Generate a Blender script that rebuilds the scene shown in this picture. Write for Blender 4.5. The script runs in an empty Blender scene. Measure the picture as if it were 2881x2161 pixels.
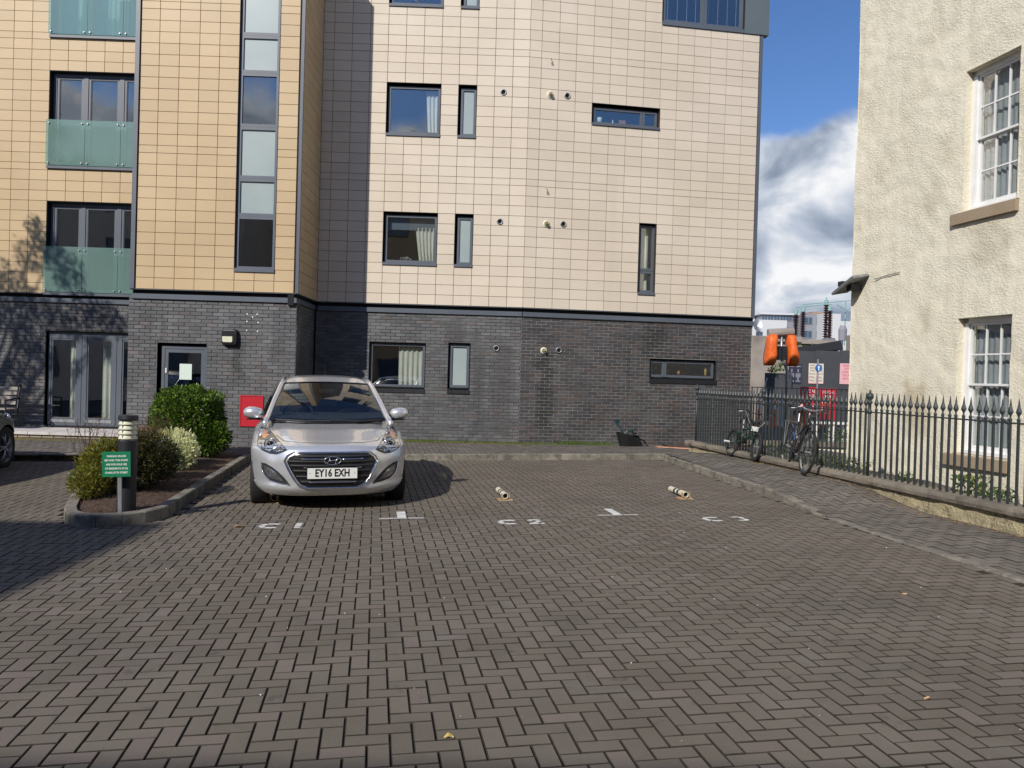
import bpy, bmesh, math, random
from math import sin, cos, pi, radians, atan2, sqrt
from mathutils import Vector, Matrix, Euler
from mathutils.bvhtree import BVHTree
from mathutils.geometry import delaunay_2d_cdt
random.seed(7)
SC = bpy.context.scene
COL = SC.collection

# ---------------------------------------------------------------- camera
CAM_H = 1.6287
cd = bpy.data.cameras.new('camera'); cam = bpy.data.objects.new('camera', cd); COL.objects.link(cam)
cd.sensor_width = 36.0; cd.lens = 36.0 * 2206.6 / 2881.0
cd.clip_start = 0.05; cd.clip_end = 2000
yaw, pitch, roll = 0.01953, -0.00969, 0.02848
fw = Vector((sin(yaw), cos(yaw), 0)); rt = Vector((cos(yaw), -sin(yaw), 0)); up = Vector((0, 0, 1))
f2 = cos(pitch) * fw + sin(pitch) * up; u2 = -sin(pitch) * fw + cos(pitch) * up
r3 = cos(roll) * rt + sin(roll) * u2; u3 = -sin(roll) * rt + cos(roll) * u2
cam.matrix_world = Matrix(((r3.x, u3.x, -f2.x, 0), (r3.y, u3.y, -f2.y, 0), (r3.z, u3.z, -f2.z, CAM_H), (0, 0, 0, 1)))
SC.camera = cam

# ---------------------------------------------------------------- sky, sun, exposure
SUN_DIR = Vector((0.75, 1.18, -1.0)).normalized()          # the way the light travels
SUN_EL = math.asin(-SUN_DIR.z); SUN_AZ = atan2(-SUN_DIR.x, -SUN_DIR.y)
world = bpy.data.worlds.new('World'); SC.world = world; world.use_nodes = True
nt = world.node_tree; nt.nodes.clear()
N = nt.nodes.new; L = nt.links.new
def mathn(op, a, b=None, c=None, clamp=False, tree=None):
    n = (tree or nt).nodes.new('ShaderNodeMath'); n.operation = op; n.use_clamp = clamp
    for i, v in enumerate((a, b, c)):
        if v is None: continue
        if isinstance(v, (int, float)): n.inputs[i].default_value = v
        else: (tree or nt).links.new(v, n.inputs[i])
    return n.outputs[0]
out = N('ShaderNodeOutputWorld'); bg = N('ShaderNodeBackground'); bg.inputs['Strength'].default_value = 0.15
sky = N('ShaderNodeTexSky'); sky.sky_type = 'NISHITA'; sky.sun_disc = False
sky.sun_elevation = SUN_EL; sky.sun_rotation = SUN_AZ; sky.air_density = 1.0; sky.dust_density = 0.25; sky.ozone_density = 2.2
tc = N('ShaderNodeTexCoord'); sep = N('ShaderNodeSeparateXYZ'); L(tc.outputs['Generated'], sep.inputs[0])
el = mathn('ARCSINE', sep.outputs['Z'])
mp = N('ShaderNodeMapping'); mp.inputs['Scale'].default_value = (1, 1, 1.35); mp.inputs['Location'].default_value = (0.33, 0.12, 0.02)
L(tc.outputs['Generated'], mp.inputs['Vector'])
n1 = N('ShaderNodeTexNoise'); n1.inputs['Scale'].default_value = 3.4; n1.inputs['Detail'].default_value = 9; n1.inputs['Roughness'].default_value = 0.53
n1.inputs['Distortion'].default_value = 0.25; L(mp.outputs[0], n1.inputs['Vector'])
n2 = N('ShaderNodeTexNoise'); n2.inputs['Scale'].default_value = 8.5; n2.inputs['Detail'].default_value = 9; n2.inputs['Roughness'].default_value = 0.5
n2.inputs['Distortion'].default_value = 0.3
mp2 = N('ShaderNodeMapping'); mp2.inputs['Scale'].default_value = (1, 1, 1.5); mp2.inputs['Location'].default_value = (0.2, 0.6, 0.55)
L(tc.outputs['Generated'], mp2.inputs['Vector']); L(mp2.outputs[0], n2.inputs['Vector'])
# more cloud low down, broken cloud higher up
cov = N('ShaderNodeMapRange'); cov.inputs['From Min'].default_value = radians(13); cov.inputs['From Max'].default_value = radians(20)
cov.inputs['To Min'].default_value = 0.30; cov.inputs['To Max'].default_value = -0.085; cov.interpolation_type = 'SMOOTHSTEP'
L(el, cov.inputs['Value'])
dens = mathn('ADD', n1.outputs['Fac'], cov.outputs[0])
msk = N('ShaderNodeMapRange'); msk.inputs['From Min'].default_value = 0.50; msk.inputs['From Max'].default_value = 0.62; msk.interpolation_type = 'SMOOTHSTEP'
L(dens, msk.inputs['Value'])
ccr = N('ShaderNodeValToRGB'); e = ccr.color_ramp.elements
e[0].position = 0.38; e[0].color = (1.7, 2.1, 2.8, 1); e[1].position = 0.60; e[1].color = (6.3, 6.35, 6.45, 1)
m_ = ccr.color_ramp.elements.new(0.49); m_.color = (3.5, 3.9, 4.6, 1)
L(n2.outputs['Fac'], ccr.inputs['Fac'])
mx = N('ShaderNodeMix'); mx.data_type = 'RGBA'
tn = N('ShaderNodeMix'); tn.data_type = 'RGBA'; tn.blend_type = 'MULTIPLY'; tn.inputs['Factor'].default_value = 1; tn.inputs['B'].default_value = (0.46, 0.60, 0.82, 1)
L(sky.outputs[0], tn.inputs['A']); L(msk.outputs[0], mx.inputs['Factor']); L(tn.outputs['Result'], mx.inputs['A']); L(ccr.outputs[0], mx.inputs['B'])
L(mx.outputs['Result'], bg.inputs['Color']); L(bg.outputs[0], out.inputs['Surface'])

sd = bpy.data.lights.new('sun', 'SUN'); sd.energy = 4.6; sd.angle = radians(0.53); sd.color = (1.0, 0.94, 0.86)
sun = bpy.data.objects.new('sun', sd); COL.objects.link(sun)
sun.rotation_euler = (-SUN_DIR).to_track_quat('Z', 'Y').to_euler(); sun.location = (-20, -30, 30)
SC.view_settings.view_transform = 'Standard'; SC.view_settings.look = 'None'
SC.view_settings.exposure = 0.0; SC.view_settings.gamma = 1.0; SC.view_settings.use_curve_mapping = False
SC.render.engine = 'CYCLES'
SC.cycles.use_denoising = True
SC.cycles.max_bounces = 8; SC.cycles.transparent_max_bounces = 12; SC.cycles.caustics_reflective = False; SC.cycles.caustics_refractive = False
SC.cycles.sample_clamp_indirect = 6.0

# ---------------------------------------------------------------- materials
def lk(t, a, b): t.links.new(a, b)
def mat(name, c1, c2=None, rough=0.7, metal=0.0, ns=3.0, nd=4, bump=0.0, bs=60.0, bd=4, tone=0.0, hue=None,
        stain=None, spec=0.5, coat=0.0, speck=None, trans=0.0, alpha=None, streak=None, rvar=0.0, obj=False, bdist=0.01, spots=None, bstretch=1.0):
    m = bpy.data.materials.new(name); m.use_nodes = True; t = m.node_tree
    b = t.nodes['Principled BSDF']; nn = t.nodes.new
    geo = nn('ShaderNodeNewGeometry'); pos = geo.outputs['Position']
    if obj:
        tco = nn('ShaderNodeTexCoord'); pos = tco.outputs['Object']
    def noise(s, d=4, r=0.55, v=None):
        q = nn('ShaderNodeTexNoise'); q.inputs['Scale'].default_value = s; q.inputs['Detail'].default_value = d
        q.inputs['Roughness'].default_value = r; lk(t, v or pos, q.inputs['Vector']); return q.outputs['Fac']
    def mixc(f, a, bb, mode='MIX'):
        q = nn('ShaderNodeMix'); q.data_type = 'RGBA'; q.blend_type = mode
        if isinstance(f, (int, float)): q.inputs['Factor'].default_value = f
        else: lk(t, f, q.inputs['Factor'])
        for s, v in (('A', a), ('B', bb)):
            if isinstance(v, tuple): q.inputs[s].default_value = (*v[:3], 1)
            else: lk(t, v, q.inputs[s])
        return q.outputs['Result']
    def ramp(v, lo, hi):
        q = nn('ShaderNodeMapRange'); q.inputs['From Min'].default_value = lo; q.inputs['From Max'].default_value = hi
        q.interpolation_type = 'SMOOTHSTEP'; lk(t, v, q.inputs['Value']); return q.outputs[0]
    col = tuple(c1)
    if c2: col = mixc(ramp(noise(ns, nd), 0.32, 0.68), tuple(c1), tuple(c2))
    if tone or hue:
        at = nn('ShaderNodeAttribute'); at.attribute_name = 'tone'
        oi = nn('ShaderNodeObjectInfo')
        v = mathn('FRACT', mathn('ADD', at.outputs['Fac'], oi.outputs['Random'], tree=t), tree=t)
        if hue:
            col = mixc(ramp(v, hue[1], hue[1] + 0.05), col, tuple(hue[0]))
        f = mathn('MULTIPLY_ADD', mathn('FRACT', mathn('MULTIPLY', v, 7.31, tree=t), tree=t), 2 * tone, 1 - tone, tree=t)
        cb = nn('ShaderNodeCombineColor')
        for i in range(3): lk(t, f, cb.inputs[i])
        col = mixc(1.0, col, cb.outputs[0], 'MULTIPLY')
    if stain:
        for (sc_, s_, lo, hi, amt) in stain:
            col = mixc(mathn('MULTIPLY', ramp(noise(s_, 5, 0.6), lo, hi), amt, tree=t), col, tuple(sc_))
    if streak:
        sc_, sx, sz, lo, hi, amt = streak
        q = nn('ShaderNodeMapping'); q.inputs['Scale'].default_value = (sx, sx, sz); lk(t, pos, q.inputs['Vector'])
        col = mixc(mathn('MULTIPLY', ramp(noise(1.0, 5, 0.6, q.outputs[0]), lo, hi), amt, tree=t), col, tuple(sc_))
    if spots:           # dirt and damp marks of their own shape: (axis, centre, half width, z low, z high, colour, amount)
        sx = nn('ShaderNodeSeparateXYZ'); lk(t, pos, sx.inputs[0]); wob = mathn('MULTIPLY_ADD', noise(3.2, 4), 0.5, -0.25, tree=t)
        for (ax, c_, hw, z0, z1, sc_, amt) in spots:
            d = mathn('ABSOLUTE', mathn('ADD', mathn('SUBTRACT', sx.outputs[ax], c_, tree=t), wob, tree=t), tree=t)
            a_ = mathn('SUBTRACT', 1.0, ramp(d, hw * 0.35, hw), tree=t)
            zz = mathn('ADD', sx.outputs[2], wob, tree=t)
            b_ = mathn('MULTIPLY', ramp(zz, z0 - .15, z0 + .25), mathn('SUBTRACT', 1.0, ramp(zz, z1 - .12, z1 + .08), tree=t), tree=t)
            col = mixc(mathn('MULTIPLY', mathn('MULTIPLY', a_, b_, tree=t), amt, tree=t), col, tuple(sc_))
    if speck:
        sc_, s_, thr, amt = speck
        col = mixc(mathn('MULTIPLY', ramp(noise(s_, 2, 0.5), thr, thr + 0.05), amt, tree=t), col, tuple(sc_))
    if isinstance(col, tuple): b.inputs['Base Color'].default_value = (*col, 1)
    else: lk(t, col, b.inputs['Base Color'])
    b.inputs['Roughness'].default_value = rough
    if rvar:
        lk(t, mathn('MULTIPLY_ADD', noise(ns * 2.3, 4), rvar, rough - rvar / 2, tree=t), b.inputs['Roughness'])
    b.inputs['Metallic'].default_value = metal
    b.inputs['Specular IOR Level'].default_value = spec
    if coat: b.inputs['Coat Weight'].default_value = coat; b.inputs['Coat Roughness'].default_value = 0.04
    if trans: b.inputs['Transmission Weight'].default_value = trans
    if bump:
        bn = nn('ShaderNodeBump'); bn.inputs['Strength'].default_value = bump; bn.inputs['Distance'].default_value = bdist
        vv = None
        if bstretch != 1.0:
            q = nn('ShaderNodeMapping'); q.inputs['Scale'].default_value = (1, 1, bstretch); lk(t, pos, q.inputs['Vector']); vv = q.outputs[0]
        hh = noise(bs, bd, 0.6, vv)
        if bstretch != 1.0:
            hh = mathn('ADD', mathn('MULTIPLY', mathn('POWER', hh, 3.0, tree=t), mathn('MULTIPLY_ADD', ramp(noise(1.7, 3), 0.35, 0.65), 1.6, 1.0, tree=t), tree=t), mathn('MULTIPLY', noise(9.0, 2), 0.5, tree=t), tree=t)
        lk(t, hh, bn.inputs['Height']); lk(t, bn.outputs[0], b.inputs['Normal'])
    return m

def glassmat(name, tint=(0.95, 0.975, 0.965), f0=0.10, rough=0.0, body=None, bodyamt=0.0, refl=(1, 1, 1), wav=0.0):
    m = bpy.data.materials.new(name); m.use_nodes = True; t = m.node_tree; t.nodes.clear(); nn = t.nodes.new
    o = nn('ShaderNodeOutputMaterial'); tr = nn('ShaderNodeBsdfTransparent'); tr.inputs[0].default_value = (*tint, 1)
    base = tr.outputs[0]
    if body:
        df = nn('ShaderNodeBsdfDiffuse'); df.inputs[0].default_value = (*body, 1)
        ms = nn('ShaderNodeMixShader'); ms.inputs[0].default_value = bodyamt; lk(t, base, ms.inputs[1]); lk(t, df.outputs[0], ms.inputs[2]); base = ms.outputs[0]
    g = nn('ShaderNodeBsdfGlossy'); g.inputs['Color'].default_value = (*refl, 1); g.inputs['Roughness'].default_value = rough
    lw = nn('ShaderNodeLayerWeight'); lw.inputs['Blend'].default_value = 0.5
    f = mathn('MULTIPLY_ADD', mathn('POWER', lw.outputs['Facing'], 3.5, tree=t), 0.85, f0, tree=t, clamp=True)
    if wav:
        tx = nn('ShaderNodeTexNoise'); tx.inputs['Scale'].default_value = 1.3; tx.inputs['Detail'].default_value = 1
        geo = nn('ShaderNodeNewGeometry'); lk(t, geo.outputs['Position'], tx.inputs['Vector'])
        bn = nn('ShaderNodeBump'); bn.inputs['Strength'].default_value = wav; bn.inputs['Distance'].default_value = 0.02
        lk(t, tx.outputs['Fac'], bn.inputs['Height']); lk(t, bn.outputs[0], g.inputs['Normal'])
    ms = nn('ShaderNodeMixShader'); lk(t, f, ms.inputs[0]); lk(t, base, ms.inputs[1]); lk(t, g.outputs[0], ms.inputs[2])
    lk(t, ms.outputs[0], o.inputs[0]); return m

def leafmat(name, c1, c2, c3=None, thr=0.8, rough=0.45, transl=0.25):
    m = bpy.data.materials.new(name); m.use_nodes = True; t = m.node_tree; nn = t.nodes.new
    b = t.nodes['Principled BSDF']; at = nn('ShaderNodeAttribute'); at.attribute_name = 'tone'
    r = nn('ShaderNodeValToRGB'); e = r.color_ramp.elements
    e[0].position = 0.0; e[0].color = (*c1, 1); e[1].position = thr; e[1].color = (*c2, 1)
    if c3: x = e.new(min(1, thr + 0.08)); x.color = (*c3, 1)
    lk(t, at.outputs['Fac'], r.inputs[0]); lk(t, r.outputs[0], b.inputs['Base Color'])
    b.inputs['Roughness'].default_value = rough; b.inputs['Specular IOR Level'].default_value = 0.4
    tl = nn('ShaderNodeBsdfTranslucent'); lk(t, r.outputs[0], tl.inputs[0])
    ms = nn('ShaderNodeMixShader'); ms.inputs[0].default_value = transl
    lk(t, b.outputs[0], ms.inputs[1]); lk(t, tl.outputs[0], ms.inputs[2]); lk(t, ms.outputs[0], t.nodes['Material Output'].inputs[0])
    return m

MT = {}
MT['paver'] = mat('paver', (0.126, 0.107, 0.083), (0.156, 0.135, 0.107), rough=0.85, ns=0.9, bump=0.5, bs=260, bd=3, tone=0.06,
    hue=((0.162, 0.134, 0.112), 0.80), stain=[((0.072, 0.064, 0.055), 0.55, 0.50, 0.72, 0.45), ((0.200, 0.185, 0.165), 1.4, 0.56, 0.74, 0.40), ((0.060, 0.052, 0.045), 3.4, 0.64, 0.70, 0.55)],
    speck=((0.34, 0.32, 0.29), 190, 0.655, 0.5), spec=0.35, bdist=0.004)
MT['paver_old'] = mat('paver_old', (0.118, 0.104, 0.090), (0.152, 0.134, 0.114), rough=0.9, ns=1.6, bump=0.7, bs=120, tone=0.16,
    stain=[((0.07, 0.066, 0.060), 1.2, 0.52, 0.72, 0.5), ((0.21, 0.19, 0.16), 2.0, 0.56, 0.75, 0.4)], speck=((0.34, 0.32, 0.28), 150, 0.66, 0.5), bdist=0.006)
MT['sand'] = mat('joint_sand', (0.042, 0.036, 0.030), (0.066, 0.057, 0.047), rough=1.0, ns=9, bump=0.6, bs=300,
    stain=[((0.05, 0.07, 0.03), 3.0, 0.60, 0.72, 0.5)], spec=0.1)
MT['haunch'] = mat('kerb_haunching', (0.075, 0.067, 0.057), (0.12, 0.108, 0.092), rough=1.0, ns=7, bump=0.6, bs=120)
MT['kerb'] = mat('kerb_concrete', (0.165, 0.15, 0.122), (0.255, 0.232, 0.19), rough=0.92, ns=4, bump=0.8, bs=70, tone=0.12,
    stain=[((0.085, 0.078, 0.065), 5, 0.48, 0.66, 0.75), ((0.38, 0.35, 0.28), 11, 0.58, 0.70, 0.5), ((0.16, 0.17, 0.09), 3.1, 0.60, 0.72, 0.4)])
MT['brick'] = mat('grey_brick', (0.088, 0.092, 0.098), (0.132, 0.135, 0.140), rough=0.62, ns=0.8, bump=0.35, bs=120, tone=0.24, spots=[(0, -5.30, .18, 1.3, 2.1, (0.035, 0.036, 0.036), .7), (0, -.95, .35, 2.2, 2.9, (0.045, 0.044, 0.044), .6), (0, .15, .35, .2, 2.4, (0.05, 0.045, 0.046), .55), (0, -4.45, .2, 1.8, 2.9, (0.05, 0.05, 0.055), .5)],
    hue=((0.120, 0.108, 0.106), 0.85), stain=[((0.035, 0.035, 0.037), 0.7, 0.56, 0.72, 0.55), ((0.10, 0.075, 0.07), 0.9, 0.60, 0.72, 0.35)],
    streak=((0.033, 0.035, 0.036), 1.6, 0.22, 0.56, 0.70, 0.55), bdist=0.004, rvar=0.25)
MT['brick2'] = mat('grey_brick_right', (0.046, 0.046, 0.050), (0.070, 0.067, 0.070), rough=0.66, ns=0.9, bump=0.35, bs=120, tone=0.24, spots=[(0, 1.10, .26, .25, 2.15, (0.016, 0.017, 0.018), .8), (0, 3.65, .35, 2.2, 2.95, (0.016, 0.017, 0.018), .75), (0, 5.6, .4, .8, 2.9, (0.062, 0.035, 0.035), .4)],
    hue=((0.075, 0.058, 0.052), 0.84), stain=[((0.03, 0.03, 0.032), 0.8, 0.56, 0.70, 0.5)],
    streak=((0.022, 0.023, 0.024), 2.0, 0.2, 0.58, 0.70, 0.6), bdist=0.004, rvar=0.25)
MT['mortar'] = mat('dark_mortar', (0.080, 0.080, 0.076), (0.16, 0.15, 0.14), rough=0.95, ns=2.0, bump=0.5, bs=200,
    stain=[((0.05, 0.048, 0.046), 1.1, 0.5, 0.62, 0.6)])
MT['mortar2'] = mat('pale_mortar', (0.19, 0.18, 0.165), (0.26, 0.245, 0.225), rough=0.95, ns=2.0, bump=0.5, bs=200,
    stain=[((0.08, 0.075, 0.07), 1.3, 0.55, 0.68, 0.6)])
MT['cream'] = mat('cream_terracotta', (0.605, 0.522, 0.415), (0.645, 0.566, 0.460), rough=0.55, ns=0.5, tone=0.04, bump=0.12, bs=180,
    streak=((0.50, 0.43, 0.35), 2.2, 0.12, 0.56, 0.80, 0.28), bdist=0.002)
MT['tan'] = mat('tan_terracotta', (0.505, 0.368, 0.205), (0.540, 0.405, 0.235), rough=0.5, ns=0.6, tone=0.05, bump=0.12, bs=180,
    streak=((0.50, 0.36, 0.21), 2.2, 0.12, 0.56, 0.80, 0.3), bdist=0.002)
MT['tilegap'] = mat('tile_joint', (0.085, 0.050, 0.030), rough=0.9)
MT['metal'] = mat('grey_blue_metal', (0.085, 0.100, 0.125), (0.10, 0.115, 0.14), rough=0.42, ns=1.5, bump=0.05, bs=30, metal=0.0, spec=0.6)
MT['metal_panel'] = mat('grey_cladding_metal', (0.13, 0.16, 0.165), (0.15, 0.18, 0.185), rough=0.38, ns=1.2, metal=0.3)
MT['shadowgap'] = mat('dark_void', (0.012, 0.013, 0.015), rough=0.9)
MT['roofing'] = mat('roof_felt', (0.12, 0.12, 0.12), rough=0.9, bump=0.3)
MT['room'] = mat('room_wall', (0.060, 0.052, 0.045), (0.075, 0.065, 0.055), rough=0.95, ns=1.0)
MT['glass'] = glassmat('window_glass', f0=0.16, wav=0.15)
MT['frost'] = mat('frosted_glass', (0.31, 0.375, 0.375), (0.35, 0.41, 0.40), rough=0.28, ns=1.2, spec=0.9)
MT['balglass'] = glassmat('green_balcony_glass', tint=(0.68, 0.86, 0.81), f0=0.08, rough=0.10, body=(0.42, 0.60, 0.55), bodyamt=0.24)
MT['curtain'] = mat('cream_curtain', (0.62, 0.63, 0.56), (0.70, 0.70, 0.64), rough=0.9, ns=4)
MT['net'] = mat('net_curtain', (0.44, 0.46, 0.49), (0.50, 0.52, 0.55), rough=0.95, ns=3)
MT['white'] = mat('white_paint', (0.78, 0.78, 0.77), (0.72, 0.72, 0.70), rough=0.38, ns=5)
MT['plastic_w'] = mat('white_plastic', (0.66, 0.65, 0.60), rough=0.45)
MT['black'] = mat('black_paint', (0.011, 0.012, 0.015), (0.016, 0.017, 0.020), rough=0.50, ns=8)
MT['rubber'] = mat('rubber', (0.014, 0.014, 0.014), rough=0.8, bump=0.2, bs=90)
MT['steel'] = mat('galvanised_steel', (0.30, 0.31, 0.32), (0.38, 0.39, 0.40), rough=0.45, metal=0.7, ns=10)
MT['chrome'] = mat('chrome', (0.80, 0.81, 0.82), rough=0.10, metal=1.0)
MT['brass'] = mat('copper_pipe', (0.50, 0.22, 0.11), (0.36, 0.17, 0.09), rough=0.45, metal=0.4, ns=6)
MT['red'] = mat('red_sign', (0.47, 0.022, 0.035), rough=0.35)
MT['green'] = mat('green_sign', (0.0, 0.17, 0.075), (0.004, 0.19, 0.085), rough=0.45, ns=3)
MT['roadpaint'] = mat('worn_white_paint', (0.70, 0.70, 0.68), (0.55, 0.55, 0.52), rough=0.8, ns=14, stain=[((0.25, 0.23, 0.2), 30, 0.6, 0.7, 0.5)])
MT['harl'] = mat('cream_harling', (0.72, 0.675, 0.53), (0.77, 0.725, 0.58), rough=0.95, ns=1.4, bump=0.45, bs=24, bd=5, bstretch=1.9, spots=[(1, 11.55, .30, .9, 1.7, (0.42, 0.33, 0.20), .55), (1, 12.7, .25, .9, 1.6, (0.45, 0.37, 0.25), .45), (1, 10.3, .5, .1, .62, (0.42, 0.37, 0.25), .4), (1, 10.35, .45, 3.2, 3.95, (0.50, 0.44, 0.33), .5)],
    stain=[((0.50, 0.44, 0.32), 1.1, 0.55, 0.72, 0.5), ((0.74, 0.70, 0.60), 2.3, 0.55, 0.72, 0.35), ((0.42, 0.38, 0.29), 30, 0.60, 0.70, 0.35)],
    streak=((0.50, 0.44, 0.32), 2.5, 0.35, 0.58, 0.75, 0.35), bdist=0.035)
MT['rubble'] = mat('lime_harl_plinth', (0.36, 0.31, 0.19), (0.50, 0.43, 0.26), rough=1.0, ns=6, bump=1.0, bs=38, bd=5,
    stain=[((0.16, 0.13, 0.09), 9, 0.52, 0.64, 0.7)], bdist=0.04)
MT['stone'] = mat('coping_stone', (0.165, 0.140, 0.110), (0.235, 0.205, 0.160), rough=0.95, ns=3, bump=0.9, bs=45, tone=0.12,
    stain=[((0.09, 0.08, 0.065), 4, 0.52, 0.66, 0.7), ((0.33, 0.30, 0.22), 13, 0.60, 0.70, 0.4)], bdist=0.02)
MT['sill'] = mat('painted_stone_sill', (0.300, 0.235, 0.155), (0.330, 0.260, 0.175), rough=0.7, ns=4, bump=0.3, bs=60)
MT['rail'] = mat('grey_green_rail_paint', (0.025, 0.033, 0.036), (0.034, 0.044, 0.046), rough=0.45, ns=18, bump=0.25, bs=150, stain=[((0.09, 0.05, 0.03), 30, 0.66, 0.72, 0.5)])
MT['asphalt'] = mat('asphalt', (0.055, 0.054, 0.053), (0.075, 0.073, 0.070), rough=0.95, ns=0.6, bump=0.6, bs=150)
MT['soil'] = mat('bark_soil', (0.055, 0.034, 0.022), (0.10, 0.060, 0.040), rough=1.0, ns=16, bump=1.0, bs=70)
MT['bark'] = mat('bark', (0.075, 0.058, 0.042), (0.12, 0.095, 0.07), rough=1.0, ns=8, bump=0.9, bs=30)
MT['twig'] = mat('twig', (0.085, 0.045, 0.028), rough=0.9)
MT['bench'] = mat('weathered_timber', (0.27, 0.235, 0.20), (0.36, 0.32, 0.28), rough=0.85, ns=9, bump=0.4, bs=50)
MT['slab'] = mat('patio_slab', (0.50, 0.47, 0.45), (0.60, 0.57, 0.55), rough=0.85, ns=3, tone=0.06, bump=0.2)
MT['bufbrick'] = mat('buff_step_brick', (0.27, 0.215, 0.15), (0.34, 0.28, 0.20), rough=0.9, ns=5, bump=0.5, tone=0.15)
MT['silver'] = mat('silver_car_paint', (0.70, 0.71, 0.73), rough=0.26, metal=0.62, coat=0.9)
MT['darkpaint'] = mat('dark_car_paint', (0.018, 0.024, 0.026), rough=0.30, metal=0.5, coat=1.0)
MT['gloss_black'] = mat('gloss_black_plastic', (0.010, 0.010, 0.011), rough=0.16)
MT['matt_black'] = mat('matt_black_plastic', (0.016, 0.016, 0.017), rough=0.6)
MT['carglass'] = glassmat('windscreen_glass', tint=(0.62, 0.66, 0.64), f0=0.06)
MT['lens'] = glassmat('lamp_lens', tint=(0.93, 0.95, 0.96), f0=0.03)
MT['amber'] = mat('amber_reflector', (0.75, 0.26, 0.05), rough=0.25)
MT['dash'] = mat('dashboard', (0.045, 0.052, 0.065), rough=0.7)
MT['orange'] = mat('orange_cover', (0.78, 0.145, 0.015), (0.68, 0.115, 0.012), rough=0.55, ns=6, bump=0.5, bs=9, bdist=0.05)
MT['orange2'] = mat('orange_barrier', (0.70, 0.10, 0.02), rough=0.6)
MT['concrete'] = mat('old_concrete', (0.25, 0.215, 0.185), (0.34, 0.30, 0.26), rough=0.95, ns=0.9, bump=0.5, bs=20,
    stain=[((0.15, 0.13, 0.11), 0.8, 0.52, 0.7, 0.6)])
MT['darkboard'] = mat('dark_hoarding', (0.045, 0.050, 0.056), (0.055, 0.060, 0.066), rough=0.75, ns=1)
MT['ceramic'] = mat('brown_ceramic', (0.055, 0.018, 0.016), rough=0.25)
MT['verdigris'] = mat('verdigris_pipe', (0.24, 0.42, 0.38), rough=0.5)
MT['farwhite'] = mat('white_render', (0.60, 0.61, 0.62), rough=0.9)
MT['fargrey'] = mat('grey_render', (0.25, 0.26, 0.29), rough=0.9)
MT['farglass'] = mat('blue_window', (0.06, 0.10, 0.15), rough=0.12)
MT['farbrown'] = mat('brown_render', (0.34, 0.22, 0.16), rough=0.9)
MT['paper'] = mat('paper', (0.62, 0.72, 0.64), rough=0.7)
MT['postyel'] = mat('faded_poster', (0.66, 0.58, 0.46), (0.72, 0.66, 0.58), rough=0.7, ns=9)
MT['postpink'] = mat('pink_poster', (0.72, 0.40, 0.42), rough=0.7)
MT['postdark'] = mat('dark_poster', (0.03, 0.03, 0.055), rough=0.6)
MT['cream_lens'] = mat('cream_diffuser', (0.62, 0.62, 0.45), (0.68, 0.68, 0.52), rough=0.5, ns=9)
MT['blue'] = mat('blue_sign', (0.02, 0.13, 0.42), rough=0.4)
MT['bagblack'] = mat('black_rubble_bucket', (0.010, 0.011, 0.012), rough=0.45, bump=0.3, bs=14)
MT['greenframe'] = mat('dark_green_bike_paint', (0.008, 0.045, 0.022), rough=0.3)
MT['tan_wood'] = mat('wood', (0.33, 0.17, 0.08), rough=0.7)
MT['leaf_litter'] = mat('dead_leaf', (0.20, 0.11, 0.045), (0.27, 0.18, 0.08), rough=0.8, ns=20)
MT['moss'] = mat('moss', (0.17, 0.125, 0.03), (0.11, 0.105, 0.02), rough=1.0, ns=5, bump=1, bs=40)
MT['l_laurel'] = leafmat('laurel_leaf', (0.030, 0.070, 0.008), (0.115, 0.200, 0.022), (0.19, 0.27, 0.035), 0.8, rough=0.38)
MT['l_gold'] = leafmat('golden_leaf', (0.07, 0.10, 0.012), (0.26, 0.26, 0.030), (0.34, 0.20, 0.03), 0.85)
MT['l_olive'] = leafmat('olive_leaf', (0.020, 0.024, 0.008), (0.060, 0.056, 0.014), (0.22, 0.19, 0.03), 0.86)
MT['l_blue'] = leafmat('juniper_leaf', (0.025, 0.060, 0.028), (0.07, 0.14, 0.075), None, 0.9)
MT['l_cream'] = leafmat('cream_leaf', (0.55, 0.58, 0.26), (0.78, 0.78, 0.50), (0.22, 0.33, 0.06), 0.86)
MT['l_rust'] = leafmat('rust_leaf', (0.17, 0.06, 0.015), (0.33, 0.15, 0.03), None, 0.9)
MT['l_weed'] = leafmat('weed_leaf', (0.04, 0.09, 0.015), (0.11, 0.18, 0.035), (0.35, 0.32, 0.05), 0.9)
MT['l_grass'] = leafmat('grass_blade', (0.05, 0.11, 0.012), (0.13, 0.20, 0.03), (0.25, 0.26, 0.05), 0.85)
MT['l_tree'] = leafmat('tree_leaf', (0.03, 0.06, 0.012), (0.08, 0.13, 0.03), None, 0.9)

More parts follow.
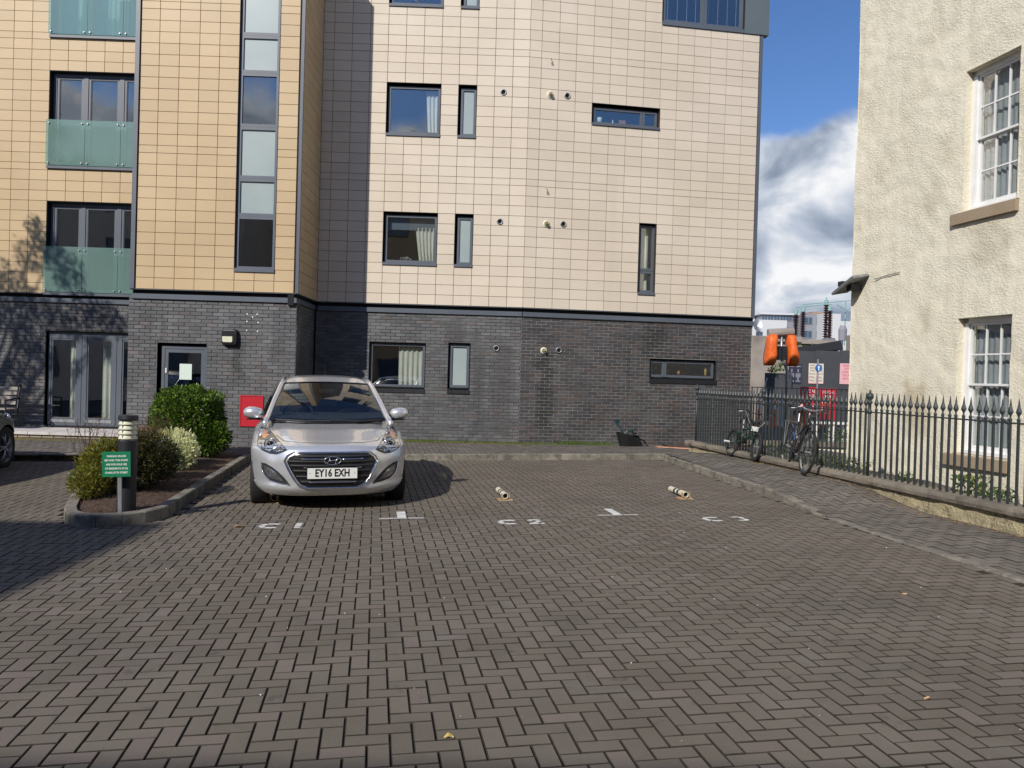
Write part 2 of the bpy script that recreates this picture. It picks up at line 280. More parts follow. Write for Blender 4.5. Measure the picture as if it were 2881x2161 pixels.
# ---------------------------------------------------------------- helpers
ID4 = Matrix.Identity(4)
class MB:
    """collects shapes; build() links them as ONE mesh object"""
    def __init__(s, T=None): s.v = []; s.f = []; s.t = []; s.mi = []; s.T = T or ID4; s.m = 0
    def add(s, vs, fs, tone=0.0, T=None):
        b = len(s.v); X = s.T @ T if T is not None else s.T
        s.v += [X @ Vector(p) for p in vs]
        for f in fs: s.f.append([b + i for i in f]); s.t.append(tone); s.mi.append(s.m)
    def box(s, x0, x1, y0, y1, z0, z1, tone=0.0, T=None, skip=''):
        v = [(x0, y0, z0), (x1, y0, z0), (x1, y1, z0), (x0, y1, z0), (x0, y0, z1), (x1, y0, z1), (x1, y1, z1), (x0, y1, z1)]
        F = {'b': (3, 2, 1, 0), 't': (4, 5, 6, 7), 'f': (0, 1, 5, 4), 'k': (2, 3, 7, 6), 'r': (1, 2, 6, 5), 'l': (3, 0, 4, 7)}
        s.add(v, [F[k] for k in F if k not in skip], tone, T)
    def cbox(s, x0, x1, y0, y1, z0, z1, c, tone=0.0, T=None):     # box with chamfered front (y0) face, no back
        v = [(x0, y1, z0), (x1, y1, z0), (x1, y1, z1), (x0, y1, z1), (x0, y0 + c, z0), (x1, y0 + c, z0), (x1, y0 + c, z1), (x0, y0 + c, z1),
             (x0 + c, y0, z0 + c), (x1 - c, y0, z0 + c), (x1 - c, y0, z1 - c), (x0 + c, y0, z1 - c)]
        f = [(8, 9, 10, 11), (4, 5, 9, 8), (5, 6, 10, 9), (6, 7, 11, 10), (7, 4, 8, 11), (0, 1, 5, 4), (1, 2, 6, 5), (2, 3, 7, 6), (3, 0, 4, 7)]
        s.add(v, f, tone, T)
    def tube(s, pts, r, n=8, close=False, tone=0.0, caps=True, flat=1.0):
        P = [Vector(p) for p in pts]; R = r if isinstance(r, (list, tuple)) else [r] * len(P)
        vs = []; fs = []; m = len(P); prev = None
        for i, p in enumerate(P):
            a = P[(i - 1) % m] if (close or i > 0) else p; b = P[(i + 1) % m] if (close or i < m - 1) else p
            d = (b - a).normalized() if (b - a).length > 1e-9 else Vector((0, 0, 1))
            if prev is None:
                x = d.cross(Vector((0, 0, 1)));  x = x.normalized() if x.length > 0.05 else d.cross(Vector((0, 1, 0))).normalized()
            else:
                x = prev - d * prev.dot(d); x = x.normalized() if x.length > 1e-6 else prev
            prev = x; y = d.cross(x)
            for k in range(n):
                an = 2 * pi * k / n; vs.append(p + x * cos(an) * R[i] + y * sin(an) * R[i] * flat)
        for i in range(m if close else m - 1):
            j = (i + 1) % m
            for k in range(n): fs.append((i * n + k, i * n + (k + 1) % n, j * n + (k + 1) % n, j * n + k))
        if caps and not close: fs.append(tuple(range(n - 1, -1, -1))); fs.append(tuple((m - 1) * n + k for k in range(n)))
        s.add(vs, fs, tone)
    def lathe(s, prof, n=16, T=None, a0=0.0, a1=2 * pi, tone=0.0):     # prof: (r, z) round local z
        vs = []; fs = []; full = abs(a1 - a0 - 2 * pi) < 1e-6; nn = n if full else n + 1
        for (r, z) in prof:
            for k in range(nn):
                a = a0 + (a1 - a0) * k / n; vs.append((r * cos(a), r * sin(a), z))
        for i in range(len(prof) - 1):
            for k in range(n):
                k2 = (k + 1) % nn; fs.append((i * nn + k, i * nn + k2, (i + 1) * nn + k2, (i + 1) * nn + k))
        s.add(vs, fs, tone, T)
    def grid(s, fn, nu, nv, tone=0.0, flip=False):
        vs = [fn(i / nu, j / nv) for i in range(nu + 1) for j in range(nv + 1)]
        fs = []
        for i in range(nu):
            for j in range(nv):
                q = (i * (nv + 1) + j, (i + 1) * (nv + 1) + j, (i + 1) * (nv + 1) + j + 1, i * (nv + 1) + j + 1)
                fs.append(q[::-1] if flip else q)
        s.add(vs, fs, tone)
    def prism(s, poly, z0, z1, tone=0.0, T=None):
        n = len(poly); v = [(*p, z0) for p in poly] + [(*p, z1) for p in poly]
        s.add(v, [tuple(range(n - 1, -1, -1)), tuple(range(n, 2 * n))] + [(i, (i + 1) % n, n + (i + 1) % n, n + i) for i in range(n)], tone, T)
    def mesh(s, name, mats, c=None, smooth=False):
        me = bpy.data.meshes.new(name)
        c = c if c is not None else Vector((0, 0, 0))
        me.from_pydata([p - c for p in s.v], [], s.f)
        for m in (mats if isinstance(mats, (list, tuple)) else [mats]): me.materials.append(m)
        if any(s.mi): me.polygons.foreach_set('material_index', s.mi)
        if any(s.t):
            a = me.attributes.new('tone', 'FLOAT', 'FACE'); a.data.foreach_set('value', s.t)
        if smooth: me.polygons.foreach_set('use_smooth', [True] * len(s.f))
        me.update(); return me
    def build(s, name, mats, parent=None, smooth=False, **tags):
        if not s.v: return None
        xs = [p.x for p in s.v]; ys = [p.y for p in s.v]; zs = [p.z for p in s.v]
        c = Vector(((min(xs) + max(xs)) / 2, (min(ys) + max(ys)) / 2, min(zs)))
        o = bpy.data.objects.new(name, s.mesh(name, mats, c, smooth)); COL.objects.link(o); o.location = c
        setparent(o, parent)
        for k, v in tags.items(): o[k] = v
        return o
WL = {}
def setparent(o, parent):
    WL[o.name] = Vector(o.location)
    if parent is not None:
        o.parent = parent; o.matrix_parent_inverse = Matrix.Translation(-WL[parent.name])
def thing(name, label, cat, loc=(0, 0, 0), group=None, **kw):
    o = bpy.data.objects.new(name, None); COL.objects.link(o); o.location = loc; o.empty_display_size = 0.2
    WL[o.name] = Vector(loc); o['label'] = label; o['category'] = cat
    if group: o['group'] = group
    for k, v in kw.items(): o[k] = v
    return o
def tag(o, label, cat, group=None):
    o['label'] = label; o['category'] = cat
    if group: o['group'] = group
    return o
def kids(o): return [c for c in KIDS.get(o.name, [])]
def copy_tree(root):
    ch = {}
    for o in list(COL.objects):
        if o.parent: ch.setdefault(o.parent.name, []).append(o)
    def rec(o, par):
        c = o.copy(); COL.objects.link(c)
        if par is not None: c.parent = par
        for k in ch.get(o.name, []): rec(k, c)
        return c
    return rec(root, None)
def text(s, size, T, m, name, parent, ext=0.001, align='CENTER', bold=0.0, sx=1.0):
    cu = bpy.data.curves.new('t', 'FONT'); cu.body = s; cu.size = size; cu.align_x = align; cu.align_y = 'CENTER'
    cu.extrude = ext; cu.offset = bold; cu.resolution_u = 2; cu.space_line = 1.0
    o = bpy.data.objects.new('t', cu); COL.objects.link(o)
    dg = bpy.context.evaluated_depsgraph_get(); me = bpy.data.meshes.new_from_object(o.evaluated_get(dg))
    bpy.data.objects.remove(o)
    b = MB(); X = T @ Matrix.Diagonal((sx, 1, 1, 1))
    b.add([X @ v.co for v in me.vertices], [tuple(p.vertices) for p in me.polygons])
    return b.build(name, m, parent)
def face_T(loc, xdir, zdir=(0, 0, 1)):       # text plane: x along xdir, y along zdir
    x = Vector(xdir).normalized(); y = Vector(zdir); y = (y - x * y.dot(x)).normalized(); z = x.cross(y)
    return Matrix(((x.x, y.x, z.x, loc[0]), (x.y, y.y, z.y, loc[1]), (x.z, y.z, z.z, loc[2]), (0, 0, 0, 1)))
def hsh(*a):
    return (sin(sum(v * k for v, k in zip(a, (12.9898, 78.233, 37.719)))) * 43758.5453) % 1.0

# lot frame: s along the bays, t away from the camera; the lot rises gently to the right
GA = 0.15391; CG, SG = cos(GA), sin(GA)
def lot(s, t): return (s * CG - t * SG, s * SG + t * CG)
def unlot(x, y): return (x * CG + y * SG, -x * SG + y * CG)
def gz(x, y): return 0.0199 + 0.01235 * x - 0.0021 * y
def sm(a, b, x):
    q = max(0.0, min(1.0, (x - a) / (b - a))); return q * q * (3 - 2 * q)
def kerb_h(t): return 0.012 + 0.098 * sm(8.4, 10.2, t)
def pave_z(x, y):
    s, t = unlot(x, y)
    z = gz(x, y) + (kerb_h(t) if s > 3 else 0.11)
    if s > 5.2: z += sm(5.5, 6.5, s) * (0.02 + 0.085 * sm(9.2, 11.4, y) * (1 - sm(14.8, 16.4, y)))
    if t > 15.2: z = z * (1 - sm(15.3, 17.5, t) * 0.6) + 0.12 * sm(15.3, 17.5, t) * 0.6
    return z
# ---------------------------------------------------------------- ground, lot, pavements
b = MB(); b.grid(lambda u, v: (-700 + 1400 * u, -600 + 1500 * v, -0.32), 2, 2)
b.build('ground', MT['asphalt'], kind='structure')
b = MB(); b.grid(lambda u, v: (3.0 + 60 * u, 19.2 + 60 * v, -0.22), 4, 4)
b.build('road', MT['asphalt'], kind='structure')

# far kerb t=15.1 between island and right corner; right kerb; island; left kerb
RK = [(5.78, 15.16), (5.76, 14.6), (5.68, 13.6), (5.62, 12.6), (5.56, 11.6), (5.50, 10.6), (5.44, 9.7), (5.37, 8.9), (5.33, 8.0), (5.30, 7.0), (5.28, 6.0), (5.27, 5.0), (5.27, 4.0), (5.27, 2.6)]
ISL = [(-2.22, 15.12), (-2.22, 9.30), (-2.26, 9.08), (-2.36, 8.88), (-2.55, 8.72), (-2.79, 8.66), (-3.02, 8.74), (-3.17, 8.92), (-3.3, 9.25), (-3.95, 11.6), (-4.35, 13.4), (-4.62, 14.6), (-4.78, 15.0), (-5.05, 15.25)]
def rk_s(t):
    for (s0, t0), (s1, t1) in zip(RK, RK[1:]):
        if t1 <= t <= t0: return s0 + (s1 - s0) * (t0 - t) / (t0 - t1)
    return 5.27 if t < 4 else 5.78
def isl_l(t):
    P = ISL[6:]
    if t < 8.7: return None
    for (s0, t0), (s1, t1) in zip(P, P[1:]):
        if t0 <= t <= t1: return s0 + (s1 - s0) * (t - t0) / max(1e-6, t1 - t0)
    return -5.05
def in_island(s, t):
    if t < 8.66 or t > 15.4 or s > -2.2: return False
    l = isl_l(t)
    if l is None or s < l: return False
    if t < 9.3:
        return (s + 2.72) ** 2 / 0.50 ** 2 + (t - 9.18) ** 2 / 0.52 ** 2 < 1
    return True
lotb = MB()
def P3(s, t, dz=0.0):
    x, y = lot(s, t); return (x, y, gz(x, y) + dz)
lotb.grid(lambda u, v: P3(-14 + 20 * u, -3 + 18.4 * v, -0.010), 20, 20)
LOT = lotb.build('parking_lot', MT['sand'], kind='structure')
pv = MB()
pv.grid(lambda u, v: (lambda q: (q[0], q[1], pave_z(*q) - 0.005))(lot(rk_s(2.5 + 14.5 * v) + 0.06 + 4.0 * u, 2.5 + 14.5 * v)), 16, 60)
pv.grid(lambda u, v: (lambda q: (q[0], q[1], pave_z(*q) - 0.008))(lot(-14 + 19.6 * u, 15.12 + 5 * v)), 60, 12)
PAVE = pv.build('pavement', MT['haunch'], kind='structure')

U = 0.101
G0 = unlot(-0.26793, 3.75502)
def paver_shape(w, l, h=0.016, c=0.004):
    g = 0.003
    bb = MB(); x0, x1, y0, y1 = g, w - g, g, l - g
    v = [(x0, y0, -h), (x1, y0, -h), (x1, y1, -h), (x0, y1, -h), (x0, y0, -c * 0.8), (x1, y0, -c * 0.8), (x1, y1, -c * 0.8), (x0, y1, -c * 0.8),
         (x0 + c, y0 + c, 0), (x1 - c, y0 + c, 0), (x1 - c, y1 - c, 0), (x0 + c, y1 - c, 0)]
    f = [(8, 9, 10, 11), (4, 5, 9, 8), (5, 6, 10, 9), (6, 7, 11, 10), (7, 4, 8, 11), (0, 1, 5, 4), (1, 2, 6, 5), (2, 3, 7, 6), (3, 0, 4, 7)]
    return v, f
def sandy(mb):      # the rims and sides of a paver are caked with joint sand
    for i in range(len(mb.mi)):
        if i % 9: mb.mi[i] = 1
PVs = {'y': paver_shape(U, 2 * U), 'x': paver_shape(2 * U, U)}
def herring(smin, smax, tmin, tmax):
    # lattice (1,1),(1,-3); y paver (0..1,-2..0), x paver (0..2,-3..-2)
    i0, i1 = int((smin - G0[0]) / U) - 2, int((smax - G0[0]) / U) + 2
    j0, j1 = int((tmin - G0[1]) / U) - 2, int((tmax - G0[1]) / U) + 3
    for i in range(i0, i1):
        for j in range(j0, j1):
            if (j - i) % 4 == 0:
                yield 'y', i, j - 2; yield 'x', i, j - 3
def in_view(x, y, mrg=0.6):
    return y > 2.6 and -0.70 * y - mrg < x < 0.72 * y + mrg
near = []; rest = MB(); walk = MB()
for k, i, j in herring(-10.5, 8.6, 2.2, 19.5):
    w, l = (U, 2 * U) if k == 'y' else (2 * U, U)
    s0, t0 = G0[0] + i * U, G0[1] + j * U; sc_, tc_ = s0 + w / 2, t0 + l / 2
    x, y = lot(sc_, tc_)
    if not in_view(x, y): continue
    rs = rk_s(tc_)
    v, f = PVs[k]
    if tc_ < 15.08 and sc_ < rs - 0.02 and not in_island(sc_, tc_) and not (sc_ < -5.2 and tc_ > 15.18):
        dz = (hsh(i, j, 1) - 0.5) * 0.003; tx = (hsh(i, j, 2) - 0.5) * 0.012; ty = (hsh(i, j, 3) - 0.5) * 0.012
        wob = 0.006 * sin(sc_ * 0.9 + 1) * cos(tc_ * 0.7)
        if y < 6.2 and abs(x) < 0.70 * y: near.append((y, k, s0, t0, dz, tx, ty))
        else:
            rest.add([(lambda q: (q[0], q[1], gz(*q) + p[2] + dz + wob * 0 + tx * (p[0] - w / 2) + ty * (p[1] - l / 2)))(lot(s0 + p[0], t0 + p[1])) for p in v], f, hsh(i, j, 4))
    elif (sc_ > rs + 0.10) or (tc_ > 15.2 and (sc_ > -2.1 or sc_ < -4.9 or tc_ > 15.45)):
        s_, t_ = unlot(x, y)
        if x > 5.66 - (y - 8.25) * 0.1836 - 0.02: continue
        if y > 17.95 + max(0, (x - 0.54)) * 0.142 - 0.32 and x > -4.2: continue
        if x < -4.2 and y > 15.85: continue
        dz = (hsh(i, j, 1) - 0.5) * 0.006; tx = (hsh(i, j, 2) - 0.5) * 0.035; ty = (hsh(i, j, 3) - 0.5) * 0.035
        walk.add([(lambda q: (q[0], q[1], pave_z(*q) + p[2] + dz + tx * (p[0] - w / 2) + ty * (p[1] - l / 2)))(lot(s0 + p[0], t0 + p[1])) for p in v], f, hsh(i, j, 4))
near.sort(key=lambda a: a[0])
pm = {}
for k in ('x', 'y'):
    q = MB(); w, l = (U, 2 * U) if k == 'y' else (2 * U, U); v, f = PVs[k]
    q.add([(p[0] - w / 2, p[1] - l / 2, p[2]) for p in v], f); sandy(q); pm[k] = q.mesh('paver', [MT['paver'], MT['sand']])
for n_, (y_, k, s0, t0, dz, tx, ty) in enumerate(near):
    w, l = (U, 2 * U) if k == 'y' else (2 * U, U)
    if n_ < 300:
        o = bpy.data.objects.new('paver', pm[k]); COL.objects.link(o)
        q = lot(s0 + w / 2, t0 + l / 2); o.location = (q[0], q[1], gz(*q) + dz)
        o.rotation_euler = (ty - 0.0021, tx - 0.01235, GA); setparent(o, LOT)
    else:
        v, f = PVs[k]
        rest.add([(lambda q: (q[0], q[1], gz(*q) + p[2] + dz + tx * (p[0] - w / 2) + ty * (p[1] - l / 2)))(lot(s0 + p[0], t0 + p[1])) for p in v], f, hsh(s0, t0, 4))
sandy(rest); sandy(walk)
rest.build('paver', [MT['paver'], MT['sand']], LOT, kind='stuff')
walk.build('paver', [MT['paver_old'], MT['sand']], PAVE, kind='stuff')

# steel edging line across the bays
e_ = MB()
for i in range(30):
    sa, sb = -2.15 + i * 0.25, -2.15 + (i + 1) * 0.25
    if sb > 5.3: break
    va = [P3(sa, 8.845, 0.003), P3(sb, 8.845, 0.003), P3(sb, 8.862, 0.003), P3(sa, 8.862, 0.003)]
    e_.add(va, [(0, 1, 2, 3)])
e_.build('edging_strip', MT['kerb'], LOT)

# kerb stones
KERB = thing('kerb', 'grey concrete kerb edging the pavements and the planted island', 'kerb', (0, 0, 0)); del KERB['label']; del KERB['category']; KERB['kind'] = 'structure'
def kerb_run(pts, hfun, width, side, parent, step=0.9, top=None):
    # pts on the lot side face; side=+1: body lies to the left of the run direction
    seg = []; acc = 0
    for a, b2 in zip(pts, pts[1:]):
        a = Vector(a); b2 = Vector(b2); d = (b2 - a).length; n = max(1, round(d / step))
        for i in range(n): seg.append((a.lerp(b2, i / n), a.lerp(b2, (i + 1) / n)))
    for a, c in seg:
        d = (c - a).normalized(); nrm = Vector((-d.y, d.x)) * side
        a2 = a + d * 0.004; c2 = c - d * 0.004; jz = (hsh(a.x, a.y) - 0.5) * 0.008; jn = nrm * (hsh(a.y, a.x) - 0.5) * 0.008
        bb = MB(); ch = 0.012
        prof = [(0.0, -0.10), (0.0, None), (ch, None), (width - 0.004, None), (width - 0.004, -0.10)]
        rows = []
        for q in (a2, a2.lerp(c2, 0.5), c2):
            h = hfun(q) + jz; hs = [-0.10, h - ch, h, h, -0.10]; r_ = []
            for (o_, _), hh in zip(prof, hs):
                w = q + nrm * o_ + jn; x, y = lot(w.x, w.y); r_.append((x, y, gz(x, y) + hh))
            rows.append(r_)
        v = [p for r_ in rows for p in r_]; f = []
        for i in range(2):
            for j in range(4): f.append((i * 5 + j, (i + 1) * 5 + j, (i + 1) * 5 + j + 1, i * 5 + j + 1))
        f += [(0, 1, 2, 3, 4), (14, 13, 12, 11, 10)]
        bb.add(v, f, hsh(a.x, c.y)); bb.build('kerb_stone', MT['kerb'], parent)
kerb_run([(-2.1, 15.08), (1.5, 15.06), (5.92, 15.10)], lambda q: 0.115, 0.13, 1, KERB)
kerb_run(RK[:8], lambda q: kerb_h(q.y), 0.125, 1, KERB)
kerb_run(RK[7:], lambda q: 0.012, 0.10, 1, KERB)
kerb_run(RK[7:], lambda q: 0.006, 0.10, 1, KERB) if False else None
kerb_run(ISL[:2], lambda q: 0.125, 0.12, -1, KERB)
kerb_run(ISL[1:9], lambda q: 0.125, 0.12, -1, KERB, step=0.45)
kerb_run(ISL[8:], lambda q: 0.12, 0.12, -1, KERB)
kerb_run([(-5.05, 15.25), (-5.27, 15.28), (-12.5, 15.30)], lambda q: 0.11, 0.13, -1, KERB)
# planting bed soil
b = MB()
inner = [(-2.36, 15.1), (-2.36, 9.3), (-2.5, 9.0), (-2.79, 8.82), (-3.05, 9.0), (-3.2, 9.35), (-3.8, 11.6), (-4.25, 13.5), (-4.55, 14.7), (-4.8, 15.15), (-3.6, 15.3)]
def soil(u, v):
    t = 8.80 + v * 6.5; l = max(-4.85, -3.1 - (t - 9.0) * 0.285) if t > 9.1 else -3.0; r_ = -2.32 if t > 9.1 else -2.55
    s = l + (r_ - l) * u; x, y = lot(s, t)
    return (x, y, gz(x, y) + 0.085 + 0.05 * sin(pi * u) * min(1, v * 4) + 0.012 * (hsh(u * 9, v * 31) - 0.5))
b.grid(soil, 24, 90); b.build('planting_bed', MT['soil'], kind='structure', smooth=True)
# bark chips on the soil
b = MB(); random.seed(3)
for i in range(2600):
    t = 8.85 + random.random() ** 1.3 * 6.2; q = soil(random.random(), (t - 8.80) / 6.5)
    a = random.random() * 6.28; r_ = random.uniform(0.006, 0.02); w = r_ * 0.45
    c_, s_ = cos(a), sin(a); z = q[2] + random.uniform(0.002, 0.018)
    b.add([(q[0] + c_ * r_, q[1] + s_ * r_, z), (q[0] - s_ * w, q[1] + c_ * w, z + 0.006), (q[0] - c_ * r_, q[1] - s_ * r_, z + random.uniform(-.004, .008)), (q[0] + s_ * w, q[1] - c_ * w, z)], [(0, 1, 2, 3)], random.random())
b.build('bark_chips', MT['soil'], kind='stuff', label='brown bark chips strewn over the planting bed')

# painted stencil marks: laid sheets 4 mm above the pavers
def paint(name, label, cat, polys, s0, t0, ang=0.0, group=None, dz=0.0045):
    bb = MB()
    for poly in polys:
        v = []
        for (a, c) in poly:
            s = s0 + a * cos(ang) - c * sin(ang); t = t0 + a * sin(ang) + c * cos(ang); x, y = lot(s, t); v.append((x, y, gz(x, y) + dz))
        bb.add(v, [tuple(range(len(v)))])
    return tag(bb.build(name, MT['roadpaint']), label, cat, group)
def arc(r0, r1, a0, a1, n=7, sx=1.0, cx=0, cy=0):
    o = [(cx + sx * r1 * cos(radians(a0 + (a1 - a0) * i / n)), cy + r1 * sin(radians(a0 + (a1 - a0) * i / n))) for i in range(n + 1)]
    i_ = [(cx + sx * r0 * cos(radians(a0 + (a1 - a0) * i / n)), cy + r0 * sin(radians(a0 + (a1 - a0) * i / n))) for i in range(n, -1, -1)]
    return o + i_
def letC(): return [arc(0.075, 0.135, 55, 118), arc(0.075, 0.135, 126, 174), arc(0.075, 0.135, 186, 234), arc(0.075, 0.135, 242, 305)]
def dig1(): return [[(-0.03, 0.06), (0.035, 0.06), (0.04, 0.135), (-0.02, 0.135)], [(-0.035, -0.04), (0.03, -0.04), (0.035, 0.05), (-0.03, 0.05)], [(-0.035, -0.13), (0.03, -0.13), (0.03, -0.07), (-0.035, -0.07)]]
def dig2(): return [arc(0.03, 0.085, 10, 170, 6, 1.0, 0, 0.05), [(0.03, 0.03), (0.085, 0.03), (0.0, -0.075), (-0.06, -0.075)], [(-0.085, -0.135), (0.03, -0.135), (0.03, -0.085), (-0.085, -0.085)], [(0.045, -0.135), (0.085, -0.135), (0.085, -0.085), (0.045, -0.085)]]
def dig3(): return [arc(0.025, 0.07, -60, 150, 6, 1.1, 0, 0.062), arc(0.025, 0.075, 60, -150, 6, 1.1, 0, -0.062)]
paint('painted_mark', 'white stencilled letter C on the pavers in front of the silver car', 'road marking', letC(), -1.03, 8.58, -0.1)
paint('painted_mark', 'white stencilled figure 1 on the pavers in front of the silver car', 'road marking', dig1(), -0.76, 8.58)
paint('painted_mark', 'white stencilled letter C left of the figure 2 in the middle bay', 'road marking', letC(), 1.52, 8.58, -0.1)
paint('painted_mark', 'white stencilled figure 2 on the pavers of the middle bay', 'road marking', dig2(), 1.81, 8.58)
paint('painted_mark', 'white stencilled letter C left of the figure 3 in the right bay', 'road marking', letC(), 3.93, 8.56, -0.1)
paint('painted_mark', 'white stencilled figure 3 on the pavers of the right bay', 'road marking', dig3(), 4.25, 8.56)
T_ = lambda w: [[(-w, -0.02), (-0.09, -0.02), (-0.09, 0.025), (-w, 0.025)], [(-0.08, -0.02), (0.06, -0.02), (0.06, 0.025), (-0.08, 0.025)], [(0.07, -0.02), (w, -0.02), (w, 0.022), (0.07, 0.022)],
                [(-0.045, 0.035), (0.055, 0.035), (0.055, 0.19), (-0.045, 0.19)], [(-0.045, 0.20), (0.055, 0.20), (0.055, 0.30), (-0.045, 0.30)], [(-0.045, 0.31), (0.055, 0.31), (0.055, 0.44), (-0.045, 0.44)]]
paint('painted_mark', 'white painted T between the silver car and the empty middle bay', 'road marking', T_(0.25), 0.34, 8.915)
paint('painted_mark', 'white painted T between the two empty bays', 'road marking', T_(0.25), 2.88, 8.915)

# ---------------------------------------------------------------- apartment building
def WT(ox, oy, ang): return Matrix.Translation((ox, oy, 0)) @ Matrix.Rotation(ang, 4, 'Z')
XA, YA, XB, YB, XC, AC = -7.4072, 16.0591, -2.6518, 17.7688, 0.5400, 0.14111
TW, TH, Z0 = 0.403, 0.22935, 3.1942
def zr(r): return Z0 + TH * r
BLD = thing('apartment_building', 'modern apartment block with tan and cream tiles over a dark grey brick ground floor', 'building', (-2, 19, 0))
ROWS = []
r_ = 0.0
while r_ < 35:
    k = (r_ + 1e-6) % 12.6667
    nx = r_ + (0.6667 if abs(k - 12) < 0.01 else 1.0); ROWS.append((zr(r_), zr(nx))); r_ = nx
ZTOP = ROWS[-1][1]
WALLS = {'A': WT(XA, YA, 0), 'L': WT(-10.165, YB, 0), 'R': WT(-4.10, YA, pi / 2), 'B': WT(XB, YB, 0), 'C': WT(XC, YB, AC)}
HT = {w: [] for w in WALLS}; HB = {w: [] for w in WALLS}     # holes (x0,x1,z0,z1) in tiles / bricks
HT['A'] = [(5 * TW - 0.002, 7 * TW + 0.002, 3.60, 20)]
HT['L'] = [(0, 3.2, 3.20, 5.258), (0, 3.2, 6.02, zr(21.667)), (0, 3.2, 8.93, 20)]
HT['B'] = [(0, 3 * TW, zr(3.8), zr(9)), (4 * TW, 5 * TW, zr(3.8), zr(9)), (0, 3 * TW, zr(16.47), zr(21.667)), (4 * TW, 5 * TW, zr(16.47), zr(21.667)), (0, 3 * TW, zr(29.12), 20), (4 * TW, 5 * TW, zr(29.12), 20)]
HT['C'] = [(3.68 * TW, 7.68 * TW, zr(18.5), zr(20.667)), (6.68 * TW, 7.68 * TW, zr(1.8), zr(9)), (7.68 * TW, 12.68 * TW, zr(29.13), 20), (12.68 * TW, 14.3 * TW, zr(29.13), 20)]
HB['A'] = [(-6.93 - XA, -5.93 - XA, 0, 2.115)]
HB['L'] = [(0.02, 3.2, 0.19, 2.36)]
HB['B'] = [(-2.90 - XB, -1.64 - XB, 1.19, 2.32), (-1.113 - XB, -0.628 - XB, 1.20, 2.348)]
HB['C'] = [(3.065, 4.69, 1.57, 2.134)]
def cut(x0, x1, z0, z1, holes):
    """pieces of a rectangle outside the holes"""
    R_ = [(x0, x1, z0, z1)]
    for (a, b_, c, d) in holes:
        nr = []
        for (p, q, r, s) in R_:
            if b_ <= p + 1e-4 or a >= q - 1e-4 or d <= r + 1e-4 or c >= s - 1e-4: nr.append((p, q, r, s)); continue
            if a > p: nr.append((p, a, r, s))
            if b_ < q: nr.append((b_, q, r, s))
            m0, m1 = max(a, p), min(b_, q)
            if c > r: nr.append((m0, m1, r, c))
            if d < s: nr.append((m0, m1, d, s))
        R_ = nr
    return R_
XT = {'A': (0.035, 8 * TW + 0.01), 'L': (-5.2, 2.70), 'R': (0.02, YB - YA), 'B': (-4.10 - XB, 7.92 * TW), 'C': (0, 13.68 * TW)}
COLS = {'A': [i * TW for i in range(9)], 'L': [-13 * TW + i * TW for i in range(21)], 'R': [0.02 + i * TW for i in range(6)],
        'B': [-4 * TW + i * TW for i in range(12)] + [7.92 * TW], 'C': [0, 0.68 * TW] + [(0.68 + i) * TW for i in range(1, 14)]}
full = MB(); full.cbox(0.0045, TW - 0.0045, 0, 0.03, 0.004, TH - 0.004, 0.002); tile_me = full.mesh('tile', MT['tan'])
nind = 0
for w, T in WALLS.items():
    bb = MB(T); back = MB(T); x0, x1 = XT[w]; cs = COLS[w]
    for (z0, z1) in ROWS:
        for a, c in zip(cs, cs[1:]):
            a, c = max(a, x0), min(c, x1)
            if c - a < 0.03: continue
            for (p, q, r, s) in cut(a, c, z0, z1, HT[w]):
                if q - p < 0.02 or s - r < 0.02: continue
                ti = hsh(p, r, len(w) + T.translation.x)
                if w == 'A' and nind < 300 and abs(q - p - TW) < 1e-3 and abs(s - r - TH) < 1e-3 and z1 < 11:
                    o = bpy.data.objects.new('tile', tile_me); COL.objects.link(o); o.location = T @ Vector((p, (ti - 0.5) * 0.002, r)); setparent(o, BLD); nind += 1
                else:
                    dd_ = (ti - 0.5) * 0.002
                    bb.cbox(p + 0.0045, q - 0.0045, dd_, 0.03, r + 0.004, s - 0.004, 0.002, ti)
    bb.build('tile', MT['tan'] if w in 'ALR' else MT['cream'], BLD, kind='stuff')
    hs = HT[w]
    for (p, q, r, s) in cut(x0 + (0.06 if w == 'R' else -0.02), x1 + (0.08 if w == 'C' else 0.0), Z0 + 0.002, ZTOP, hs): back.box(p, q, 0.02, 0.22, r, s)
    back.build('backing_wall', MT['tilegap'], BLD)
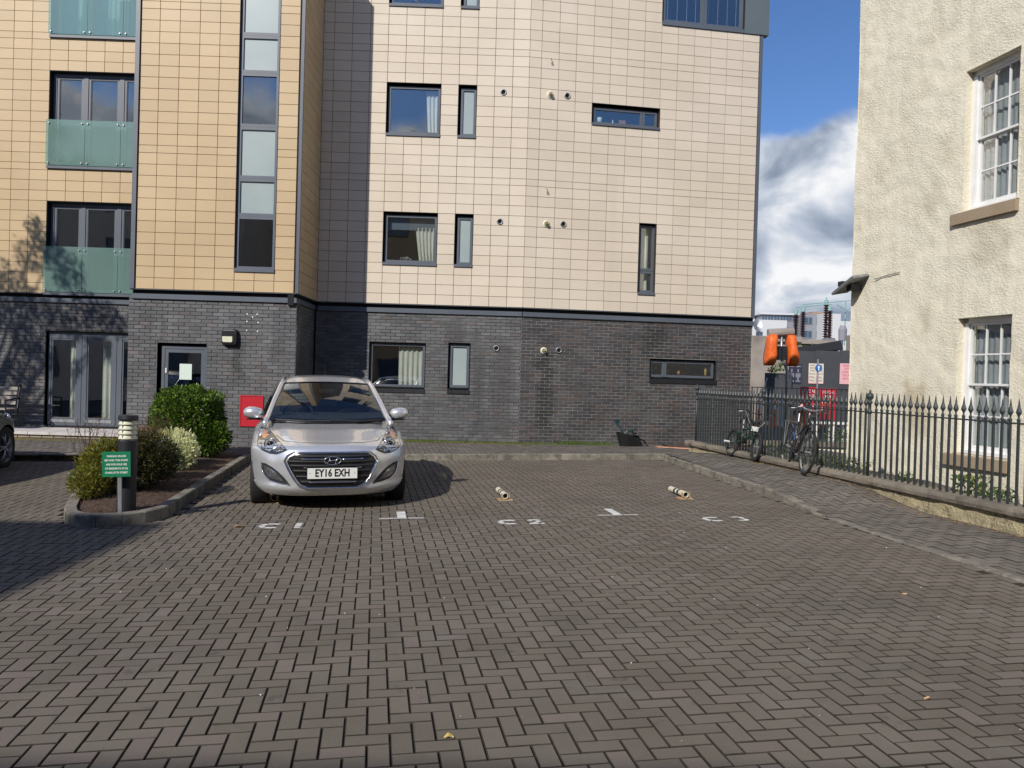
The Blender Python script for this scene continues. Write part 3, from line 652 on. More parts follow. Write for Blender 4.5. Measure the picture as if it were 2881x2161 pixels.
# brickwork
XK = {'A': (-0.12, -4.12 - XA), 'L': (-5.2, 2.72), 'R': (0.075, YB - YA + 0.07), 'B': (-4.13 - XB, XC - XB), 'C': (0.0, 5.58)}
brk = MB(); brk.cbox(0.005, 0.22, 0, 0.02, 0.005, 0.070, 0.0035); brick_me = brk.mesh('brick', MT['brick'])
cand = []
for w, T0 in WALLS.items():
    T = T0 @ Matrix.Translation((0, 0.06, 0)); x0, x1 = XK[w]; bb = MB(T); n = 0
    zb = 0.02 if w != 'L' else 0.19
    holes = HB[w] + ([(0.03, 0.06, 0, 3.0)] if False else [])
    kk = int(3.0 / 0.075) + 1
    for i in range(-1, kk):
        z0 = 2.985 - (i + 1) * 0.0752; z1 = z0 + 0.0752
        if z1 < zb: break
        off = 0.1125 if i % 2 else 0.0
        x = x0 - off
        while x < x1:
            a, c = max(x, x0), min(x + 0.2265, x1); x += 0.2265
            if c - a < 0.03: continue
            for (p, q, r, s) in cut(a, c, z0, z1, holes):
                if q - p < 0.03 or s - r < 0.03: continue
                v = hsh(p * 3.1, r * 7.7, T.translation.x)
                if w == 'A' and n < 300 and abs(q - p - 0.2265) < 1e-3 and abs(s - r - 0.0752) < 1e-3 and z0 > 0.9:
                    o = bpy.data.objects.new('brick', brick_me); COL.objects.link(o); o.location = T @ Vector((p, (v - 0.5) * 0.006, r)); setparent(o, BLD); n += 1
                else:
                    bb.cbox(p + 0.0055, q - 0.0055, (v - 0.5) * 0.006, 0.025, r + 0.0055, s - 0.0055, 0.0035, v)
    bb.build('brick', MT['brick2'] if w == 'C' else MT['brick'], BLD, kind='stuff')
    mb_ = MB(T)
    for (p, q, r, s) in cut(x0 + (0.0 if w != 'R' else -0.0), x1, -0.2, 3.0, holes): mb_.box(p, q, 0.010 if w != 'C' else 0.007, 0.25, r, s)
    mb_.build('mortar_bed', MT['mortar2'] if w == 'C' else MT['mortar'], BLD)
# flashing, dark recess and lip round the foot of the cladding
TR = {'A': (-0.05, 3.27), 'L': (-5.2, 2.74), 'R': (0.0, 1.69), 'B': (-1.44, 3.18), 'C': (0.01, 5.60)}
for w, T in WALLS.items():
    a, c = TR[w]
    g = MB(T); g.box(a, c, 0.075, 0.20, 2.95, 3.195); g.build('recess_band', MT['shadowgap'], BLD)
    g = MB(T); g.box(a, c, 0.02, 0.07, 2.998, 3.085); g.box(a, c, 0.03, 0.07, 3.085, 3.10)
    g.build('flashing', MT['metal'], BLD)
    g = MB(T); g.box(a + (0 if w != 'A' else -0.04), c, -0.015, 0.10, 3.178, 3.190); g.build('drip_edge', MT['metal'], BLD)
# corner trims
g = MB(); g.box(-7.478, -7.392, 16.03, 17.75, 3.192, ZTOP); g.build('corner_trim', MT['metal'], BLD)
g = MB(); g.box(-4.172, -4.150, 16.075, 16.12, 3.192, ZTOP); g.build('corner_gap', MT['shadowgap'], BLD)
g = MB(); g.box(-4.150, -4.085, 16.045, 16.09, 3.192, ZTOP); g.build('corner_trim', MT['metal'], BLD)
g = MB(WALLS['C']); g.box(5.525, 5.60, -0.006, 0.16, 3.192, zr(29.13)); g.build('corner_trim', MT['metal'], BLD)
# hidden sides, back and roof
g = MB()
cC = WALLS['C'] @ Vector((5.58, 0.05, 0)); cD = WALLS['C'] @ Vector((5.58, 2.5, 0))
g.box(-15.4, -15.2, 17.9, 21.1, -0.2, ZTOP); g.box(-15.4, 5.70, 21.1, 21.3, -0.2, ZTOP)
g.add([(cC.x, cC.y, -0.2), (cD.x, cD.y, -0.2), (cD.x, cD.y, ZTOP), (cC.x, cC.y, ZTOP)], [(0, 1, 2, 3)])
g.build('side_wall', MT['cream'], BLD)
g = MB(); g.add([(-15.4, 17.9, ZTOP), (-7.4, 17.9, ZTOP), (-7.4, 16.1, ZTOP), (-4.1, 16.1, ZTOP), (-4.1, 17.85, ZTOP), (0.54, 17.85, ZTOP), (cC.x, cC.y, ZTOP), (cD.x, 21.3, ZTOP), (-15.4, 21.3, ZTOP)], [tuple(range(9))])
g.build('roof', MT['roofing'], BLD)
g = MB(); g.box(-15.2, 0.5, 18.3, 21.0, 2.7, 2.95); g.build('floor_slab', MT['room'], BLD)
# ---------------------------------------------------------------- windows of the block
def frame4(b, x0, x1, z0, z1, y0, y1, w, wb=None):
    wb = wb or w
    b.box(x0, x0 + w, y0, y1, z0, z1); b.box(x1 - w, x1, y0, y1, z0, z1)
    b.box(x0 + w, x1 - w, y0, y1, z1 - w, z1); b.box(x0 + w, x1 - w, y0, y1, z0, z0 + wb)
def window(T, x0, x1, z0, z1, cells, dd=0.085, sill=None, fw=0.055, sash=0.0, parent=BLD, room=True, name='window', top_open=True):
    b = MB(T)
    b.box(x0 - 0.012, x0, -0.002, dd + 0.1, z0, z1); b.box(x1, x1 + 0.012, -0.002, dd + 0.1, z0, z1)
    b.box(x0, x1, -0.002, dd + 0.1, z1, z1 + 0.012); b.box(x0, x1, 0.0, dd + 0.1, z0 - 0.012, z0)
    w = b.build(name, MT['shadowgap'], parent)
    f = MB(T)
    for c in cells:
        frame4(f, c[0] + 0.001, c[1] - 0.001, c[2] + 0.001, c[3] - 0.001, dd, dd + 0.07, fw)
    f.build('frame', MT['metal'], w)
    for c in cells:
        a, e_, p, q, kind = c[:5]
        if kind == 'open': continue
        if sash:
            s_ = MB(T); frame4(s_, a + fw + 0.006, e_ - fw - 0.006, p + fw + 0.006, q - fw - 0.006, dd + 0.015, dd + 0.06, sash); s_.build('casement', MT['metal'], w)
        i = fw + (0.01 if not sash else sash)
        g = MB(T); g.box(a + i - 0.012, e_ - i + 0.012, dd + 0.030, dd + 0.036, p + i - 0.012, q - i + 0.012)
        g.build('pane', MT['frost'] if kind == 'frost' else MT['glass'], w)
    if sill is not None:
        s_ = MB(T); s_.box(x0 - 0.005, x1 + 0.005, -0.025, dd, z0 - 0.001, z0 + 0.014); s_.box(x0 - 0.005, x1 + 0.005, -0.028, -0.012, z0 - sill, z0 + 0.012)
        s_.build('sill', MT['metal'], w)
    if room:
        r_ = MB(T); X0, X1, Y0, Y1, A0, A1 = x0 - 0.3, x1 + 0.3, dd + 0.14, dd + 2.6, z0 - 0.5, z1 + 0.25
        r_.add([(X0, Y0, A0), (X1, Y0, A0), (X1, Y1, A0), (X0, Y1, A0), (X0, Y0, A1), (X1, Y0, A1), (X1, Y1, A1), (X0, Y1, A1)],
               [(0, 1, 2, 3), (7, 6, 5, 4), (2, 6, 7, 3), (1, 5, 6, 2), (0, 3, 7, 4)])
        for (p0, p1, q0, q1) in cut(X0, X1, A0, A1, [(x0 + 0.02, x1 - 0.02, z0 + 0.02, z1 - 0.02)]): r_.add([(p0, Y0, q0), (p1, Y0, q0), (p1, Y0, q1), (p0, Y0, q1)], [(0, 1, 2, 3)])
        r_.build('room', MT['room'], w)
    return w
TA, TL, TB, TC = WALLS['A'], WALLS['L'], WALLS['B'], WALLS['C']
# stair slot window, six lights and more above
xs0, xs1 = 5 * TW, 7 * TW
lv = [3.655, 4.739, 5.503, 6.554, 7.645, 8.407, 9.55, 10.35, ZTOP]
kinds = ['clear', 'frost', 'frost', 'clear', 'frost', 'frost', 'frost', 'clear']
window(TA, xs0, xs1, 3.655, ZTOP, [(xs0, xs1, a, c, k) for a, c, k in zip(lv, lv[1:], kinds)], dd=0.05, sill=0.06, fw=0.06)
# cream wall windows
for (r0, r1) in ((3.8, 9), (16.47, 21.667), (29.12, 34.33)):
    z0, z1 = zr(r0) + 0.045, zr(r1)
    w = window(TB, 0.0, 3 * TW, z0, z1, [(0.03, 3 * TW - 0.01, z0 + 0.03, z1 - 0.05, 'clear')], sill=0.045, fw=0.05)
    h_ = MB(TB @ Matrix.Translation((0.62, 0.10, z0 + 0.095))); h_.tube([(0, 0, 0), (0.03, -0.03, 0.0), (0.0, -0.035, 0.01), (-0.07, -0.035, 0.06)], 0.006, 6); h_.build('handle', MT['steel'], w)
    w = window(TB, 4 * TW, 5 * TW, z0, z1, [(4 * TW + 0.045, 5 * TW - 0.005, z0 + 0.02, z1 - 0.045, 'frost')], sill=0.045, fw=0.055)
# brick wall windows with cills
def cill(T, x0, x1, z0, z1, w):
    c = MB(T); c.add([(x0, 0.10, z1), (x1, 0.10, z1), (x1, -0.02, z1 - 0.035), (x0, -0.02, z1 - 0.035), (x0, -0.02, z0), (x1, -0.02, z0), (x1, 0.06, z0), (x0, 0.06, z0)],
        [(3, 2, 1, 0), (4, 5, 2, 3), (7, 6, 5, 4), (0, 4, 3), (1, 2, 5), (0, 7, 4), (1, 5, 6)])
    c.build('cill', MT['black'], w)
Tb = TB @ Matrix.Translation((0, 0.06, 0)); Tc = TC @ Matrix.Translation((0, 0.06, 0)); Ta = TA @ Matrix.Translation((0, 0.06, 0))
a, c = -2.90 - XB, -1.64 - XB
w = window(Tb, a, c, 1.31, 2.32, [(a + 0.01, c - 0.01, 1.32, 2.30, 'clear')], fw=0.05, dd=0.07); cill(Tb, a - 0.01, c + 0.01, 1.19, 1.31, w)
a, c = -1.113 - XB, -0.628 - XB
w = window(Tb, a, c, 1.32, 2.348, [(a + 0.025, c - 0.012, 1.335, 2.32, 'frost')], fw=0.06, dd=0.07); cill(Tb, a - 0.01, c + 0.01, 1.20, 1.32, w)
w = window(Tc, 3.065, 4.69, 1.70, 2.134, [(3.08, 3.44, 1.715, 2.10, 'clear'), (3.442, 4.665, 1.715, 2.10, 'clear')], fw=0.05, dd=0.07); cill(Tc, 3.06, 4.72, 1.57, 1.70, w)
z0, z1 = zr(18.5) + 0.04, zr(20.667)
w = window(TC, 3.68 * TW, 7.68 * TW, z0, z1, [(3.68 * TW + 0.04, 6.72 * TW, z0 + 0.02, z1 - 0.06, 'clear'), (6.73 * TW, 7.68 * TW - 0.03, z0 + 0.02, z1 - 0.06, 'clear')], sill=0.04, fw=0.05)
z0, z1 = zr(1.8) + 0.045, zr(9)
w = window(TC, 6.68 * TW, 7.68 * TW, z0, z1, [(6.68 * TW + 0.02, 7.68 * TW - 0.005, zr(4.3), z1 - 0.03, 'clear'), (6.68 * TW + 0.02, 7.68 * TW - 0.005, z0 + 0.02, zr(4.27), 'clear')], sill=0.045, fw=0.055)
z0 = zr(29.13) + 0.07; xa, xb = 7.68 * TW, 12.68 * TW
w = window(TC, xa, xb, z0, ZTOP, [(xa + 0.01, (xa + xb) / 2 + 0.02, z0 + 0.02, ZTOP, 'clear'), ((xa + xb) / 2 + 0.022, xb - 0.01, z0 + 0.02, ZTOP, 'clear')], sill=0.07, fw=0.07, dd=0.05)
bl = MB(TC)
for q in range(2):
    p0 = xa + 0.10 + q * ((xb - xa) / 2 + 0.0); p1 = p0 + (xb - xa) / 2 - 0.17
    z = z0 + 0.12
    while z < ZTOP - 0.05:
        bl.add([(p0, 0.15, z), (p1, 0.15, z), (p1, 0.172, z + 0.010), (p0, 0.172, z + 0.010)], [(0, 1, 2, 3)]); z += 0.032
    for fx in (0.08, 0.36, 0.64, 0.9): xx = p0 + (p1 - p0) * fx; bl.box(xx, xx + 0.005, 0.146, 0.149, z0 + 0.1, ZTOP)
tag(bl.build('venetian_blind', mat('blind_slats', (0.62, 0.66, 0.66), rough=0.5)), 'half open slatted blinds in the corner window at the top of the cream wall', 'blind')
g = MB(TC); g.box(12.70 * TW, 14.2 * TW, -0.03, 0.14, zr(29.13), ZTOP); g.build('corner_panel', MT['metal_panel'], BLD)
# ground floor door in the tan wing
xd0, xd1 = -6.93 - XA, -5.93 - XA
D = MB(Ta); D.box(xd0 - 0.01, xd0, 0, 0.2, 0, 2.115); D.box(xd1, xd1 + 0.01, 0, 0.2, 0, 2.115); D.box(xd0, xd1, 0, 0.2, 2.115, 2.125)
frame4(D, xd0 + 0.06, xd1 - 0.005, 0.12, 2.06, 0.085, 0.15, 0.06)
door = D.build('door', MT['metal'], BLD)
lf = MB(Ta); frame4(lf, xd0 + 0.115, xd1 - 0.066, 0.15, 1.997, 0.095, 0.14, 0.075, 0.22); lf.build('door_leaf', MT['metal'], door)
g = MB(Ta); g.box(xd0 + 0.185, xd1 - 0.135, 0.11, 0.118, 0.36, 1.93); g.build('pane', MT['glass'], door)
g = MB(Ta); g.tube([(xd0 + 0.15, 0.06, 1.02), (xd0 + 0.15, 0.04, 1.04), (xd0 + 0.15, 0.04, 1.16), (xd0 + 0.15, 0.06, 1.18)], 0.011, 8); g.box(xd0 + 0.13, xd0 + 0.17, 0.082, 0.094, 0.98, 1.2); g.build('handle', MT['black'], door)
g = MB(Ta); g.box(xd0 + 0.135, xd0 + 0.165, 0.080, 0.094, 1.50, 1.60); g.build('entry_plate', MT['white'], door)
g = MB(Ta); X0, X1 = xd0 - 0.3, xd1 + 0.8
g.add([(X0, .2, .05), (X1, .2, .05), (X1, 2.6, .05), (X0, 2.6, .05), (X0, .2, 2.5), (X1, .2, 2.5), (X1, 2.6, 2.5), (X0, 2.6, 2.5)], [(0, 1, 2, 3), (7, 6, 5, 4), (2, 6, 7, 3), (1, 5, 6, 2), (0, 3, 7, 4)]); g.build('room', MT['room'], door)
g = MB(Ta); g.box(-6.512 - XA, -6.263 - XA, 0.104, 0.107, 1.372, 1.695)
tag(g.build('notice', MT['paper']), 'plain pale sheet of paper taped inside the glass of the grey side door', 'notice')

# balcony doors on the left wing (three storeys) and ground floor
def bal_doors(z0, z1, name='balcony_door'):
    D = MB(TL); D.box(0, 0.012, 0, 0.25, z0, z1); D.box(0, 3.2, 0, 0.25, z1 - 0.012, z1)
    w = D.build(name, MT['shadowgap'], BLD)
    f = MB(TL); f.box(0.03, 3.1, 0.12, 0.20, z1 - 0.09, z1 - 0.012); f.box(0.03, 3.1, 0.12, 0.20, z0, z0 + 0.06)
    pan = [(0.03, 0.13), (0.67, 0.92), (1.45, 1.72), (2.23, 2.48)]
    for a, c in ((0.03, 0.10), (0.70, 0.80), (1.50, 1.60), (2.30, 2.40)): f.box(a, c, 0.12, 0.20, z0 + 0.06, z1 - 0.09)
    f.build('frame', MT['metal'], w)
    for a, c in ((0.10, 0.70), (0.80, 1.50), (1.60, 2.30)):
        s_ = MB(TL); frame4(s_, a + 0.005, c - 0.005, z0 + 0.065, z1 - 0.095, 0.135, 0.19, 0.045); frame4(s_, a + 0.05, c - 0.05, z0 + 0.11, z1 - 0.14, 0.145, 0.185, 0.012); s_.build('door_leaf', MT['metal'], w)
        g = MB(TL); g.box(a + 0.055, c - 0.055, 0.158, 0.166, z0 + 0.12, z1 - 0.15); g.build('pane', MT['glass'], w)
    r_ = MB(TL); X0, X1, Y0, Y1, A0, A1 = -0.4, 3.0, 0.26, 3.0, z0 - 0.1, z1 + 0.2
    r_.add([(X0, Y0, A0), (X1, Y0, A0), (X1, Y1, A0), (X0, Y1, A0), (X0, Y0, A1), (X1, Y0, A1), (X1, Y1, A1), (X0, Y1, A1)], [(0, 1, 2, 3), (7, 6, 5, 4), (2, 6, 7, 3), (1, 5, 6, 2), (0, 3, 7, 4)])
    r_.build('room', MT['room'], w)
    return w
for z0, z1 in ((3.20, 5.258), (6.02, zr(21.667)), (8.93, 11.0)):
    bal_doors(z0, z1)
    zg0, zg1 = z0 + 0.03, z0 + 1.04
    s_ = MB(TL); s_.box(-0.01, 2.68, -0.045, 0.12, z0 - 0.04, z0 + 0.02); s_.build('balcony_ledge', MT['metal'], BLD)
    for (a, c) in ((-0.02, 0.832), (0.842, 1.622), (1.632, 2.66)):
        g = MB(TL); g.box(a, c, -0.060, -0.048, zg0, zg1); pn = g.build('balustrade_panel', MT['balglass'], BLD)
        for xx in (a + 0.06, c - 0.06):
            for zz in (zg0 + 0.05, zg1 - 0.08):
                k = MB(TL @ Matrix.Translation((xx, -0.070, zz)) @ Matrix.Rotation(pi / 2, 4, 'X')); k.lathe([(0, 0.012), (0.016, 0.012), (0.020, 0.006), (0.020, -0.03), (0.010, -0.03), (0.010, -0.12)], 10); k.build('glass_clamp', MT['steel'], pn)
# ground floor french doors
D = MB(TL @ Matrix.Translation((0, 0.06, 0))); D.box(0.0, 0.02, 0, 0.2, 0.19, 2.36); D.box(0.02, 2.75, 0, 0.2, 2.355, 2.37); D.box(0.02, 2.75, 0.0, 0.2, 0.19, 0.235)
w = D.build('french_door', MT['shadowgap'], BLD)
f = MB(TL @ Matrix.Translation((0, 0.06, 0)))
for a, c in ((0.04, 0.10), (0.68, 0.78), (0.83, 0.90), (1.47, 1.56), (1.60, 1.68)): f.box(a, c, 0.07, 0.15, 0.24, 2.30)
f.box(0.04, 2.7, 0.075, 0.145, 2.20, 2.345); f.box(0.04, 2.7, 0.075, 0.145, 0.235, 0.30); f.box(0.78, 0.83, 0.08, 0.14, 0.3, 2.2); f.box(1.56, 1.60, 0.08, 0.14, 0.3, 2.2)
f.build('frame', MT['metal'], w)
for a, c in ((0.10, 0.68), (0.90, 1.47), (1.68, 2.3)):
    g = MB(TL @ Matrix.Translation((0, 0.06, 0))); frame4(g, a, c, 0.38, 2.2, 0.085, 0.13, 0.035); g.build('door_leaf', MT['metal'], w)
    g = MB(TL @ Matrix.Translation((0, 0.06, 0))); g.box(a + 0.03, c - 0.03, 0.10, 0.106, 0.41, 2.17); g.build('pane', MT['glass'], w)
    g = MB(TL @ Matrix.Translation((0, 0.06, 0))); g.box(a, c, 0.065, 0.12, 0.305, 0.375); g.build('kick_strip', MT['steel'], w)
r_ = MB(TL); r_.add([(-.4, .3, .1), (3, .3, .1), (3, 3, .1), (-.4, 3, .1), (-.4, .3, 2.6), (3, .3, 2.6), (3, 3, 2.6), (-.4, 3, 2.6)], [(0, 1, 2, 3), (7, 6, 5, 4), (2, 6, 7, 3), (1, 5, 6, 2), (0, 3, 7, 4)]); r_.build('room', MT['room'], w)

# curtains
def curtain(T, x0, x1, y, z0, z1, waves, amp, m, label, name='curtain', cat='curtain', swag=0.0):
    b = MB(T); n = waves * 8
    def fn(u, v):
        x = x0 + (x1 - x0) * u; zz = z0 + (z1 - z0) * v
        sh = swag * (1 - v) ** 1.0 * (1 - u)
        return (x + sh, y + amp * sin(u * waves * 2 * pi + 0.5 * sin(v * 3)) * (0.7 + 0.3 * cos(v * 4)), zz)
    b.grid(fn, n, 8); return tag(b.build(name, m, smooth=True), label, cat)
curtain(Tb, -2.26 - XB + 0.0, -1.70 - XB, 0.20, 1.33, 2.29, 5, 0.035, MT['curtain'], 'cream curtain drawn to the right in the ground floor window behind the silver car')
curtain(TB, 1.62 - XB * 0 - 0.92, 1.14, 0.22, zr(4) + 0.03, zr(9) - 0.30, 5, 0.035, MT['curtain'], 'cream curtain in the first floor window of the cream wall', swag=0.1)
b = MB(TB); b.box(0.07, 1.15, 0.21, 0.215, zr(9) - 0.36, zr(9) - 0.06); tag(b.build('roller_blind', mat('grey_blind', (0.13, 0.16, 0.21), rough=0.8)), 'grey roller blind at the head of the first floor window of the cream wall', 'blind')
curtain(TB, 0.86, 1.14, 0.22, zr(16.6) + 0.03, zr(21.667) - 0.06, 3, 0.035, MT['curtain'], 'narrow cream curtain at the right of the second floor window', swag=0.06)
curtain(TC, 6.68 * TW + 0.08, 7.68 * TW - 0.10, 0.25, zr(2), zr(9) - 0.05, 2, 0.02, MT['curtain'], 'pale curtain in the narrow two part window of the angled wall')
curtain(TL, 1.75, 2.2, 0.35, 3.3, 5.1, 4, 0.03, MT['net'], 'pale curtain behind the first floor balcony door')
curtain(TL, 0.42, 0.60, 0.35, 0.35, 2.2, 2, 0.03, MT['curtain'], 'narrow pale curtain behind the left ground floor glass door')
curtain(TL, 1.15, 1.40, 0.35, 0.35, 2.2, 2, 0.03, MT['curtain'], 'narrow pale curtain behind the second ground floor glass door')
curtain(TL, 0.12, 0.72, 0.45, 9.0, 10.8, 5, 0.03, MT['curtain'], 'white curtain behind the left pane of the top balcony door')
curtain(TL, 0.86, 1.46, 0.45, 9.0, 10.8, 5, 0.03, MT['curtain'], 'white curtain behind the middle pane of the top balcony door')
# bits on the window ledges
def ledge_item(T, x, z, prof, m, name, label, cat, y=0.2):
    b = MB(T @ Matrix.Translation((x, y, z))); b.lathe(prof, 12); return tag(b.build(name, m, smooth=True), label, cat)
zl = zr(18.5) + 0.10; bx = 3.68 * TW
g = MB(TC); g.box(bx, bx + 4 * TW, 0.155, 0.32, zl - 0.03, zl); g.build('inner_ledge', MT['white'], BLD)
ledge_item(TC, bx + 0.23, zl, [(0, 0), (0.05, 0), (0.062, 0.14), (0.055, 0.14), (0.045, 0.01)], MT['paper'], 'glass_jar', 'pale glass jar on the ledge of the wide upper window', 'jar')
ledge_item(TC, bx + 0.55, zl, [(0, 0), (0.03, 0), (0.02, 0.05), (0.008, 0.08), (0.012, 0.11), (0, 0.12)], MT['white'], 'figurine', 'tiny white ornament between the jar and the picture frame on the upper ledge', 'ornament')
ledge_item(TC, bx + 1.36, zl, [(0, 0), (0.03, 0), (0.035, 0.04), (0.0, 0.07)], MT['stone'], 'pebble_ornament', 'small grey ornament in the right light of the wide upper window', 'ornament')
g = MB(TC); frame4(g, bx + 0.70, bx + 0.86, zl, zl + 0.13, 0.2, 0.215, 0.018); g.box(bx + 0.715, bx + 0.845, 0.207, 0.212, zl + 0.015, zl + 0.115)
tag(g.build('picture_frame', MT['tan_wood']), 'small picture frame on the ledge of the wide upper window', 'picture frame')
ledge_item(Tc, 3.85, 1.78, [(0, 0), (0.03, 0), (0.04, 0.05), (0.02, 0.09), (0, 0.10)], mat('orange_pot', (0.55, 0.22, 0.05), rough=0.4), 'orange_pot', 'small orange pot in the long low ground floor window', 'pot')
ledge_item(Tc, 4.52, 1.78, [(0, 0), (0.04, 0), (0.025, 0.06), (0.035, 0.12), (0.012, 0.18), (0, 0.19)], mat('ochre_glaze', (0.5, 0.33, 0.08), rough=0.4), 'ochre_vase', 'ochre vase at the right end of the long low ground floor window', 'vase')
# small white bicycle ornament in the first floor window
b = MB(TB @ Matrix.Translation((0.42, 0.18, zr(4) + 0.06)))
for cx in (0.0, 0.13): b.tube([(cx + 0.045 * cos(2 * pi * k / 14), 0, 0.045 + 0.045 * sin(2 * pi * k / 14)) for k in range(14)], 0.004, 5, close=True)
b.tube([(0, 0, .045), (0.04, 0, .10), (0.10, 0, .10), (0.13, 0, .045)], .004, 5); b.tube([(0.04, 0, .10), (0.065, 0, .045), (0.10, 0, .10)], .004, 5); b.tube([(0.10, 0, .10), (0.095, 0, .13), (0.12, 0, .13)], .004, 5)
tag(b.build('bicycle_ornament', MT['white']), 'little white model bicycle on the sill of the first floor window', 'ornament')

# fans, flues, loops on the walls
def fan(T, x, z):
    b = MB(T @ Matrix.Translation((x, 0, z)) @ Matrix.Rotation(pi / 2, 4, 'X'))
    b.lathe([(0.045, -0.05), (0.045, 0.012), (0.052, 0.022), (0.066, 0.022), (0.070, 0.012), (0.070, -0.02)], 20)
    o = b.build('extractor_vent', MT['steel'] if T is not None else None, BLD, smooth=True)
    g = MB(T @ Matrix.Translation((x, 0, z)) @ Matrix.Rotation(pi / 2, 4, 'X')); g.lathe([(0, 0.004), (0.047, 0.004)], 16)
    for k in range(-3, 4): g.box(-0.04, 0.04, k * 0.012 - 0.002, k * 0.012 + 0.002, 0.004, 0.010)
    g.build('grille', MT['shadowgap'], o); return o
def flue(T, x, z):
    b = MB(T @ Matrix.Translation((x, 0, z)) @ Matrix.Rotation(pi / 2, 4, 'X'))
    b.lathe([(0.050, -0.05), (0.075, -0.02), (0.078, 0.012), (0.062, 0.020), (0.048, 0.024)], 20)
    o = b.build('boiler_flue', MT['cream_lens'], BLD, smooth=True)
    g = MB(T @ Matrix.Translation((x, 0, z)) @ Matrix.Rotation(pi / 2, 4, 'X'))
    g.lathe([(0.040, 0.0), (0.040, 0.085), (0.036, 0.085), (0.033, 0.03), (0.02, 0.03), (0.02, 0.10), (0.0, 0.10)], 16)
    g.build('flue_pipe', mat('stained_flue', (0.34, 0.26, 0.13), (0.5, 0.44, 0.3), rough=0.5, ns=30) if 'stained_flue' not in bpy.data.materials else bpy.data.materials['stained_flue'], o, smooth=True); return o
for z in (zr(8.4), zr(21.1)): fan(TB, 6.5 * TW, z)
fan(Tb, -0.033 - XB, 2.256)
for x, z in ((0.888, 8.05), (0.881, 5.13)): fan(TC, x, z)
fan(Tc, 0.877, 2.258)
for x, z in ((0.494, 8.038), (0.487, 5.116)): flue(TC, x, z)
flue(Tc, 0.525, 2.238)
for x, z in ((0.49, 8.86), (0.47, 5.93)):
    b = MB(TC @ Matrix.Translation((x, -0.008, z))); b.tube([(0, 0, 0.0), (0.01, -.01, -.04), (0.03, -.01, -.08), (0.055, -.008, -.12), (0.045, -.006, -.15), (0.015, -.006, -.14), (0.01, -.01, -.10), (0.03, -.012, -.07)], 0.005, 5)
    b.build('cable_loop', MT['rubber'], BLD)
b = MB(Ta)
for x, z in [(-5.13, 2.745), (-4.923, 2.746), (-5.018, 2.685), (-5.13, 2.593), (-4.906, 2.581), (-5.132, 2.414), (-4.911, 2.401)]:
    o = MB(Ta @ Matrix.Translation((x - XA, 0, z)) @ Matrix.Rotation(pi / 2, 4, 'X')); o.lathe([(0, 0.006), (0.014, 0.005), (0.019, -0.005)], 10); o.build('wall_plug', MT['white'], BLD)
# bulkhead lamp
T = Ta @ Matrix.Translation((-5.455 - XA, 0, 2.26))
b = MB(T)
def rr(w, h, y, r=0.06, n=5):
    o = []
    for cx, cz, a0 in ((w - r, h - r, 0), (-w + r, h - r, 90), (-w + r, -h + r, 180), (w - r, -h + r, 270)):
        for k in range(n + 1): a = radians(a0 + 90 * k / n); o.append((cx + r * cos(a), y, cz + r * sin(a)))
    return o
rings = [rr(0.165, 0.165, 0.02), rr(0.165, 0.165, -0.04), rr(0.150, 0.150, -0.10), rr(0.10, 0.10, -0.115, 0.05)]
for p, q in zip(rings, rings[1:]):
    n = len(p); b.add(p + q, [(i, (i + 1) % n, n + (i + 1) % n, n + i) for i in range(n)])
b.add(rings[-1], [tuple(range(len(rings[-1])))])
for k in range(7): b.box(-0.135, 0.10, -0.122, -0.10, 0.025 + k * 0.016, 0.033 + k * 0.016)
LMP = b.build('wall_lamp', MT['black'], None, smooth=False); tag(LMP, 'black rounded bulkhead lamp on the dark brick beside the grey door', 'wall lamp')
g = MB(T); p = [(-0.125, -0.124, 0.015), (0.075, -0.124, 0.015), (0.075, -0.124, -0.085), (0.06, -0.124, -0.10), (-0.10, -0.124, -0.10), (-0.125, -0.124, -0.075)]
g.add(p + [(x, -0.10, z) for x, y, z in p], [tuple(range(6))] + [(i, (i + 1) % 6, 6 + (i + 1) % 6, 6 + i) for i in range(6)]); g.build('diffuser', MT['cream_lens'], LMP)
# red dry riser cabinet door
T = Ta @ Matrix.Translation((-5.223 - XA, 0, 0.455))
b = MB(T); b.box(0, 0.472, -0.012, 0.02, 0, 0.635); b2 = MB(T); frame4(b2, 0, 0.472, 0, 0.635, -0.020, -0.012, 0.02)
RS = b.build('riser_cabinet', MT['red']); tag(RS, 'red metal dry riser cabinet door set in the dark brick behind the silver car', 'cabinet')
b2.build('door_rim', MT['red'], RS)
for i, s in enumerate(('Dry', 'Riser', 'Inlet')): text(s, 0.085, T @ face_T((0.24, -0.0125, 0.375 - i * 0.075), (1, 0, 0)), MT['white'], 'lettering', RS)
b = MB(T @ Matrix.Translation((0.07, -0.013, 0.32)) @ Matrix.Rotation(pi / 2, 4, 'X')); b.lathe([(0, 0.004), (0.008, 0.004), (0.009, 0)], 8); b.build('lock', MT['black'], RS)

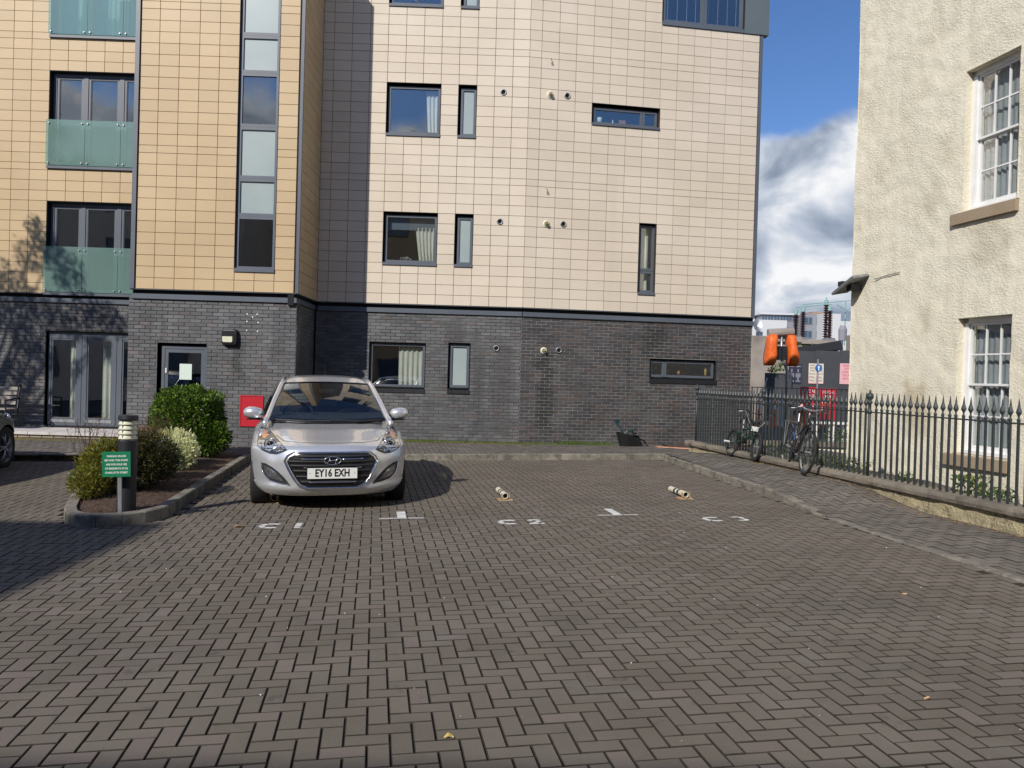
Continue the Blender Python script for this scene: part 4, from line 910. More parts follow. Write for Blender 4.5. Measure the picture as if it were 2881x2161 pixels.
# patio in front of the left doors
b = MB(); b.box(-16, -7.50, 16.68, 17.80, -0.3, 0.165); PAT = b.build('patio', MT['bufbrick'], kind='structure')
i = 0
for x in range(-35, 0):
    xx = -7.5 + x * 0.25 - 0.0
    if xx < -16: continue
    q = MB(); q.cbox(xx + 0.005, xx + 0.245, 16.61, 16.68, -0.10, 0.055, 0.006, hsh(x, 1)); q.build('step_brick', MT['bufbrick'], PAT)
    q = MB(); q.cbox(xx + 0.005, xx + 0.245, 16.61, 16.68, 0.062, 0.125, 0.006, hsh(x, 2)); q.build('step_brick', MT['bufbrick'], PAT)
for x in range(0, 19):
    for y in range(0, 3):
        x0 = -7.52 - (x + 1) * 0.45; y0 = 16.57 + y * 0.41
        q = MB(); q.box(x0 + 0.005, x0 + 0.445, y0, y0 + 0.402, 0.13 if y == 0 else 0.166, 0.19 + 0.004 * hsh(x, y), hsh(x, y, 3)); q.build('patio_slab', MT['slab'], PAT)
b = MB(); b.grid(lambda u, v: (-16 + 8.9 * u, 15.95 + 0.68 * v, 0.04 + 0.03 * sin(v * pi) + 0.02 * hsh(u * 77, v * 13) + gz(-12, 16) * 0 - 0.02), 160, 8)
b.build('moss_verge', MT['moss'], kind='structure', smooth=True)
# bench on the patio
BN = thing('bench', 'weathered slatted garden bench on the patio behind the dark car', 'bench', (-11.2, 17.0, 0.19))
T = Matrix.Translation((-10.42, 16.85, 0.19))
for i in range(5):
    q = MB(T); q.box(-1.5, 0.0, 0.0 + i * 0.085, 0.07 + i * 0.085, 0.42, 0.445); q.build('seat_slat', MT['bench'], BN)
for i in range(4):
    q = MB(T @ Matrix.Translation((0, 0.42, 0.52)) @ Matrix.Rotation(-0.2, 4, 'X')); q.box(-1.5, -0.04, 0, 0.02, i * 0.105, i * 0.105 + 0.075); q.build('back_slat', MT['bench'], BN)
for x in (-1.5, 0.0):
    q = MB(T); q.tube([(x, 0.02, 0), (x, 0.02, 0.44)], 0.022, 6); q.build('leg', MT['black'], BN)
    q = MB(T); q.tube([(x, 0.50, 0), (x, 0.44, 0.45), (x, 0.53, 0.94), (x, 0.50, 0.97), (x, 0.46, 0.92)], 0.022, 6); q.build('leg', MT['black'], BN)
    q = MB(T); q.tube([(x, 0.02, 0.42), (x, 0.0, 0.62), (x, 0.46, 0.66)], 0.02, 6); q.build('armrest', MT['black'], BN)
# ---------------------------------------------------------------- old house on the right
# wall frame: s runs from the far corner towards the camera, d goes into the house
HA = atan2(-0.983, 0.1805)
HX, HY = 5.956, 13.172
TH_ = Matrix.Translation((HX, HY, 0)) @ Matrix.Rotation(HA, 4, 'Z')
HOU = thing('old_house', 'old house with rough cream harled wall and white sash windows behind the railing', 'building', (7.5, 9.5, 0))
def s_of(y): return (HY - y) / 0.983
WIN = [(s_of(10.81), s_of(9.90), 0.74, 2.61), (s_of(10.80), s_of(9.90), 4.09, 6.03)]
def hn(x, z): return (hsh(round(x, 3), round(z, 3)) - 0.5)
from mathutils import noise as mn
def hoff(s, z): return 0.022 * mn.noise(Vector((s * 0.9, z * 0.8, 1.3))) + 0.010 * mn.noise(Vector((s * 5, z * 5, 5))) + 0.004 * mn.noise(Vector((s * 17, z * 21, 9)))
def harled(T, s0, s1, z0, z1, holes, st, name='harled_wall'):
    xs = [s0]; 
    while xs[-1] < s1 - st * 0.5: xs.append(xs[-1] + st)
    zs = [z0]
    while zs[-1] < z1 - st * 0.5: zs.append(zs[-1] + st)
    for h in holes:
        for v in (h[0], h[1]): i = min(range(len(xs)), key=lambda k: abs(xs[k] - v)); xs[i] = v
        for v in (h[2], h[3]): i = min(range(len(zs)), key=lambda k: abs(zs[k] - v)); zs[i] = v
    b = MB(T); nz = len(zs); b.v = [T @ Vector((x, -hoff(x, z), z)) for x in xs for z in zs]
    for i in range(len(xs) - 1):
        for j in range(nz - 1):
            cx, cz = (xs[i] + xs[i + 1]) / 2, (zs[j] + zs[j + 1]) / 2
            if any(h[0] < cx < h[1] and h[2] < cz < h[3] for h in holes): continue
            b.f.append([i * nz + j, (i + 1) * nz + j, (i + 1) * nz + j + 1, i * nz + j + 1]); b.t.append(0); b.mi.append(0)
    return b.build(name, MT['harl'], HOU, smooth=True)
harled(TH_, 0.0, 8.2, -0.3, 9.4, WIN, 0.035)
# return wall at the far corner and hidden sides
TR_ = Matrix.Translation((HX, HY, 0)) @ Matrix.Rotation(HA + pi / 2, 4, 'Z') @ Matrix.Diagonal((1, -1, 1, 1))
g = MB(); c1 = TH_ @ Vector((0.012, 0.0, 0)); c2 = TH_ @ Vector((0.0, 7, 0)); c3 = TH_ @ Vector((8.2, 7, 0)); c4 = TH_ @ Vector((8.2, 0.02, 0))
for a, c in ((c2, c1), (c3, c2), (c4, c3)): g.add([(a.x, a.y, -.3), (c.x, c.y, -.3), (c.x, c.y, 9.4), (a.x, a.y, 9.4)], [(0, 1, 2, 3)])
g.add([(c.x, c.y, 9.4) for c in (c1, c2, c3, c4)], [(0, 1, 2, 3)]); g.build('side_wall', MT['harl'], HOU)
for wi, (a, c, z0, z1) in enumerate(WIN):
    b = MB(TH_); d = 0.24
    b.box(a - 0.02, a, 0.0, d, z0, z1); b.box(c, c + 0.02, 0.0, d, z0, z1); b.box(a, c, 0.0, d, z1, z1 + 0.02)
    w = b.build('sash_window', MT['harl'], HOU)
    f = MB(TH_); D0 = 0.115
    f.box(a, a + 0.075, D0, d, z0, z1); f.box(c - 0.045, c, D0, d, z0, z1); f.box(a, c, D0, d, z1 - 0.07, z1); f.box(a, c, D0 - 0.015, d, z0, z0 + 0.05)
    f.build('frame', MT['white'], w)
    zm = z0 + (z1 - z0) * 0.505; x0, x1 = a + 0.075, c - 0.045
    for (p, q, y, br, trl) in ((zm, z1 - 0.07, D0 + 0.025, 0.030, 0.035), (z0 + 0.05, zm + 0.02, D0 + 0.065, 0.075, 0.03)):
        s_ = MB(TH_); s_.box(x0, x0 + 0.04, y, y + 0.04, p, q); s_.box(x1 - 0.04, x1, y, y + 0.04, p, q); s_.box(x0 + .04, x1 - .04, y, y + 0.04, q - trl, q); s_.box(x0 + .04, x1 - .04, y, y + 0.04, p, p + br)
        s_.build('sash', MT['white'], w)
        mm = (p + br + q - trl) / 2
        g = MB(TH_); g.box(x0 + .04, x1 - .04, y + 0.008, y + 0.034, mm - 0.010, mm + 0.010)
        for k in (1, 2):
            xx = x0 + .04 + (x1 - x0 - .08) * k / 3; g.box(xx - 0.010, xx + 0.010, y + 0.006, y + 0.034, p + br, q - trl)
        g.build('glazing_bar', MT['white'], w)
        for k in range(3):
            for (za, zb) in ((p + br, mm - .01), (mm + .01, q - trl)):
                wd = (x1 - x0 - .08) / 3; xa = x0 + .04 + wd * k
                g = MB(TH_); g.box(xa + .008, xa + wd - .008, y + 0.018, y + 0.022, za, zb); g.build('pane', MT['glass'], w)
    g = MB(TH_); g.box(a - 0.16, c + 0.04, -0.055, D0, z0 - 0.17, z0 - 0.02); g.add([(a - .16, -0.055, z0 - .02), (c + .04, -0.055, z0 - .02), (c + .04, D0 + .01, z0 + .012), (a - .16, D0 + .01, z0 + .012)], [(0, 1, 2, 3)])
    g.build('sill', MT['sill'], w)
    r_ = MB(TH_); X0, X1, Y0, Y1, A0, A1 = a - .4, c + .4, d + .05, d + 2.2, z0 - .4, z1 + .4
    r_.add([(X0, Y0, A0), (X1, Y0, A0), (X1, Y1, A0), (X0, Y1, A0), (X0, Y0, A1), (X1, Y0, A1), (X1, Y1, A1), (X0, Y1, A1)], [(0, 1, 2, 3), (7, 6, 5, 4), (2, 6, 7, 3), (1, 5, 6, 2), (0, 3, 7, 4)]); r_.build('room', MT['room'], w)
    curtain(TH_, a + 0.06, c - 0.03, 0.262, z0 + 0.06, z1 - 0.04, 9, 0.017, MT['net'], 'pleated grey net curtain in the %s sash window of the cream house' % ('lower' if wi == 0 else 'upper'))
# floodlight on the corner, with its bracket
FL = thing('floodlight', 'grey flat floodlight on the far corner of the cream harled house', 'lamp', (6.0, 12.9, 3.3))
T = TH_ @ Matrix.Translation((0.28, -0.16, 3.33))
q = MB(T @ Matrix.Rotation(radians(-22), 4, 'Y') @ Matrix.Rotation(radians(12), 4, 'X')); q.box(-0.38, 0.22, -0.17, 0.15, 0.0, 0.035); q.box(-0.36, 0.20, -0.15, 0.13, 0.035, 0.05); q.build('lamp_head', MT['steel'], FL)
q = MB(T); q.box(-0.10, 0.02, -0.06, 0.10, -0.12, -0.01); q.box(-0.36, -0.24, -0.05, 0.08, -0.02, 0.06); q.build('housing', MT['black'], FL)
q = MB(T); q.tube([(-0.04, 0.0, -0.06), (-0.04, 0.17, -0.10)], 0.018, 6); q.build('bracket', MT['black'], FL)
q = MB(TH_); q.tube([(0.62, -0.02, 3.36), (0.9, -0.016, 3.39), (1.2, -0.018, 3.40)], 0.006, 5); q.build('cable', MT['black'], FL)

# ---------------------------------------------------------------- plinth wall, coping and railing
def rx(y): return 5.66 - (y - 8.25) * 0.1836
RD = Vector((-0.1836, 1, 0)).normalized(); RN = Vector((-RD.y, RD.x, 0))       # RN points to the car park (-X)
def rl(y, off=0.0, z=0.0): return Vector((rx(y), y, z)) + RN * off
PL = thing('plinth_wall', 'low yellowish harled plinth wall with stone coping under the iron railing', 'wall', (rx(11), 11, 0))
b = MB(); ny = 220
def pf(u, v):
    y = 5.2 + (16.36 - 5.2) * u; zt = 0.31; q = rl(y, 0.115 + 0.02 * mn.noise(Vector((y * 4, v * 2, 0))) + 0.010 * mn.noise(Vector((y * 17, v * 7, 3))))
    zb = pave_z(q.x, q.y) - 0.03; return (q.x, q.y, zb + (zt - zb) * v)
b.grid(pf, ny * 3, 9, flip=True)
q = [rl(5.2, .11), rl(16.36, .11), rl(16.36, -.13), rl(5.2, -.13)]
b.add([(p.x, p.y, -.3) for p in q] + [(p.x, p.y, .31) for p in q], [(1, 2, 6, 5), (2, 3, 7, 6), (3, 0, 4, 7)])
b.build('harled_face', MT['rubble'], PL, smooth=True)
y = 5.2; i = 0
while y < 16.42:
    Lc = 0.95 + 0.25 * hsh(i, 3); y2 = min(y + Lc, 16.46)
    bb = MB(); ns = 8; z0_, z1_ = 0.298 + 0.004 * hsh(i, 5), 0.388 + 0.006 * (hsh(i, 6) - .5)
    def cp(u, v):
        yy = y + 0.006 + (y2 - y - 0.012) * u
        ring = [(0.165, z0_), (0.172, (z0_ + z1_) / 2), (0.160, z1_ - 0.01), (0.145, z1_), (-0.14, z1_ + 0.004), (-0.16, z1_ - 0.012), (-0.16, z0_), (0.165, z0_)]
        k = min(7, int(v * 7 + 0.5)); o, z = ring[k]
        nn = 0.010 * mn.noise(Vector((yy * 6, k * 1.7, i))); p = rl(yy, o + nn, z + nn * 0.5); return p
    bb.grid(cp, 10, 7, flip=True)
    for u in (0, 1):
        bb.add([cp(u, k / 7) for k in range(7)], [tuple(range(7)) if u else tuple(range(6, -1, -1))])
    bb.build('coping_stone', MT['stone'], PL); y = y2; i += 1
RG = thing('railing', 'grey green iron railing with spear heads along the low plinth wall', 'railing', (rx(11), 11, 0.39))
def bar_mb(z0=0.0):
    b = MB(); h = 0.0115; b.box(-h, h, -h, h, 0, 0.93)
    b.lathe([(0.010, 0.90), (0.020, 0.915), (0.020, 0.93), (0.010, 0.945), (0.010, 0.965), (0.030, 1.005), (0.028, 1.02), (0.013, 1.07), (0.003, 1.155), (0, 1.157)], 6)
    return b
bar_me = bar_mb().mesh('bar', MT['rail'])
pm_ = MB(); pm_.tube([(0, 0, 0), (0, 0, 1.05)], 0.021, 8); pm_.lathe([(0.021, 0.86), (0.032, 0.87), (0.032, 0.90), (0.022, 0.92), (0.022, 1.0), (0.036, 1.01), (0.036, 1.03), (0.02, 1.05), (0.045, 1.08), (0.050, 1.11), (0.040, 1.14), (0.015, 1.155), (0.012, 1.19), (0, 1.20)], 10)
post_me = pm_.mesh('post', MT['rail'], smooth=True)
posts = [16.28, 13.62, 10.80, 7.95, 5.3]
y = 16.28; k = 0; stp = 0.112 * 0.9836
while y > 5.25:
    if min(abs(y - p) for p in posts) > 0.05:
        o = bpy.data.objects.new('bar', bar_me); COL.objects.link(o); q = rl(y, 0, 0.388); o.location = q; o.rotation_euler = (0.01 * (hsh(k, 1) - .5), 0.012 * (hsh(k, 2) - .5), atan2(RD.y, RD.x) + 0.03 * (hsh(k, 3) - .5)); setparent(o, RG)
    y -= stp; k += 1
for p in posts:
    o = bpy.data.objects.new('post', post_me); COL.objects.link(o); o.location = rl(p, 0, 0.388); setparent(o, RG)
b = MB(); b.tube([rl(16.3, 0, 1.275), rl(5.2, 0, 1.275)], 0.011, 6); b.build('rail', MT['rail'], RG)
# sunken strip of ground between plinth and house
b = MB(); 
def yard(u, v):
    y = 5 + 13.6 * v; return (rl(y, -0.1).x + 2.6 * u, y, 0.13 - 0.12 * u * 0 + 0.03 * mn.noise(Vector((u * 5, y, 0))))
b.grid(yard, 8, 40); b.build('yard', MT['soil'], kind='structure')

# rear low wall and flat topped railing (from the corner of the block to the house)
RW = thing('rear_wall', 'low cream wall with dark coping behind the bicycles', 'wall', (7.3, 18.6, 0))
b = MB(); b.box(5.9, 9.6, 18.62, 18.86, -0.3, 0.14); b.build('wall_face', MT['harl'], RW)
for i in range(4): b = MB(); b.box(5.88 + i * .93, 5.88 + i * .93 + .92, 18.56, 18.92, 0.15, 0.265, hsh(i, 2)); b.build('coping_stone', MT['stone'], RW)
RR = thing('rear_railing', 'black flat topped railing on the low wall behind the bicycles', 'railing', (7.3, 18.7, 0.27))
x = 6.02
rb = MB(); rb.box(-.008, .008, -.008, .008, 0, 1.26); rbm = rb.mesh('bar', MT['black'])
while x < 9.5:
    o = bpy.data.objects.new('bar', rbm); COL.objects.link(o); o.location = (x, 18.72, 0.265); setparent(o, RR); x += 0.12
b = MB(); b.box(5.98, 9.55, 18.70, 18.74, 1.525, 1.545); b.build('top_rail', MT['black'], RR)
b = MB(); b.box(5.98, 9.55, 18.705, 18.735, 0.36, 0.375); b.build('bottom_rail', MT['black'], RR)

# ---------------------------------------------------------------- street behind
HBD = thing('hoarding', 'dark grey painted hoarding with posters across the street', 'hoarding', (16, 40, 0))
for i in range(6):
    x0 = 15.05 + i * 1.25; b = MB(); b.box(x0 + .004, x0 + 1.246, 39.9, 39.96, -.2, 3.36 + 0.045 * i); b.build('panel', MT['darkboard'], HBD)
for i in range(3):
    x0 = 12.9 + i * 0.71; b = MB(); b.box(x0 + .004, x0 + .706, 39.7, 39.76, -.2, 2.18); b.build('panel', MT['darkboard'], HBD)
def poster(x0, x1, z0, z1, m, label, lines=(), tm=None, y=39.88, cat='poster'):
    b = MB(); b.box(x0, x1, y - 0.01, y, z0, z1); o = b.build('poster', m); tag(o, label, cat)
    for (s, sz, zz, sx) in lines: text(s, sz, face_T(((x0 + x1) / 2, y - 0.012, zz), (1, 0, 0)), tm, 'lettering', o, sx=sx)
    return o
poster(14.92, 15.24, 1.68, 2.68, MT['postdark'], 'dark poster with two pale figures, left half of the pair behind the lamp pole', [('LONDON', .07, 2.55, .8)], MT['white'])
poster(15.25, 15.58, 1.68, 2.68, MT['postdark'], 'dark poster with pale figures, right half of the pair behind the lamp pole', [('LONDON', .07, 2.55, .8)], MT['white'])
for x in (15.08, 15.41):
    b = MB(); b.box(x - .03, x + .03, 39.862, 39.868, 2.25, 2.42); b.box(x - .035, x + .035, 39.862, 39.868, 1.82, 2.2); b.box(x - .12, x - .06, 39.862, 39.868, 2.0, 2.2); b.box(x + .06, x + .12, 39.862, 39.868, 2.0, 2.2); b.box(x - .12, x + .12, 39.862, 39.868, 1.78, 1.83)
    b.build('printed_figure', MT['fargrey'], None, label='pale printed figure shape on the dark poster at x %.0f' % x, category='print') if False else b.build('poster_print', MT['fargrey'], bpy.data.objects['poster' if x < 15.2 else 'poster.001'])
for i, x in enumerate((15.95, 16.34)):
    poster(x, x + .38, 1.70, 2.73, MT['postyel'], 'pale poster reading PLEASE BELIEVE THESE DAYS WILL PASS, %s one of two' % ('left' if i == 0 else 'right'),
           [('PLEASE', .105, 2.63, .75), ('BELIEVE', .105, 2.50, .68), ('THESE', .12, 2.36, .8), ('DAYS', .15, 2.19, .85), ('WILL', .15, 2.02, .9), ('PASS', .15, 1.85, .85)], MT['postdark'])
    b = MB(); b.box(x, x + .38, 39.863, 39.868, 1.70, 1.75); b.box(x, x + .03, 39.863, 39.868, 1.75, 2.1); b.build('poster_print', MT['postpink'], bpy.data.objects['poster.%03d' % (2 + i)])
poster(17.56, 18.3, 1.72, 2.78, MT['postpink'], 'pink poster with red lettering beside the cream house corner',
       [('BEHIND', .14, 2.66, .8), ("LET'S", .15, 2.50, .8), ('LOOK AT', .15, 2.33, .8), ('FOR ALL', .15, 2.16, .8), ('ARTISTS', .15, 1.99, .8)], MT['red'])
GR = MB(); T = face_T((13.6, 39.69, 1.65), (1, 0, 0))
pts = [(-.1, -.35), (-.05, .0), (.05, .2), (.0, .25), (-.08, .12), (.06, .05), (.1, -.3), (.12, .1), (.2, .28), (.1, .3)]
GR.T = T; GR.tube([(x * .9, y * .9, 0) for x, y in pts], 0.018, 4); GR.build('graffiti_tag', MT['white'], HBD)
b = MB(); b.box(12.2, 13.02, 37.9, 38.3, -.2, 3.92)
o = b.build('concrete_pillar', MT['concrete']); tag(o, 'tall pale concrete pier just past the brick corner of the apartment block', 'pillar')
SW = thing('substation_wall', 'old concrete yard wall with a heavy coping behind the hoarding', 'wall', (16, 45, 0))
b = MB(); b.box(12.6, 19.6, 44.8, 45.2, -.2, 4.05); b.build('wall_face', MT['concrete'], SW)
b = MB(); b.box(12.4, 17.4, 44.6, 45.3, 4.06, 4.36); b.box(17.4, 19.45, 44.6, 45.3, 3.98, 4.22); b.build('coping', MT['concrete'], SW)
b = MB(); b.box(19.5, 22.6, 42.4, 43.6, 3.3, 4.45); b.box(19.5, 22.6, 42.6, 43.4, -.2, 3.3); o = b.build('concrete_block', MT['concrete']); tag(o, 'weathered concrete block end at the top of the yard wall by the cream house', 'wall')
b = MB()
b.add([(15.9, 41.2, 3.36), (18.3, 41.2, 3.55), (18.3, 41.6, 4.05), (15.9, 41.6, 3.60), (15.9, 42.0, 3.36), (18.3, 42.0, 3.5)], [(0, 1, 2, 3), (3, 2, 5, 4), (0, 3, 4), (1, 5, 2)])
o = b.build('felt_roof', MT['shadowgap']); tag(o, 'torn black felt shed roof above the dark hoarding', 'roof')
b = MB(); b.box(15.4, 19.6, 41.5, 41.8, 3.30, 3.38); o = b.build('timber_beam', MT['tan_wood']); tag(o, 'grey timber beam along the top of the dark hoarding', 'beam')
def weeds(name, label, spots, m, n, r, hgt, ls, seed=1, cat='plant', group=None, up=0.6, parent=None):
    random.seed(seed); b = MB()
    for (x, y, z, sr, sh) in spots:
        for k in range(n):
            a = random.random() * 2 * pi; rr_ = sr * sqrt(random.random()); zz = z + sh * random.random() ** 0.8
            leaf(b, Vector((x + rr_ * cos(a), y + rr_ * sin(a), zz)), ls * random.uniform(.6, 1.4), up)
    o = b.build(name, m)
    return tag(o, label, cat, group)
def leaf(b, p, l, up=0.3, w=0.42, droop=0.3, d=None):
    if d is None:
        d = Vector((random.gauss(0, 1), random.gauss(0, 1), random.gauss(up, .7)))
    d = d.normalized(); s = d.cross(Vector((random.gauss(0, 1), random.gauss(0, 1), random.gauss(0, 1)))).normalized(); nrm = d.cross(s)
    m_ = p + d * l * .5 + nrm * l * 0.06
    b.add([p, m_ + s * l * w * .5, p + d * l - nrm * l * droop * .3, m_ - s * l * w * .5], [(0, 1, 2, 3)], random.random())
def tree_leaves(b, p, r, n, l): 
    for k in range(n):
        v = Vector((random.gauss(0, 1), random.gauss(0, 1), random.gauss(0, 1))).normalized() * r * random.random() ** .4; leaf(b, p + v, l * random.uniform(.6, 1.4), 0.1, .6)
weeds('buddleia', 'green weeds growing on the dark hoarding behind the lamp pole', [(14.0, 39.6, 2.15, .25, .3), (14.45, 39.6, 2.2, .3, .45)], MT['l_weed'], 70, .3, .4, .16, 4)
weeds('wall_weed', 'weeds on the old yard wall above the felt roof', [(17.0, 44.5, 3.7, .3, .35), (17.8, 44.5, 3.6, .3, .3), (18.6, 44.5, 3.7, .3, .25)], MT['l_weed'], 45, .3, .4, .14, 5)
weeds('wall_weed', 'green weed on the concrete block beside the cream house', [(20.7, 42.6, 4.5, .3, .7)], MT['l_weed'], 120, .3, .4, .16, 6)
# insulators
def insulator(x, y, z0, z1, n, r, label):
    I = thing('insulator', label, 'insulator', (x, y, z0), 'brown insulators of the substation')
    b = MB(Matrix.Translation((x, y, 0))); pr_ = []; dz = (z1 - z0) / n
    for i in range(n):
        z = z0 + i * dz; pr_ += [(r * .45, z), (r, z + dz * .45), (r * .95, z + dz * .62), (r * .45, z + dz * .75)]
    pr_.append((r * .45, z1)); b.lathe(pr_, 12); b.build('sheds', MT['ceramic'], I)
    b = MB(Matrix.Translation((x, y, 0))); b.lathe([(r * .5, z1), (r * .7, z1 + .02), (r * .7, z1 + .3), (0, z1 + .32)], 10); b.tube([(0, 0, z1 + .3), (0, 0, z1 + .5)], .05, 6); b.build('cap', MT['verdigris'], I)
    b = MB(Matrix.Translation((x, y, 0))); b.box(-.35, .35, -.2, .2, z0 - .25, z0); b.tube([(0, 0, -.2), (0, 0, z0 - .2)], .12, 6); b.build('stand', MT['steel'], I)
insulator(20.83, 54.6, 5.05, 6.50, 13, .20, 'leftmost of the brown ribbed insulators under the pale green pipes')
insulator(21.33, 54.6, 4.95, 6.72, 15, .20, 'second from left of the brown ribbed insulators under the pale green pipes')
insulator(23.22, 54.6, 4.95, 6.85, 16, .20, 'third from left of the brown ribbed insulators under the pale green pipes')
insulator(23.53, 56.0, 4.9, 7.45, 15, .20, 'tallest and rightmost of the brown ribbed insulators')
for i, (p, q) in enumerate((((20.8, 54.6, 7.03), (23.35, 54.6, 7.35)), ((21.3, 54.6, 7.25), (25.5, 54.6, 7.72)), ((23.7, 54.6, 7.3), (24.6, 54.6, 6.8)))):
    b = MB(); b.tube([p, q], .035, 6); o = b.build('busbar', MT['verdigris']); tag(o, ['lower pale green pipe running from the left insulator', 'upper pale green pipe running behind the cream house', 'short sloping pale green pipe right of the tallest insulator'][i], 'pipe')
b = MB(); b.tube([(24.7, 55.5, 4.5), (24.7, 55.5, 7.7)], .05, 6); o = b.build('busbar_post', MT['verdigris']); tag(o, 'thin pale green upright close to the cream house corner', 'post')
b = MB(); b.lathe([(0.22, 4.3), (.24, 4.95), (.16, 5.15), (0, 5.18)], 12, Matrix.Translation((20.35, 46, 0))); o = b.build('metal_drum', MT['fargrey']); tag(o, 'grey green drum behind the concrete block', 'drum')
# apartments far behind
def far_block(name, label, x0, x1, y, z1, m, rows, cols, depth=14, top=None, ww=1.3, wh=1.4):
    F = thing(name, label, 'building', ((x0 + x1) / 2, y, 0)); b = MB(); b.box(x0, x1, y, y + depth, -.3, z1); b.build('wall', m, F)
    if top: b = MB(); b.box(x0 - .4, x1 + .4, y - .5, y + depth, z1, z1 + .35); b.build('roof', MT[top], F)
    for z in rows:
        for k in range(cols):
            xx = x0 + (x1 - x0) * (k + .5) / cols - ww / 2
            w = MB(); w.box(xx, xx + ww, y - .06, y - .03, z, z + wh); q = w.build('window', MT['farglass'], F)
            w = MB(); w.box(xx - .05, xx + ww + .05, y - .10, y - .06, z - .05, z + .02); w.box(xx + ww / 2 - .04, xx + ww / 2 + .04, y - .09, y - .06, z, z + wh); w.build('frame', MT['fargrey'], q)
    return F
far_block('far_apartments', 'distant flats with a white render front and blue windows left of the insulators', 47, 55.5, 150, 13.9, MT['farwhite'], [10.2, 7.0], 4)
F = far_block('far_penthouse', 'dark grey top storey with a long window band on the distant white flats', 51.2, 58.4, 152, 15.1, MT['fargrey'], [14.0], 6, ww=1.0, wh=.8, top='farwhite')
far_block('far_apartments', 'distant grey flats between the insulators', 58.4, 63.2, 150, 15.35, MT['fargrey'], [13.3, 10.7, 8.0], 2, ww=1.5, wh=1.3)
F = far_block('far_apartments', 'distant white tower wall right of the grey flats', 61.3, 64.6, 147, 15.2, MT['farwhite'], [], 0)
far_block('far_apartments', 'distant brown flat behind the tallest insulator', 62.7, 66.0, 156, 16.3, MT['farbrown'], [], 0)
far_block('far_apartments', 'distant long low white flats beside the cream house', 64.6, 82, 150, 14.1, MT['farwhite'], [11.3], 6, ww=1.3)
far_block('far_apartments', 'distant grey block nearest the brick corner of the apartment building', 38, 50.9, 155, 15.1, MT['fargrey'], [13.4], 7, ww=1.2, wh=1.0)
b = MB(); b.box(-400, 400, 300, 330, -.3, 6.5); o = b.build('far_city', MT['fargrey'], None, kind='structure')
# traffic signal with covered heads
PS = thing('covered_signal', 'bent grey signal pole with two heads wrapped in orange covers', 'traffic signal', (11.8, 31.8, 0))
k = 32 / 16.0
def sp(x, z, y=0): return (x * k, 31.8 + y, (z - 1.6287) * k + 1.6287)
b = MB(); b.tube([sp(5.92, .55), sp(5.915, 1.90), sp(5.88, 2.02), sp(5.80, 2.12), sp(5.785, 2.22), sp(5.785, 2.68)], [.065, .065, .065, .06, .06, .055], 10); b.build('pole', MT['steel'], PS, smooth=True)
b = MB(); b.tube([sp(5.50, 2.66, .0), sp(6.02, 2.70, .0)], [.17, .17], 12); b.build('crossbox', MT['concrete'], PS)
for sgn, xa in ((-1, 5.585), (1, 5.975)):
    b = MB(); pts = [(2.625, .10, .12), (2.55, .115, .15), (2.4, .11, .16), (2.2, .125, .17), (2.08, .12, .16), (2.0, .10, .12)]
    x_ = xa; vs = []; n = 14
    for i, (z, w, d_) in enumerate(pts):
        for j in range(n):
            a = 2 * pi * j / n; e_ = 1 + 0.30 * mn.noise(Vector((cos(a) * 1.6, sin(a) * 1.6, z * 3 + 5 * sgn)))
            cx, sy_ = cos(a), sin(a); sq = 1 / max(abs(cx), abs(sy_)) ** .85
            p = sp(x_ + w * cx * sq * e_ * .78 + (0.075 * sgn * (2.6 - z)), z, d_ * k * sy_ * sq * e_); vs.append(p)
    fs = [(i * n + j, i * n + (j + 1) % n, (i + 1) * n + (j + 1) % n, (i + 1) * n + j) for i in range(len(pts) - 1) for j in range(n)]
    b.add(vs, fs + [tuple(range(n - 1, -1, -1)), tuple((len(pts) - 1) * n + j for j in range(n))]); b.build('cover', MT['orange'], PS, smooth=True)
    b = MB(); b.box(*sorted((sp(xa - sgn * .09, 0)[0], sp(xa - sgn * .20, 0)[0])), 31.7, 31.95, sp(0, 2.12)[2], sp(0, 2.40)[2]); b.box(*sorted((sp(xa - sgn * .08, 0)[0], sp(5.79, 0)[0])), 31.77, 31.83, sp(0, 2.55)[2], sp(0, 2.60)[2]); b.build('signal_head', MT['black'], PS)
# dish/lamp near brick corner
DL = thing('street_floodlight', 'small grey floodlight and cream box beside the top of the brick corner', 'lamp', (12.4, 38, 4.1))
b = MB(Matrix.Translation((12.58, 37.9, 4.42)) @ Matrix.Rotation(1.2, 4, 'X')); b.lathe([(0, -.05), (.12, -.02), (.155, .04), (.15, .05), (0, .0)], 16, Matrix.Diagonal((1.4, 2.2, 1.7, 1))); b.build('reflector', MT['steel'], DL)
b = MB(); b.tube([(12.7, 38.1, 3.92), (12.78, 38.1, 4.6), (12.66, 38.0, 4.72)], .035, 6); b.build('bracket', MT['steel'], DL)
